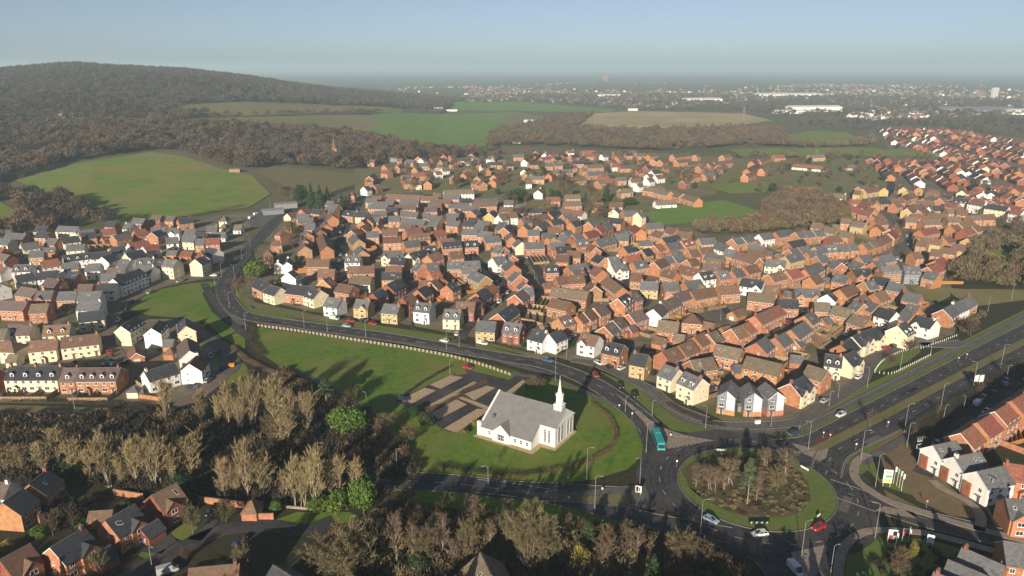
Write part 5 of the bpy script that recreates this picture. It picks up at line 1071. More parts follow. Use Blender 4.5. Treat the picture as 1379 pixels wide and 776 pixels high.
# ------------------------------------------------------------------ signs
def board(px, py, rz, w, z0, z1, label, faces, cat='sign', name='sign', legs=2, mleg='white_trim', thick=.08):
    """faces: (x0,z0,x1,z1,material) patches in board fractions"""
    x, y = gp(px, py); o = empty(name, (x, y, .15), rz); tag(o, label, cat); h = z1 - z0
    m = MB(); m.box(-w / 2, -thick / 2, z0, w / 2, thick / 2, z1); bd = m.build('panel', 'white_trim', o)
    for i, (a, b, c, d, mm) in enumerate(faces):
        q = MB(); yy = -thick / 2 - .004 - i * .003; q.box(-w / 2 + a * w, yy, z0 + b * h, -w / 2 + c * w, -thick / 2 + .001, z0 + d * h); q.build('panel_patch', mm, bd)
    for i in range(legs):
        q = MB(); xx = 0 if legs == 1 else -w / 2 * .75 + w * .75 * i / (legs - 1); q.bar((xx, thick, 0), (xx, thick, z1), .06, n=6); q.build('leg', mleg, o)
    return o
board(1193.5, 656, R(-12), 2.4, 1.2, 5.4, 'tall white and green advertising hoarding on the grass by the roundabout', ((.08, .05, .92, .3, 'sign_lime'), (.3, .42, .95, .6, 'sign_green'), (.1, .68, .9, .92, 'paint_silver'), (.15, .35, .5, .4, 'sign_green')), 'hoarding', 'advertising_hoarding', 2)
board(1199.5, 737, R(-8), 2.2, 1.2, 4.9, 'red, black and white advertising hoarding near the south east road', ((.06, .0, .94, .28, 'sign_black'), (.1, .3, .55, .58, 'sign_red'), (.5, .55, .92, .9, 'sign_black'), (.15, .75, .4, .9, 'paint_silver'), (.05, .05, .5, .12, 'sign_red')), 'hoarding', 'advertising_hoarding', 2)
board(1251.5, 736, R(-25), 1.6, .9, 3.2, 'blank white board on two legs by the south east footpath', (), 'sign board', 'sign_board')
board(1313, 522, R(200), 2.3, 2.2, 4.9, 'large pale back of a road sign, left half of the pair', (), 'road sign', 'road_sign', 2, 'galvanised'); board(1320, 521, R(200), 2.3, 1.9, 4.6, 'large pale back of a road sign, right half of the pair', (), 'road sign', 'road_sign', 2, 'galvanised')
board(859.5, 667, R(-20), 1.7, .8, 2.8, 'black and white direction sign on the west splitter island', ((.1, .1, .5, .9, 'sign_black'), (.6, .2, .8, .8, 'sign_black')), 'road sign', 'road_sign'); board(1194, 530, R(20), 1.5, .5, 1.7, 'small white road sign on the carriageway verge', (), 'road sign', 'road_sign') if False else None
for i, (px, py) in enumerate(((1203, 652), (1207, 655), (1210.5, 658), (1213.5, 662))):
    x, y = gp(px, py); o = empty('flagpole', (x, y, .1)); tag(o, 'white flagpole with limp flag, %sfrom left beside the green hoarding' % (ORD[i] or 'first '), 'flagpole', 'flagpoles by the green hoarding'); m = MB(); m.bar((0, 0, 0), (0, 0, 5.6), .05, .04); m.build('pole', 'white_trim', o); m = MB(); m.poly([(.05, 0, 3.9), (.55, .1, 3.7), (.6, .1, 5.2), (.05, 0, 5.5)], [(0, 1, 2, 3), (3, 2, 1, 0)]); m.build('flag', 'white_trim' if i != 1 else 'sign_green', o)
for i, (px, py) in enumerate(((1205, 740), (1213, 737), (1222, 735))):
    x, y = gp(px, py); o = empty('flagpole', (x, y, .1)); tag(o, 'white flagpole with small flag, %sfrom left beside the red hoarding' % (ORD[i] or 'first '), 'flagpole', 'flagpoles by the red hoarding'); m = MB(); m.bar((0, 0, 0), (0, 0, 5.4), .05, .04); m.build('pole', 'white_trim', o); m = MB(); m.poly([(.05, 0, 3.2), (.5, .1, 3.1), (.55, .1, 4.4), (.05, 0, 4.6)], [(0, 1, 2, 3), (3, 2, 1, 0)]); m.build('flag', 'sign_red' if i == 1 else 'white_trim', o)
def chevron(px, py, label, n=4, w=3.6, rz=0, arrows=True):
    x, y = gp(px, py); o = empty('chevron_sign', (x, y, .35), rz); tag(o, label, 'road sign'); m = MB(); m.box(-w / 2, -.04, .5, w / 2, .04, 1.15); p = m.build('panel', 'white_trim' if not arrows else 'sign_black', o)
    if arrows:
        for i in range(n):
            c = -w / 2 + w * (i + .5) / n; m = MB(); m.poly([(c - .3, -.05, .82), (c + .1, -.05, .55), (c + .32, -.05, .55), (c - .08, -.05, .82), (c + .32, -.05, 1.1), (c + .1, -.05, 1.1)], [(0, 1, 2, 3), (0, 3, 4, 5)]); m.build('chevron', 'white_trim', p)
    for s in (-1, 1): m = MB(); m.bar((s * w * .35, .06, 0), (s * w * .35, .06, 1.1), .05); m.build('leg', 'galvanised', o)
chevron(1022, 709, 'black and white chevron sign at the near edge of the roundabout island', 4, 5.5); chevron(971, 610.5, 'white chevron board at the far edge of the roundabout island', 4, 3.2, R(180), False); chevron(1083, 635, 'white chevron board at the right edge of the roundabout island', 4, 2.8, R(120), False); chevron(1102, 699, 'white board on legs beside the red car', 3, 1.6, R(40), False)
def post_sign(px, py, label, h=2.6, col='white_trim', disc=True, rz=0):
    x, y = gp(px, py); o = empty('post_sign', (x, y, .2), rz); tag(o, label, 'road sign', 'small post signs'); m = MB(); m.bar((0, 0, 0), (0, 0, h), .05, n=8); m.build('post', 'galvanised', o); m = MB()
    if disc: m.lathe([(.01, 0), (.24, 0), (.24, .05), (.01, .05)], 14); q = m.build('face', col, o); q.location = (0, -.06, h - .3); q.rotation_euler = (math.pi / 2, 0, 0)
    else: m.box(-.24, -.09, h - .55, .24, -.052, h); m.build('face', col, o)
for px, py, l, d, c in ((1076, 582, 'pinkish round sign on the cycle path crossing', True, 'sign_red'), (1108, 591, 'round keep left sign at the carriageway start, left one', True, 'white_trim'), (1117, 594, 'round keep left sign at the carriageway start, right one', True, 'white_trim'), (1152, 607, 'white plate sign on the inside bend', False, 'white_trim'), (833.6, 554, 'white plate sign on the lawn edge by the queue', False, 'white_trim'), (851, 565, 'white plate sign left of the splitter island', False, 'white_trim'), (765, 653, 'short white plate sign on the lawn above the west road', False, 'white_trim'), (765.5, 680, 'short white plate sign below the west road', False, 'white_trim'), (911, 630, 'small sign at the left edge of the island', False, 'white_trim'), (1247, 685, 'stubby pale sign at the edge of the bare earth', False, 'tan_paving'),
                        (705, 525, 'small white sign at the car park entrance', False, 'white_trim'), (903, 589, 'white bollard on the splitter island by the bus', False, 'white_trim'), (811, 662, 'white bollard on the west splitter island', False, 'white_trim'), (1290, 489, 'small round sign on the central verge', True, 'white_trim'), (1301, 484, 'second small round sign on the central verge', True, 'white_trim'), (1195, 577, 'white post sign on the right verge of the carriageway', False, 'white_trim'), (1083, 757, 'dark post sign on the south splitter island', False, 'sign_black'), (1229, 755, 'white sign in the dark grass beside the red hoarding', False, 'white_trim')): post_sign(px, py, l, 2.4 if 'bollard' not in l else 1.1, c, d)
x, y = gp(312, 494); o = empty('grit_bin', (x, y, .1), .3); tag(o, 'orange grit bin at the end of the paved lane', 'grit bin'); m = MB(); m.poly([(-.9, -.6, 0), (.9, -.6, 0), (.9, .6, 0), (-.9, .6, 0), (-1, -.7, .9), (1, -.7, .9), (1, .7, 1.1), (-1, .7, 1.1)], [(0, 1, 5, 4), (1, 2, 6, 5), (2, 3, 7, 6), (3, 0, 4, 7)]); m.build('tub', 'orange_plastic', o); m = MB(); slab(m, [(-1.08, -.8, .9), (1.08, -.8, .9), (1.08, .8, 1.12), (-1.08, .8, 1.12)], .12); m.build('lid', 'orange_plastic', o)
x, y = gp(1020, 571); o = empty('utility_cabinet', (x, y, .1), .2); tag(o, 'pale utility cabinet on the verge right of the townhouses', 'cabinet'); m = MB(); m.box(-.9, -.4, 0, .9, .4, 1.4); m.build('body', 'white_trim', o); m = MB(); m.box(-1, -.5, 1.403, 1, .5, 1.5); m.build('lid', 'galvanised', o)
# ------------------------------------------------------------------ trees
def tube_np(P, Rr, n=5):
    P = np.asarray(P, float); m = len(P); d = np.gradient(P, axis=0); d /= np.linalg.norm(d, axis=1)[:, None] + 1e-9
    up = np.array([1, 0, 0]) if abs(d[0, 0]) < .8 else np.array([0, 1, 0]); u = np.cross(d, up); u /= np.linalg.norm(u, axis=1)[:, None] + 1e-9; w = np.cross(d, u)
    a = np.arange(n) * 2 * math.pi / n
    V = P[:, None, :] + np.asarray(Rr)[:, None, None] * (np.cos(a)[None, :, None] * u[:, None, :] + np.sin(a)[None, :, None] * w[:, None, :])
    i = np.arange(m * n).reshape(m, n); j = np.roll(i, -1, 1)
    F = np.stack([i[:-1], j[:-1], j[1:], i[1:]], -1).reshape(-1, 4); return V.reshape(-1, 3), F
def join(parts):
    k = 0; V = []; F = []
    for v, f in parts: V.append(v); F.append(f + k); k += len(v)
    return np.concatenate(V), np.concatenate(F)
def twigs(P, D, ln, wd, r):
    """thin three-cornered twigs from points P along D"""
    n = len(P); s = np.cross(D, r.normal(size=(n, 3))); s /= np.linalg.norm(s, axis=1)[:, None] + 1e-9
    wd = np.broadcast_to(wd, (n,))[:, None]; ln = np.broadcast_to(ln, (n,))[:, None]
    V = np.stack([P - s * wd / 2, P + s * wd / 2, P + D * ln], 1).reshape(-1, 3); return V, np.arange(3 * n).reshape(-1, 3)
def unit(v): return v / (np.linalg.norm(v, axis=-1, keepdims=True) + 1e-9)
def bare_tree(h, rad, up, seed, base=.15, nl=26, nb=8, ntw=9, droop=0., tw=.075, tl=1.0, stems=1, top=1.0, ali=.5):
    r = np.random.default_rng(seed); wood = []; TP = []; TD = []
    for s in range(stems):
        off = r.normal(size=2) * (.5 if stems > 1 else 0); lean = r.normal(size=2) * (.10 if stems > 1 else .03) * h
        t = np.linspace(0, 1, 9); hh = h * (1 if s == 0 else r.uniform(.7, .95)); bend = r.normal(size=2) * .02 * h
        T = np.stack([off[0] + lean[0] * t + bend[0] * np.sin(3 * t), off[1] + lean[1] * t + bend[1] * np.sin(4 * t), hh * t * .96], 1)
        R0 = .018 * h / stems ** .3; wood.append(tube_np(T, R0 * (1 - t * .93) + .012, 6))
        for i in range(nl // stems):
            q = base + (.97 - base) * ((i + r.random()) / (nl // stems)); P0 = np.array([np.interp(q, t, T[:, k]) for k in range(3)]); az = i * 2.4 + r.normal() * .5
            f = (q - base) / (1 - base); env = rad * (math.sin(math.pi * min(1, .18 + .80 * f ** .85)) ** .75 + .06) * r.uniform(.7, 1.12)
            e = up * r.uniform(.8, 1.2); dx = np.array([math.cos(az), math.sin(az), 0]); L = env / max(.25, math.cos(e))
            L = min(L, (h * top * 1.0 - P0[2]) / max(.2, math.sin(e)) + .5)
            u = np.linspace(0, 1, 5); C = P0 + np.outer(u * L * math.cos(e), dx) + np.outer(L * (math.sin(e) * u + .12 * u ** 2 - droop * u ** 2.2), [0, 0, 1]) + r.normal(size=(5, 3)) * .05 * L * u[:, None]
            wood.append(tube_np(C, R0 * .42 * (1 - q * .55) * (1 - u * .85) + .008, 4))
            for b in range(nb):
                v = r.uniform(.25, 1); B0 = np.array([np.interp(v, u, C[:, k]) for k in range(3)]); ld = unit(C[-1] - C[0])
                bd = unit(ld * .8 + r.normal(size=3) * .55 + np.array([0, 0, .35 - droop * 2])); bl = L * r.uniform(.2, .42) * (1.15 - v * .5)
                k = r.integers(ntw + 1, ntw + 7); w = r.uniform(.1, 1, k); TP.append(B0 + np.outer(w * bl, bd)); TD.append(unit(bd * .7 + r.normal(size=(k, 3)) * ali + np.array([0, 0, .25 + (.5 - ali) * 2 - droop * 3])))
                TP.append(B0[None]); TD.append(bd[None] * max(1., bl / tl))
    TP = np.concatenate(TP); TD = np.concatenate(TD); ln = tl * r.uniform(.5, 1.25, len(TP))
    return join(wood), twigs(TP, TD, ln, tw * 1.25 * r.uniform(.6, 1.3, len(TP)), r)
def leafy(h, rad, seed, n=2600, ls=.34, shape='bush', z0=.05):
    r = np.random.default_rng(seed); T = np.linspace(0, 1, 5); wood = [tube_np(np.stack([T * 0, T * 0, T * h * .8], 1), .02 * h * (1 - T * .9) + .02, 6)]
    d = unit(r.normal(size=(n, 3)))
    if shape == 'cone':
        q = r.uniform(0, 1, n) ** .65; q = 1 - q; az = r.uniform(0, 6.283, n); lay = .55 + .45 * np.abs(np.sin(q * 26 + az * .3)); rr = rad * (1 - q) ** .85 * lay * r.uniform(.55, 1, n) ** .5
        P = np.stack([rr * np.cos(az), rr * np.sin(az), h * (z0 + q * (1 - z0)) - rr * .18], 1)
    elif shape == 'pine':
        c = np.array([[0, 0, h * .9]] + [[math.cos(a * 2.4) * rad * .55 * (1.2 - a / 14), math.sin(a * 2.4) * rad * .55 * (1.2 - a / 14), h * (.42 + .04 * a)] for a in range(12)]); k = r.integers(0, len(c), n)
        P = c[k] + d * np.array([rad * .42, rad * .42, h * .055]) * r.uniform(.3, 1, (n, 1)) ** .4
        for q in c[1:]: wood.append(tube_np(np.array([[0, 0, q[2] - h * .06], q * .5 + np.array([0, 0, q[2] * .49]), q]), np.array([.07, .05, .02]), 4))
    else:
        c = unit(r.normal(size=(22, 3))) * np.array([rad * .62, rad * .62, h * .26]) * r.uniform(.5, 1, (22, 1)) + np.array([0, 0, h * .52]); k = r.integers(0, 22, n)
        P = c[k] + d * np.array([rad * .42, rad * .42, h * .22]) * r.uniform(.35, 1, (n, 1)) ** .35; P[:, 2] = np.maximum(P[:, 2], .15)
        for q in c[:8]: wood.append(tube_np(np.array([[0, 0, h * .15], q * .6, q]), np.array([.08, .05, .02]), 4))
    a = unit(d + r.normal(size=(n, 3)) * .6); s = unit(np.cross(a, r.normal(size=(n, 3)))); t = np.cross(a, s); z = ls * r.uniform(.6, 1.3, (n, 1))
    V = np.stack([P - s * z * .5, P + t * z * .45, P + s * z * .5, P - t * z * .45], 1).reshape(-1, 3); return join(wood), (V, np.arange(4 * n).reshape(-1, 4))
TREEP = {}
def tree_proto(kind, variants):
    """(trunk mesh, crown mesh) pairs of one kind, with nominal height and radius"""
    TREEP[kind] = []
    for i, (args, trunk_m, crown_m) in enumerate(variants):
        w, c = args; TREEP[kind].append((np_mesh('trunk', w[0], w[1], trunk_m, None, True), np_mesh('crown', c[0], c[1], crown_m)))
tree_proto('poplar', [(bare_tree(15, 2.2, R(72), s, .12, 40, 8, 7, 0, .06, 1.5, 1, ali=.14), 'pale_bark', 'pale_twigs') for s in (1, 2, 3)] + [(bare_tree(15, 2.6, R(70), s, .10, 48, 8, 7, 0, .06, 1.5, 3, ali=.14), 'pale_bark', 'pale_twigs') for s in (4, 5)])
tree_proto('birch', [(bare_tree(12, 2.4, R(48), s, .28, 30, 8, 9, .10, .06, .8, st), 'pale_bark', 'red_twigs') for s, st in ((11, 1), (12, 2), (13, 1), (14, 3))])
tree_proto('round', [(bare_tree(12, 5.0, R(44), s, .16, 40, 11, 10, .0, .085, .95, st), 'bark', 'olive_twigs') for s, st in ((21, 1), (22, 3), (23, 4))])
tree_proto('brown', [(bare_tree(10, 4.0, R(45), s, .18, 34, 9, 9, .0, .085, .9, st), 'bark', 'brown_twigs') for s, st in ((31, 1), (32, 2), (33, 3))])
tree_proto('young', [(bare_tree(6, 1.7, R(52), s, .25, 18, 5, 6, .0, .05, .55, 1), 'bark', 'grey_twigs') for s in (41, 42)])
tree_proto('grey', [(bare_tree(11, 4.2, R(46), s, .2, 34, 9, 8, .0, .09, .95, 1), 'bark', 'grey_twigs') for s in (51, 52)])
tree_proto('green', [(leafy(6, 4.0, s, 3200, .42), 'bark', 'bright_leaves') for s in (61, 62)])
tree_proto('evergreen', [(leafy(8, 3.4, s, 2600, .5), 'bark', 'evergreen_leaves') for s in (71, 72)])
tree_proto('conifer', [(leafy(11, 3.0, s, 2800, .5, 'cone'), 'bark', 'evergreen_leaves') for s in (81, 82)])
tree_proto('pine', [(leafy(14, 3.4, s, 2600, .42, 'pine'), 'pale_bark', 'pine_needles') for s in (91, 92)])
tree_proto('yellow', [(leafy(5, 2.4, s, 1500, .34), 'bark', 'yellow_leaves') for s in (95,)])
NOMH = {}; NOMW = {}
for k_, v_ in TREEP.items():
    q_ = []
    for _, c_ in v_:
        a_ = np.empty(len(c_.vertices) * 3, np.float32); c_.vertices.foreach_get('co', a_); q_.append(a_.reshape(-1, 3))
    q_ = np.concatenate(q_); NOMH[k_] = float(np.percentile(q_[:, 2], 99.5)); NOMW[k_] = 2 * float(np.percentile(np.hypot(q_[:, 0], q_[:, 1]), 92))
TNAME = dict(poplar='poplar_tree', birch='birch_tree', round='bare_tree', brown='bare_tree', young='young_tree', grey='bare_tree', green='evergreen_shrub', evergreen='evergreen_tree', conifer='conifer_tree', pine='pine_tree', yellow='garden_shrub')
TC = {}; TREES = []
def tree(kind, x, y, h, label, group, w=None, cat='tree', flat=None):
    v = TREEP[kind]; i = TC.get(kind, 0); TC[kind] = i + 1; me = v[i % len(v)]
    o = empty(TNAME[kind], (x, y, h1(x, y) + .05), random.uniform(0, 6.28)); s = h / NOMH[kind]; sx = s if w is None else w / NOMW[kind] * (.86 if kind == 'poplar' else .92)
    o.scale = (sx, sx, s); link('trunk', me[0], o); link('crown', me[1], o); TREES.append((x, y, sx * NOMW[kind] / 2)); return tag(o, label, cat, group)
def tree_px(kind, px, py, top, label, group=None, wpx=None, cat='tree'):
    """base pixel, pixel row of the top, width in pixels"""
    x, y = gp(px, py); dd = y * math.cos(PITCH) + H * math.sin(PITCH); a, b, c = ray(px, top); t = y / b
    h = max(1.0, H + c * t - 0); w = None if wpx is None else wpx * dd / FPX
    return tree(kind, x, y, h, label, group, w, cat)
# poplars by the lane and in front of the shaded gardens
G1 = 'bare poplars in the two rows at lower left'
for px, py, tp, w in ((225, 574, 510, 24), (272, 578, 524, 22), (309, 578, 516, 24), (340, 578, 504, 26), (373, 580, 506, 32), (415, 588, 528, 28), (295, 574, 530, 16), (392, 576, 522, 20), (325, 582, 535, 18)): tree_px('poplar', px, py, tp, 'pale bare poplar in the back row, below the paved lane', 'back row of bare poplars', w)
for px, py, tp, w in ((10, 642, 602, 26), (33, 642, 598, 24), (62, 640, 594, 26), (80, 632, 576, 26), (102, 642, 592, 26), (146, 658, 582, 36), (122, 650, 606, 22), (166, 658, 618, 20), (186, 656, 588, 30), (211, 660, 588, 40), (235, 655, 600, 24), (260, 646, 586, 40), (304, 672, 618, 28), (335, 672, 590, 34), (353, 668, 616, 30), (320, 670, 622, 22), (385, 676, 632, 22), (398, 684, 614, 26), (427, 686, 602, 36), (410, 684, 625, 20), (447, 672, 618, 20), (458, 670, 612, 24), (479, 668, 616, 22), (-10, 640, 600, 24)):
    tree_px('poplar', px, py, tp, 'pale bare poplar in the front row, behind the brick houses', 'front row of bare poplars', w)
tree_px('poplar', 384, 600, 554, 'olive poplar standing between the two poplar rows', None, 30); tree_px('round', 368, 600, 560, 'olive rounded tree left of the olive poplar', None, 26)
for px, py, tp, w, l in ((469, 586, 548, 52, 'bright green shrub tall and wide left of the dark footpath'), (490, 692, 645, 34, 'bright green shrub at the lower end of the dark footpath'), (455, 690, 664, 42, 'bright green shrub at the foot of the front poplars'), (430, 690, 672, 30, 'low bright green shrub beside the pale wall'), (372, 690, 676, 16, 'small bright shrub right of the pavilion'), (502, 570, 558, 14, 'yellow green bush at the head of the dark footpath')): tree_px('green' if 'yellow' not in l else 'yellow', px, py, tp, l, None, w, 'shrub')
for k, px, py, tp, w, l in (('pine', 440, 548, 512, 26, 'grey green pine behind the bright green shrub'), ('pine', 425, 545, 516, 20, 'grey green pine left of its taller twin'), ('brown', 474, 548, 522, 18, 'orange brown tree near the head of the footpath'), ('brown', 460, 556, 532, 16, 'brown tree just above the bright shrub'), ('brown', 520, 585, 558, 34, 'brown bushy tree right of the footpath head'), ('brown', 550, 598, 575, 26, 'brown bush on the shaded lawn corner'), ('round', 515, 672, 650, 26, 'olive tree where the footpath meets the west road'), ('round', 545, 680, 655, 30, 'olive brown tree below the footpath end')): tree_px(k, px, py, tp, l, None, w)
# trees along the bottom edge
for k, px, py, tp, w, l in (('round', 465, 806, 716, 96, 'huge rounded olive tree at the bottom left of the wood'), ('birch', 536, 770, 688, 30, 'tall white trunked birch nearest the rounded olive tree'), ('birch', 524, 706, 672, 18, 'pale birch behind the tall birch'), ('birch', 556, 766, 700, 22, 'leaning birch right of the tall birch'), ('birch', 578, 758, 702, 24, 'birch with red brown twigs, third from left'), ('round', 572, 764, 712, 40, 'olive rounded tree among the birches'),
                            ('birch', 596, 756, 692, 26, 'red brown birch in the middle of the wood'), ('birch', 637, 702, 660, 32, 'reddish rounded birch beside the west road'), ('round', 602, 692, 664, 24, 'small olive tree by the shaded road edge'), ('round', 630, 760, 700, 34, 'olive tree behind the tan hipped roof'), ('birch', 659, 748, 698, 24, 'birch just right of the tan hipped roof apex'), ('birch', 618, 762, 722, 22, 'short birch left of the tan hipped roof'), ('birch', 684, 702, 672, 20, 'small reddish birch at the shaded verge'),
                            ('round', 690, 742, 684, 34, 'olive tree left of the dense olive crown'), ('round', 712, 766, 682, 64, 'dense broad olive tree at the centre of the bottom edge'), ('round', 736, 772, 706, 46, 'olive tree right behind the dense broad one'), ('birch', 756, 726, 686, 26, 'reddish birch on the grass below the west road'), ('pine', 791, 742, 704, 22, 'blue green pine among the birches'), ('yellow', 782, 766, 734, 26, 'yellow green bush in front of the blue green pine'),
                            ('birch', 819, 770, 710, 34, 'wide red brown birch left of the double birch'), ('birch', 806, 774, 716, 26, 'olive based birch below the pine'), ('birch', 858, 756, 710, 32, 'double birch with bright stems by the road'), ('birch', 846, 752, 714, 22, 'slim birch left of the double birch'), ('round', 842, 728, 700, 22, 'small olive tree at the road edge'), ('round', 920, 756, 714, 40, 'olive tree at the near left roundabout edge'), ('birch', 910, 770, 734, 20, 'red brown birch below the roundabout edge tree'), ('conifer', 878, 800, 748, 34, 'broad dark green conifer at the bottom edge'),
                            ('brown', 945, 768, 734, 36, 'dark brown bush sloping down to the roundabout'), ('brown', 970, 776, 748, 34, 'dark brown bush further right along the slope'), ('brown', 995, 786, 762, 30, 'last dark brown bush before the south exit'), ('yellow', 969, 768, 756, 12, 'small pale green shrub on the dark slope'), ('evergreen', 650, 722, 700, 18, 'dark evergreen at the wood centre'), ('evergreen', 566, 774, 746, 26, 'dark green bush under the birches'), ('round', 650, 706, 682, 26, 'olive brown tree by the road bend'), ('brown', 560, 712, 684, 26, 'brown tree between birches and road'), ('brown', 590, 722, 690, 28, 'brown twiggy tree in the middle distance of the wood'), ('birch', 668, 724, 690, 20, 'birch between two olive trees')): tree_px(k, px, py, tp, l, None, w)
for i in range(44):      # unseen tree belt, added so its shadows fall over the bottom foreground
    x = -135 + 215 * (i + rng.uniform(-.3, .3)) / 44; y = rng.uniform(108, 124) + (6 if x > -20 else 0); tree(['evergreen', 'conifer', 'round', 'evergreen'][i % 4], x, y, rng.uniform(10, 13), 'unseen tree added just below the bottom edge to shade the foreground', 'unseen trees added for shade below the bottom edge')
for k, px, py, tp, w, l in (('brown', 72, 722, 690, 26, 'russet bare tree between two brick houses'), ('young', 100, 715, 688, 18, 'grey bare tree behind the middle front gabled house'), ('round', 260, 720, 682, 28, 'pale bare tree on the front lawn of the right brick house'), ('round', 302, 704, 678, 24, 'rounded olive tree left of the pavilion'), ('round', 137, 776, 742, 24, 'pale bare tree in front of the garages'), ('brown', 252, 756, 738, 16, 'russet shrub by the lane'), ('green', 56, 726, 708, 20, 'bright green garden bush left of the middle house'), ('green', 48, 722, 712, 18, 'green bush in the shaded garden at far left'), ('yellow', 10, 744, 728, 18, 'yellow bush at the far left edge'), ('evergreen', 95, 640, 618, 20, 'dark evergreen behind the far left houses'), ('evergreen', 248, 664, 640, 28, 'dark evergreen beside the right brick house'), ('evergreen', 170, 690, 676, 18, 'dark bush in the garden behind the garages'), ('young', 160, 748, 734, 10, 'young tree on the bright front lawn'), ('round', 330, 788, 738, 30, 'dark tree at the bottom of the lane')): tree_px(k, px, py, tp, l, None, w)
# the roundabout
for k, px, py, tp, w, l in (('birch', 937, 657, 626, 20, 'leftmost birch on the roundabout'), ('birch', 955, 660, 622, 24, 'double stemmed birch left on the roundabout'), ('birch', 963, 664, 628, 16, 'slim birch on the roundabout left of the bushy clump'), ('birch', 986, 653, 612, 34, 'many stemmed birch clump at the back of the roundabout'), ('pine', 1006, 680, 618, 20, 'tall grey green pine on the roundabout'), ('birch', 1018, 676, 634, 20, 'leaning white birch right of the roundabout pine'), ('birch', 1030, 630, 598, 22, 'red brown birch at the far edge of the roundabout'), ('birch', 1058, 640, 604, 34, 'broad red brown birch at the right of the roundabout'), ('round', 1045, 662, 628, 26, 'low pale tree right of centre on the roundabout'), ('birch', 975, 660, 630, 16, 'short birch in front of the roundabout clump')): tree_px(k, px, py, tp, l, None, w)
# small trees on verges and by the estate entrance
for k, px, py, tp, w, l in (('young', 1170, 578, 550, 14, 'brown young tree on the central verge'), ('brown', 1226, 474, 458, 22, 'brown bush at the right end of the green triangle'), ('brown', 1200, 492, 478, 18, 'brown bush in the middle of the green triangle'), ('brown', 1305, 452, 430, 24, 'bare bush beside the far carriageway verge'), ('young', 1262, 560, 545, 12, 'young tree by the dark hedge'), ('young', 1318, 532, 516, 14, 'young tree under the big pale sign'), ('young', 1350, 505, 490, 14, 'young tree right of the big pale sign'), ('young', 1228, 592, 574, 14, 'young tree on the carriageway verge'), ('brown', 1212, 768, 738, 26, 'brown bare shrub behind the red hoarding'), ('yellow', 1228, 758, 728, 12, 'yellow twiggy sapling behind the red hoarding'), ('brown', 1208, 778, 750, 24, 'dark bare shrub at the bottom edge'), ('brown', 720, 528, 508, 14, 'brown tree left by the church drive'), ('brown', 729, 526, 508, 12, 'brown tree in the middle by the church drive'), ('brown', 712, 530, 512, 12, 'brown tree right by the car park gate'), ('evergreen', 575, 576, 556, 20, 'dark evergreen at the corner of the car park'), ('evergreen', 558, 562, 548, 16, 'dark bush at the shaded end of the car park'), ('yellow', 625, 586, 578, 12, 'yellow shrub left of the church'), ('yellow', 641, 574, 566, 12, 'gold shrub at the west gable of the church'), ('young', 668, 625, 610, 12, 'bare sapling on the lawn below the church'), ('green', 345, 376, 352, 30, 'round bright green evergreen by the white gabled house'), ('evergreen', 333, 372, 356, 20, 'green bush above the road bend'), ('conifer', 341, 352, 332, 7, 'narrow gold green conifer by the road'), ('brown', 322, 400, 372, 22, 'brown scrub tree inside the bend'), ('brown', 362, 360, 345, 18, 'brown tree behind the white gables'), ('round', 390, 318, 298, 22, 'olive tree among the hip roofed houses'), ('brown', 395, 335, 316, 20, 'brown tree beside the orange fences'),
                            ('conifer', 420, 282, 248, 14, 'tall green conifer left of a row of three'), ('conifer', 432, 284, 250, 16, 'tall green conifer in the middle of three'), ('conifer', 442, 282, 252, 13, 'tall green conifer right of a row of three'), ('conifer', 461, 284, 262, 12, 'lone green conifer beside the side street'), ('evergreen', 405, 276, 250, 18, 'dark evergreen left of the tall conifers'), ('round', 385, 272, 252, 24, 'olive tree by the climbing road'), ('evergreen', 697, 272, 256, 30, 'big rounded dark green tree in the old village'), ('green', 740, 268, 252, 10, 'green conifer right of the rounded tree'), ('conifer', 788, 278, 258, 9, 'green conifer left of the tan roofs'), ('conifer', 816, 272, 250, 12, 'tall green conifer above the orange cottages'), ('evergreen', 848, 278, 266, 18, 'bright hedge tree beside the paddock'), ('grey', 760, 258, 236, 24, 'dark grey bare tree in the old village'), ('brown', 812, 296, 280, 26, 'brown tree above the slate terrace'), ('brown', 706, 296, 276, 24, 'brown bush right of the white cottage'), ('round', 720, 308, 292, 30, 'olive brown bush below the dark roofed cottages')): tree_px(k, px, py, tp, l, None, w, 'tree' if 'bush' not in l and 'shrub' not in l else 'shrub')
rng2 = np.random.default_rng(5)
HC = np.array([(h['cx'], h['cy'], max(h['L'], h['Wd']) / 2) for h in HOUSES])
def scatter(poly, n, kinds, hr, label, group, gap=6, clear=2.5):
    P = [gp(*p) for p in PX(poly)]; xs, ys = zip(*P); k = 0; tries = 0; done = []
    while k < n and tries < n * 40:
        tries += 1; x = rng2.uniform(min(xs), max(xs)); y = rng2.uniform(min(ys), max(ys))
        if not inpoly(x, y, P) or any(inpoly(x, y, q) for q in FIELDS): continue
        if np.min(np.hypot(HC[:, 0] - x, HC[:, 1] - y) - HC[:, 2]) < clear: continue
        if any(math.hypot(x - a, y - b) < gap for a, b in done): continue
        done.append((x, y)); kk = kinds[int(rng2.integers(len(kinds)))]
        tree(kk, x, y, rng2.uniform(*hr) * (0.75 if kk in ('evergreen', 'green', 'conifer') else 1), label, group, None, 'shrub' if hr[1] < 4 else 'tree'); k += 1
scatter('500 262 560 215 700 205 860 210 985 225 960 262 870 275 850 300 760 300 700 300 650 262 560 262', 112, ['brown', 'round', 'round', 'evergreen', 'round', 'brown'], (8, 13), 'tree growing among the old village gardens', 'trees in the old village gardens', 7)
scatter('1060 215 1200 212 1190 255 1150 268 1080 262 1000 262 985 240', 38, ['brown', 'round', 'grey', 'evergreen', 'brown'], (7, 12), 'tree in the tangled copse above the hill road', 'trees in the copse above the hill road', 9)
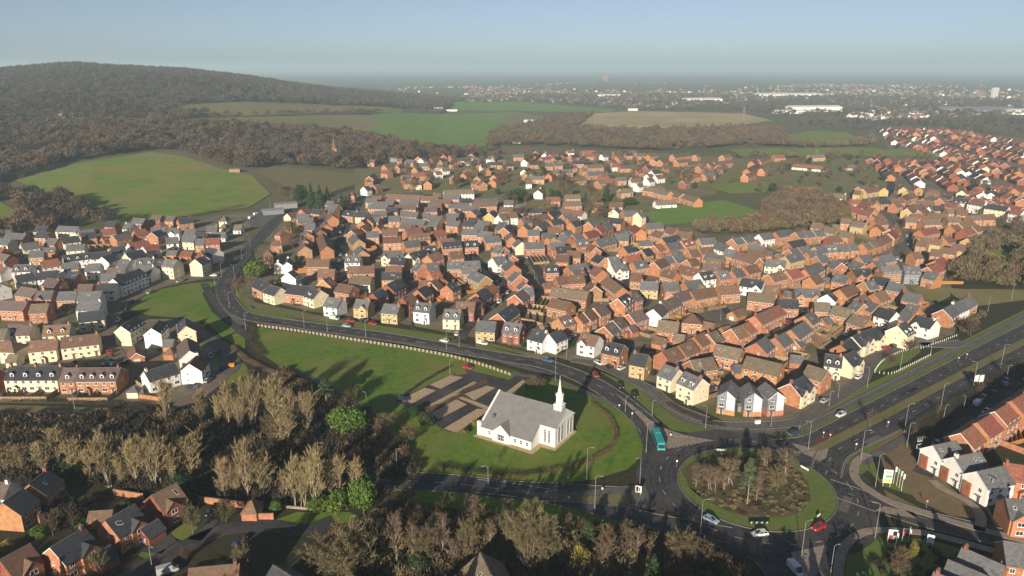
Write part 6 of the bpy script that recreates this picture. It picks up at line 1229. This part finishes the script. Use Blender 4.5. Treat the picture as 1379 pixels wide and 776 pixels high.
scatter('1195 262 1240 262 1300 285 1310 320 1280 360 1240 360 1200 300', 30, ['brown', 'evergreen', 'round', 'young'], (3, 6), 'garden tree between houses on the hill road', 'garden trees on the hill road', 7)
scatter('345 330 420 290 470 290 440 340 400 380 350 395', 22, ['brown', 'round', 'evergreen', 'young'], (3, 6), 'garden tree among the hip roofed houses', 'garden trees among the hip roofed houses', 7)
scatter('500 330 700 320 900 350 1100 340 1200 380 1150 470 1000 520 850 460 700 440 520 420', 70, ['young', 'brown', 'evergreen', 'green', 'yellow'], (1.6, 3.6), 'small shrub in a back garden of the brick estate', 'garden shrubs in the brick estate', 9, 1.2)
scatter('0 340 160 320 320 310 300 360 180 400 0 470', 30, ['young', 'brown', 'evergreen'], (2.0, 3.9), 'small shrub in a garden of the left estate', 'garden shrubs in the left estate', 9, 1.2)
scatter('0 470 150 460 280 480 200 520 0 490', 12, ['young', 'brown', 'evergreen'], (2.0, 3.5), 'small shrub in a shaded yard', 'shrubs in the shaded yards', 7, 1.2)
scatter('1280 262 1379 290 1379 312 1330 312 1300 285', 16, ['brown', 'grey', 'round'], (6, 9), 'bare tree beside the white rendered terraces', 'bare trees beside the white terraces', 8)
scatter('1190 190 1300 230 1379 262 1379 280 1300 250 1190 205', 26, ['brown', 'grey', 'evergreen'], (7, 11), 'tree in the belt between the red roofed estates', 'trees between the red roofed estates', 8)
scatter('1185 175 1240 172 1379 195 1379 240 1300 222 1200 190', 26, ['brown', 'evergreen', 'grey', 'evergreen'], (6, 9), 'tree standing between the far red roofed houses', 'trees among the far red roofed houses', 12, 0)
# hedges: one loose thing each
def hedge(name, line, w, h, m, label, n_per=14, ls=.34, cat='hedge', twig=False):
    r = np.random.default_rng(len(label)); V = []; L = np.array(line); seg = np.hypot(*np.diff(L, axis=0).T); T = np.concatenate([[0], np.cumsum(seg)]); n = int(T[-1] * n_per * w)
    t = r.uniform(0, T[-1], n); x = np.interp(t, T, L[:, 0]); y = np.interp(t, T, L[:, 1]); a = r.uniform(0, 6.28, n); q = np.sqrt(r.uniform(0, 1, n)) * w / 2; hh = h * (.8 + .25 * np.sin(t * .7) * np.sin(t * .23))
    P = np.stack([x + q * np.cos(a), y + q * np.sin(a), hh * r.uniform(.05, 1, n) ** .6 * (1 - .3 * (q / (w / 2)) ** 3)], 1); P[:, 2] += hgt(P[:, 0], P[:, 1])
    d = unit(r.normal(size=(n, 3)) + np.array([0, 0, .5]))
    if twig: v, f = twigs(P, d, .7 * r.uniform(.6, 1.2, n), .09, r)
    else:
        s = unit(np.cross(d, r.normal(size=(n, 3)))); u = np.cross(d, s); z = ls * r.uniform(.6, 1.3, (n, 1)); v = np.stack([P - s * z * .5, P + u * z * .5, P + s * z * .5, P - u * z * .5], 1).reshape(-1, 3); f = np.arange(4 * n).reshape(-1, 4)
    return tag(link(name, np_mesh(name, v, f, m)), label, cat)
hedge('hedge', wl('794 544 812 556 826 574 829 592 818 608 795 622 765 632 735 637'), 1.8, 1.6, 'brown_twigs', 'curved brown hedge round the church lawn', 40, twig=True)
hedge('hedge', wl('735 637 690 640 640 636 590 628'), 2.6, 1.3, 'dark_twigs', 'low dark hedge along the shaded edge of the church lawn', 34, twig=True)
hedge('hedge', wl('312 468 330 484 360 500 395 515 425 528'), 3.0, 1.6, 'brown_twigs', 'brown hedge along the left edge of the long lawn', 36, twig=True)
hedge('hedge', wl('340 442 342 462 355 480'), 3.0, 1.4, 'dark_twigs', 'dark hedge at the top left corner of the long lawn', 30, twig=True)
hedge('hedge', wl('540 536 575 512 608 494'), 1.6, 1.0, 'dark_twigs', 'low hedge between lawn and car park', 34, twig=True)
hedge('hedge', [gp(430 + x / 3.5276, 440 + y / 3.5276) for x, y in ((510, 405), (600, 365), (655, 338))], 2.2, 1.0, 'brown_twigs', 'russet hedge strip in the lower car park', 50, twig=True); hedge('hedge', [gp(430 + x / 3.5276, 440 + y / 3.5276) for x, y in ((668, 325), (730, 292), (800, 262))], 3.0, 1.1, 'red_twigs', 'russet hedge strip in the upper car park', 50, twig=True)
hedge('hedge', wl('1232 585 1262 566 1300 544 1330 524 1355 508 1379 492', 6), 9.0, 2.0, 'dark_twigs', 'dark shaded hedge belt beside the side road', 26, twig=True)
hedge('hedge', wl('900 545 925 558 950 568 975 575'), 2.2, 1.1, 'dark_twigs', 'low dark hedge before the cream corner houses', 36, twig=True)
hedge('hedge', wl('0 540 60 541 120 543 200 547'), 3, 1.2, 'dark_twigs', 'dark bramble hedge below the dormer terraces', 30, twig=True)
hedge('hedge', wl('655 460 690 470 725 477'), 1.5, 1.0, 'evergreen_leaves', 'green clipped hedge before the buff and red dormer houses', 40, .3)
hedge('hedge', wl('752 478 768 468 776 460'), 1.2, 1.0, 'evergreen_leaves', 'green clipped hedge beside the white corner house', 40, .3)
hedge('hedge', wl('555 435 560 445 605 452 612 458'), 1.2, .9, 'evergreen_leaves', 'green clipped hedge before the cream dormer house', 40, .3)
hedge('hedge', wl('170 306 210 302 250 294 290 286 330 278', 6), 4, 3.0, 'dark_twigs', 'dark field hedge behind the upper left estate', 14, twig=True)
hedge('hedge', wl('632 212 650 206 672 200'), 4, 3.5, 'evergreen_leaves', 'dark straight conifer hedge above the old village', 8, 1.2)
hedge('hedge', wl('1286 388 1330 390 1379 392', 6), 3, 2, 'dark_twigs', 'dark hedge along the meadow on the right', 14, twig=True)

# back garden fences, sheds and cars on the estate streets
def clear_of_houses(x, y, me=None, m=.6):
    for h in HOUSES:
        if h is me: continue
        dx, dy = x - h['cx'], y - h['cy']
        if dx * dx + dy * dy > 700: continue
        c, s_ = math.cos(-h['ang']), math.sin(-h['ang']); lx, ly = dx * c - dy * s_, dx * s_ + dy * c
        if abs(lx) < h['L'] / 2 + m and abs(ly) < h['Wd'] / 2 + m: return False
    return True
ROADL = [ [gp(*p) for p in PX(s_)] for s_ in STREETS ] + [SV, SV2, SV3, MAIN, CYC, DCN, DCS, SE]
def clear_of_roads(x, y, m=7.5):
    for L in ROADL:
        for (x0, y0), (x1, y1) in zip(L, L[1:]):
            dx, dy = x1 - x0, y1 - y0; t = max(0, min(1, ((x - x0) * dx + (y - y0) * dy) / (dx * dx + dy * dy + 1e-9)))
            if math.hypot(x - x0 - dx * t, y - y0 - dy * t) < m: return False
    return True
nf = ns = 0
for h in HOUSES:
    if h['kind'] in ('garage', 'bungalow') or h['dist'] > 500 or h['dist'] < 225 or nf >= 120: continue
    c, s_ = math.cos(h['ang']), math.sin(h['ang'])
    for sd in (1, -1):
        D = rng2.uniform(6, 9); y0, y1 = sd * (h['Wd'] / 2 + .3), sd * (h['Wd'] / 2 + D); x0, x1 = -h['L'] / 2 + .2, h['L'] / 2 - .2
        w = lambda x, y: (h['cx'] + x * c - y * s_, h['cy'] + x * s_ + y * c)
        if not all(clear_of_houses(*w(x, y), h, .3) and clear_of_roads(*w(x, y)) for x in np.linspace(x0, x1, 4) for y in np.linspace(y0, y1, 3)): continue
        if sd < 0 and not clear_of_roads(*w(0, y1), 14): continue
        if any(inpoly(*w(0, (y0 + y1) / 2), L) for L in LAWN): continue
        m = MB(); nsp = max(1, round(h['L'] / 6.5)); th = .05
        for k in range(nsp + 1): x = x0 + (x1 - x0) * k / nsp; m.box(x - th, min(y0, y1), .05, x + th, max(y0, y1), 1.7)
        for k in range(nsp): xa = x0 + (x1 - x0) * k / nsp + th + .003; xb = x0 + (x1 - x0) * (k + 1) / nsp - th - .003; m.box(xa, y1 - th, .05, xb, y1 + th, 1.72)
        o = m.build('garden_fence', ['timber', 'timber', 'orange_timber', 'timber'][nf % 4]); o.location = (h['cx'], h['cy'], h1(h['cx'], h['cy'])); o.rotation_euler = (0, 0, h['ang']); nf += 1
        tag(o, 'timber fence dividing the small gardens behind an estate house', 'fence', 'timber fences round back gardens')
        if nf % 2 == 0:
            p = w(x0 + 1.6, y1 - sd * 1.6); t = empty('garden_shed', (*p, h1(*p)), h['ang']); tag(t, 'small timber shed in the corner of a fenced back garden', 'shed', 'sheds in back gardens'); b = MB(); gable_walls(b, 2.4, 1.8, 1.7, 2.2); b.build('wall', 'dark_timber' if nf % 4 else 'timber', t); b = MB(); gable_roof(b, 2.4, 1.8, 1.7, 2.2, .12, .06); b.build('roof', 'dark_slate', t)
        break
for q, L in enumerate(ROADL):
    if q >= len(STREETS): break
    d = 6.0
    seg = [math.dist(a, b) for a, b in zip(L, L[1:])]
    while d < sum(seg) - 4:
        e = d
        for (a, b), g in zip(zip(L, L[1:]), seg):
            if e <= g: break
            e -= g
        t = e / g; ux, uy = (b[0] - a[0]) / g, (b[1] - a[1]) / g; sd = rng2.choice([-1, 1]); p = (a[0] + ux * e - uy * 2.3 * sd, a[1] + uy * e + ux * 2.3 * sd)
        if q in STREET_OK and clear_of_houses(*p, None, 1.2) and math.hypot(*p) < 620:
            cl_ = ['silver', 'white', 'black', 'dark_blue', 'red', 'pale_blue', 'silver', 'black'][int(rng2.integers(8))]; o = copy_tree(PROTO['car']); o.location = (*p, h1(*p) + .18); o.rotation_euler = (0, 0, math.atan2(uy, ux) + (math.pi if rng2.random() < .5 else 0))
            for c in o.children:
                if c.name.split('.')[0] in ('body', 'car_roof'):
                    key = ('car', c.name.split('.')[0], cl_)
                    if key not in PMESH: PMESH[key] = c.data.copy(); PMESH[key].materials[0] = MAT['paint_' + cl_]
                    c.data = PMESH[key]
            tag(o, '%s car parked at the kerb of a narrow estate street' % cl_.replace('_', ' '), 'car', '%s cars parked along the estate streets' % cl_.replace('_', ' '))
        d += rng2.uniform(7, 26)
# ------------------------------------------------------------------ woods and thickets that read as one mass
def clump_proto(seed, n, h, w, ls, twig=.0):
    r = np.random.default_rng(seed); d = unit(r.normal(size=(n, 3))); d[:, 2] = np.abs(d[:, 2]) * 1.0 - .15
    lob = 1 + .25 * np.sin(d[:, 0] * 5 + seed) * np.cos(d[:, 1] * 4 + seed)
    P = d * np.array([w / 2, w / 2, h * .52]) * (r.uniform(.45, 1, (n, 1)) ** .5) * lob[:, None] + np.array([0, 0, h * .45])
    up = unit(d * .6 + np.array([0, 0, .9]) + r.normal(size=(n, 3)) * .45); s = unit(np.cross(up, r.normal(size=(n, 3)))); L = ls * r.uniform(.7, 1.5, (n, 1)); wd = ls * r.uniform(.16, .34, (n, 1))
    V = np.stack([P - s * wd, P + s * wd, P + up * L], 1); 
    q = np.linspace(0, 2 * math.pi, 4)[:3]
    return V.reshape(-1, 3)
def wood(name, polys, n, protos, mats, hs, avoid=(), world=None, probs=None, seed=3, kind='stuff', edge=None):
    r = np.random.default_rng(seed); P = world or [[gp(*p) for p in PX(s)] for s in polys]; X = []; Y = []
    A = [abs(sum(p[i - 1][0] * p[i][1] - p[i][0] * p[i - 1][1] for i in range(len(p)))) / 2 for p in P]; tot = sum(A)
    for p, a in zip(P, A):
        xs, ys = zip(*p); m = int(n * a / tot * 1.05) + 1; bb = (max(xs) - min(xs)) * (max(ys) - min(ys)); k = int(m * bb / max(a, 1)) + 10
        x = r.uniform(min(xs), max(xs), k); y = r.uniform(min(ys), max(ys), k); ok = inpoly(x, y, p)
        for q in avoid: ok &= ~inpoly(x, y, q)
        X.append(x[ok]); Y.append(y[ok])
    x = np.concatenate(X); y = np.concatenate(Y); z = hgt(x, y); N = len(x); pi = r.integers(0, len(protos), N); V = []; M = []
    # stands of one kind: the mix of species drifts slowly over the land
    drift = np.sin(x * .011 + seed) + np.sin(y * .013 + 1.7 * seed) + r.normal(size=N) * .9; mi = np.clip(((drift + 2.2) / 4.4 * len(mats)).astype(int), 0, len(mats) - 1)
    for k, pr in enumerate(protos):
        i = np.nonzero(pi == k)[0]; a = r.uniform(0, 6.283, len(i)); s = r.uniform(*hs, len(i)); c, sn = np.cos(a) * s, np.sin(a) * s
        v = np.empty((len(i), len(pr), 3), np.float32); v[..., 0] = c[:, None] * pr[:, 0] - sn[:, None] * pr[:, 1] + x[i][:, None]; v[..., 1] = sn[:, None] * pr[:, 0] + c[:, None] * pr[:, 1] + y[i][:, None]; v[..., 2] = (s * r.uniform(.85, 1.2, len(i)))[:, None] * pr[:, 2] + z[i][:, None]
        V.append(v.reshape(-1, 3)); M.append(np.repeat(mi[i], len(pr) // 3))
    V = np.concatenate(V); return tag(link(name, np_mesh(name, V, np.arange(len(V)).reshape(-1, 3), mats, np.concatenate(M))), kind=kind)
FAR = [clump_proto(s, 100, 10.5, 9.5, 1.8) for s in range(6)]; MID = [clump_proto(s + 10, 210, 10, 9.5, 1.35) for s in range(6)]; BUSH = [clump_proto(s + 20, 120, 2.6, 4.0, 1.0) for s in range(6)]
WM = ['hill_twigs', 'hill_brush', 'hill_twigs', 'hill_twigs', 'hill_brush', 'dark_twigs']
az = [math.atan2(*gp(px, 200)) for px in (-420, 640)]
hillp = [(r_ * math.sin(a), r_ * math.cos(a)) for r_, a in [(1150, az[0] - .05)] + [(2750, az[0] - .05 + (az[1] - az[0] + .05) * i / 12) for i in range(13)] + [(2300, az[1]), (1900, az[1] - .02)]]
hill_front = [gp(*p) for p in PX('600 147 545 147 400 139 300 138 235 143 236 152 330 158 240 163 200 170 100 175 0 175 -120 180 -300 190 -420 200')]
wood('woodland', None, 17500, FAR, WM, (.75, 1.2), FIELDS, [[(2750 * math.sin(a), 2750 * math.cos(a)) for a in np.linspace(az[0], az[1] - .01, 14)] + hill_front])
wood('woodland', ['-300 190 -120 180 0 175 100 172 200 168 240 165 300 170 420 179 470 182 540 195 600 207 645 205 640 214 560 216 490 226 480 232 420 226 365 222 345 230 300 224 250 208 205 202 100 218 20 240 -60 262 -300 300'], 4200, MID, ['brown_twigs', 'grey_twigs', 'brown_twigs', 'dark_twigs', 'brown_twigs', 'grey_twigs'], (.8, 1.45), FIELDS, seed=5)
wood('woodland', ['640 200 660 182 700 178 790 174 860 178 930 176 1050 175 1065 190 1060 198 985 198 900 205 860 203 760 198 690 196', '690 168 745 160 800 152 780 168 770 174 700 178 660 182', '330 158 440 153 540 154 560 152 600 150 600 154 500 156 430 157 345 160'], 1700, MID, ['brown_twigs', 'grey_twigs', 'brown_twigs', 'olive_twigs', 'grey_twigs'], (.8, 1.3), FIELDS, seed=6)
wood('woodland', ['925 313 960 306 1005 302 1028 292 1030 278 1060 264 1112 268 1142 286 1140 300 1110 306 1060 312 1000 318 950 318'], 520, MID, ['brown_twigs', 'olive_twigs', 'brown_twigs', 'grey_twigs'], (.6, .95), FIELDS, seed=7)
wood('woodland', ['1304 345 1335 322 1379 310 1450 305 1450 395 1379 390 1290 388 1282 370 1305 356'], 380, MID, ['brown_twigs', 'olive_twigs', 'brown_twigs', 'grey_twigs'], (.5, 1.0), [[gp(*p) for p in PX('1345 325 1365 350 1350 372 1335 350')]], seed=8)
wood('woodland', ['-120 270 30 262 60 270 85 285 110 296 80 314 30 322 0 332 -120 345', '75 262 110 280 130 294 165 306 140 312 100 300'], 330, MID, ['dark_twigs', 'brown_twigs', 'dark_twigs', 'grey_twigs'], (.8, 1.3), FIELDS, seed=9)
wood('woodland', ['860 176 1000 172 1050 168 1160 176 1190 170 1250 172 1379 186 1500 190 1500 168 1379 160 1200 158 1080 160 1000 150 850 148 700 136 610 136 600 146 560 146 560 136 700 128 900 128 1100 130 1379 135 1500 138 1500 150'], 6000, FAR, ['hill_twigs', 'dark_twigs', 'hill_brush', 'hill_twigs', 'hill_brush'], (.6, 1.1), FIELDS, seed=10)
wood('woodland', ['1000 212 1060 214 1150 212 1190 212 1150 206 1060 204 1000 206', '1060 200 1050 196 1130 198 1175 186 1180 196 1150 200'], 220, MID, ['brown_twigs', 'olive_twigs', 'grey_twigs'], (.7, 1.1), FIELDS, seed=11)
# bramble and scrub
wood('undergrowth', ['-60 566 60 564 150 562 225 560 300 566 400 578 460 560 495 580 492 640 480 668 440 676 380 680 330 672 200 664 100 652 0 648 -60 646'], 1800, BUSH, ['dark_twigs', 'brown_twigs', 'dark_twigs', 'olive_twigs'], (.5, 1.15), seed=12)
wood('undergrowth', ['505 580 540 600 560 640 512 646', '380 500 430 528 470 552 440 560 400 540 360 520'], 420, BUSH, ['dark_twigs', 'brown_twigs', 'dark_twigs'], (.5, .9), seed=13)
wood('undergrowth', ['500 700 560 690 640 700 700 712 780 712 860 722 930 740 990 760 1010 800 700 830 480 830 420 780 430 740'], 1500, BUSH, ['dark_twigs', 'brown_twigs', 'dark_twigs', 'olive_twigs'], (.5, 1.1), seed=14)
wood('undergrowth', None, 300, BUSH, ['brown_twigs', 'dark_twigs', 'olive_twigs', 'brown_twigs'], (.16, .40), world=[[(RC[0] - 1.6 + 16.5 * math.cos(a), RC[1] + 1 + 16.5 * math.sin(a)) for a in np.linspace(0, 2 * math.pi, 30)[:-1]]], seed=15)
wood('undergrowth', ['1165 770 1200 740 1250 735 1300 750 1280 800 1160 830'], 60, BUSH, ['dark_twigs', 'brown_twigs'], (.3, .7), seed=16)
wood('undergrowth', ['60 690 110 670 150 690 120 720 70 720', '230 690 250 650 270 660 262 690'], 60, BUSH, ['dark_twigs', 'evergreen_leaves'], (.4, .8), seed=17)
wood('undergrowth', ['1290 440 1330 418 1325 428 1295 452'], 50, BUSH, ['brown_twigs', 'olive_twigs'], (.4, .8), seed=18)
# ------------------------------------------------------------------ the far town
def boxes(name, n, poly, sz, hz, mats, pr, seed):
    r = np.random.default_rng(seed); P = [gp(*p) for p in PX(poly)]; xs, ys = zip(*P); x = r.uniform(min(xs), max(xs), n * 6); y = r.uniform(min(ys), max(ys), n * 6); ok = inpoly(x, y, P); 
    dens = np.sin(x * .0021 + seed) + np.sin(y * .0017 + seed) + r.normal(size=len(x)) * .7; ok &= dens > .0; x = x[ok][:n]; y = y[ok][:n]; V = []; F = []; M = []
    for i in range(len(x)):
        a = r.uniform(0, 3.14); L = r.uniform(*sz); w = L * r.uniform(.5, .9); h = r.uniform(*hz); c, s = math.cos(a), math.sin(a); k = len(V); e = h + w * .3
        for px, py, pz in ((-1, -1, 0), (1, -1, 0), (1, 1, 0), (-1, 1, 0), (-1, -1, h), (1, -1, h), (1, 1, h), (-1, 1, h)): V.append((x[i] + c * px * L / 2 - s * py * w / 2, y[i] + s * px * L / 2 + c * py * w / 2, pz))
        for px in (-1, 1): V.append((x[i] + c * px * L / 2, y[i] + s * px * L / 2, e))
        wm = r.choice(len(pr), p=pr)
        for f in ((0, 1, 5, 4), (2, 3, 7, 6), (1, 2, 6, 5), (3, 0, 4, 7)): F.append(tuple(k + q for q in f)); M.append(wm)
        rm = len(pr) + int(r.integers(2))
        for f in ((4, 5, 9, 8), (6, 7, 8, 9)): F.append(tuple(k + q for q in f)); M.append(rm)
        for f in ((5, 6, 9, 9), (7, 4, 8, 8)): F.append(tuple(k + q for q in f)); M.append(wm)
    me = bpy.data.meshes.new(name); me.from_pydata(V, [], [f if f[2] != f[3] else f[:3] for f in F]); [me.materials.append(MAT[m]) for m in mats]; me.polygons.foreach_set('material_index', M); tag(link(name, me), kind='stuff')
TM = ['white_render', 'mauve_tiles', 'tan_brick', 'grey_cladding', 'slate_tiles', 'brown_tiles']
boxes('far_town', 1150, '610 137 640 118 760 112 900 112 1010 120 1010 140 900 148 700 136', (8, 16), (4, 7), TM, [.07, .40, .34, .19], 3)
boxes('far_town', 950, '930 140 940 120 1100 114 1379 116 1500 118 1500 150 1250 160 1170 150 1100 135 1000 138', (8, 18), (4, 7), TM, [.05, .42, .34, .19], 4)
boxes('far_town', 500, '450 125 520 119 640 117 640 122 600 134 560 127', (8, 15), (4, 7), TM, [.07, .40, .34, .19], 5)
boxes('far_town', 90, '1130 158 1180 150 1260 150 1250 160 1170 164', (9, 16), (4, 7), TM, [.5, .2, .2, .1], 6); boxes('far_houses', 26, '-40 168 0 160 60 158 110 160 100 166 40 170', (9, 14), (4, 7), TM, [.7, .1, .1, .1], 7)
def shed(px, py, L, w, h, rz, label, m='white_render', rm='white_trim'):
    x, y = gp(px, py); o = empty('warehouse', (x, y, h1(x, y)), rz); tag(o, label, 'warehouse'); b = MB(); gable_walls(b, L, w, h, h + w * .08); b.build('wall', m, o); b = MB(); gable_roof(b, L, w, h, h + w * .08, .4, .3); b.build('roof', rm, o)
shed(1095, 150, 140, 45, 12, .1, 'largest white warehouse beyond the dark trees'); shed(1062, 153, 80, 30, 7, .1, 'low white warehouse joined left of the largest one'); shed(1060, 130.5, 260, 70, 10, .05, 'long thin white warehouse far off above the largest one'); shed(1310, 151, 190, 60, 9, -.1, 'long grey warehouse left of the white tower', 'grey_cladding', 'galvanised'); shed(1345, 153, 150, 60, 9, -.1, 'grey warehouse below the white tower', 'grey_cladding', 'galvanised'); shed(1375, 154, 70, 40, 10, 0, 'pale warehouse at the right edge'); shed(945, 137, 130, 50, 9, .1, 'white warehouse above the tan field'); shed(820, 131, 90, 40, 9, 0, 'white warehouse in the far town centre')
shed(510, 218, 46, 12, 5, .12, 'long pale shed at the edge of the village wood', 'galvanised', 'galvanised'); shed(368, 288, 16, 9, 3.6, R(25), 'pale workshop in the roadside yard', 'grey_cladding', 'galvanised'); shed(385, 280, 18, 9, 4, R(25), 'grey workshop at the top of the yard', 'galvanised', 'galvanised'); shed(718, 165, 40, 14, 5, .1, 'white farm sheds in the dark trees beyond the lush field'); shed(852, 149, 26, 12, 5, 0, 'small pale barn at the far edge of the tan field'); shed(590, 148.5, 24, 14, 6, .2, 'pale farmhouse at the tip of the hill wood'); shed(608, 150, 30, 10, 4, .1, 'low pale barn beside the farmhouse'); shed(416, 218, 16, 9, 6, .3, 'buff house in the wood beside the little spire', 'tan_brick', 'brown_tiles'); shed(695, 193, 12, 9, 5, .2, 'white cottage by the earth field', 'white_render', 'brown_tiles'); shed(92, 159, 22, 10, 6, .2, 'white house among the hill trees'); shed(316, 216, 14, 8, 5, .2, 'red brick house at the corner of the green field', 'orange_brick', 'red_tiles'); shed(317, 232, 11, 6, 3.2, .1, 'pale barn at the corner of the green field', 'tan_brick', 'galvanised')
def tower(px, py, w, d, h, label, m):
    x, y = gp(px, py); o = empty('tower_block', (x, y, 0), .15); tag(o, label, 'tower block'); b = MB(); b.box(-w / 2, -d / 2, 0, w / 2, d / 2, h); b.build('wall', m, o); b = MB(); b.box(-w / 5, -d / 5, h + .003, w / 5, d / 5, h + 4); b.build('roof', 'grey_door', o)
    b = MB()
    for i in range(1, int(h / 3)): b.box(-w / 2 + 1, -d / 2 - .15, i * 3, w / 2 - 1, -d / 2 - .003, i * 3 + 1.2)
    b.build('window_band', 'window_glass', o)
tower(1338, 134, 20, 13, 42, 'white tower block standing alone on the right horizon', 'white_render'); tower(815, 108.5, 40, 30, 46, 'grey tower block far off on the misty plain', 'tan_brick')
# village church with a spire, in the wood
x, y = gp(437, 216); o = empty('village_church', (x, y, h1(x, y)), .3); tag(o, 'small stone church with a slender spire among bare trees', 'church'); b = MB(); gable_walls(b, 22, 9, 6, 10); b.build('wall', 'tan_brick', o); b = MB(); gable_roof(b, 22, 9, 6, 10); b.build('roof', 'brown_tiles', o); b = MB(); b.box(10, -2.5, 0, 15, 2.5, 14); tw_ = b.build('tower', 'tan_brick', o); b = MB(); b.lathe([(3.3, 14.003), (2.2, 18), (0, 30)], 8, (12.5, 0)); b.build('spire', 'brown_tiles', tw_)
x, y = gp(1000, 173); o = empty('pylon', (x, y, 0), .4); tag(o, 'grey lattice electricity pylon at the end of the tan field', 'pylon'); b = MB(); hh = 42
for sx, sy in ((-1, -1), (1, -1), (1, 1), (-1, 1)): b.bar((sx * 3.6, sy * 3.6, 0), (sx * .6, sy * .6, hh), .18, .1, 4)
for i in range(7):
    z0, z1 = hh * i / 7, hh * (i + 1) / 7; r0, r1 = 3.6 - 3 * i / 7, 3.6 - 3 * (i + 1) / 7
    for (ax, ay), (bx, by) in (((-1, -1), (1, -1)), ((1, -1), (1, 1)), ((1, 1), (-1, 1)), ((-1, 1), (-1, -1))): b.bar((ax * r0, ay * r0, z0), (bx * r1, by * r1, z1), .08, n=3); b.bar((bx * r0, by * r0, z0), (ax * r1, ay * r1, z1), .08, n=3)
b.build('lattice', 'galvanised', o); b = MB()
for z, w in ((27, 7), (33, 6), (39, 5)): b.bar((-w, 0, z), (w, 0, z), .2, n=4); b.bar((-w, 0, z), (0, 0, z + 2.5), .08, n=3); b.bar((w, 0, z), (0, 0, z + 2.5), .08, n=3)
b.build('cross_arm', 'galvanised', o)
# ------------------------------------------------------------------ the hazy air
HAZE_D = 1.45e-4
b = MB(); b.box(-36000, -36000, -1.5, 36000, 36000, 175); hz = b.data('haze', [])
hm = bpy.data.materials.new('hazy_air'); hm.use_nodes = True; hn = hm.node_tree; hn.nodes.clear(); out = hn.nodes.new('ShaderNodeOutputMaterial'); pv = hn.nodes.new('ShaderNodeVolumePrincipled')
pv.inputs['Color'].default_value = (.66, .87, 1.0, 1); pv.inputs['Density'].default_value = HAZE_D; pv.inputs['Anisotropy'].default_value = 0.05; hn.links.new(pv.outputs[0], out.inputs['Volume'])
hz.materials.append(hm); tag(link('haze', hz), kind='stuff')
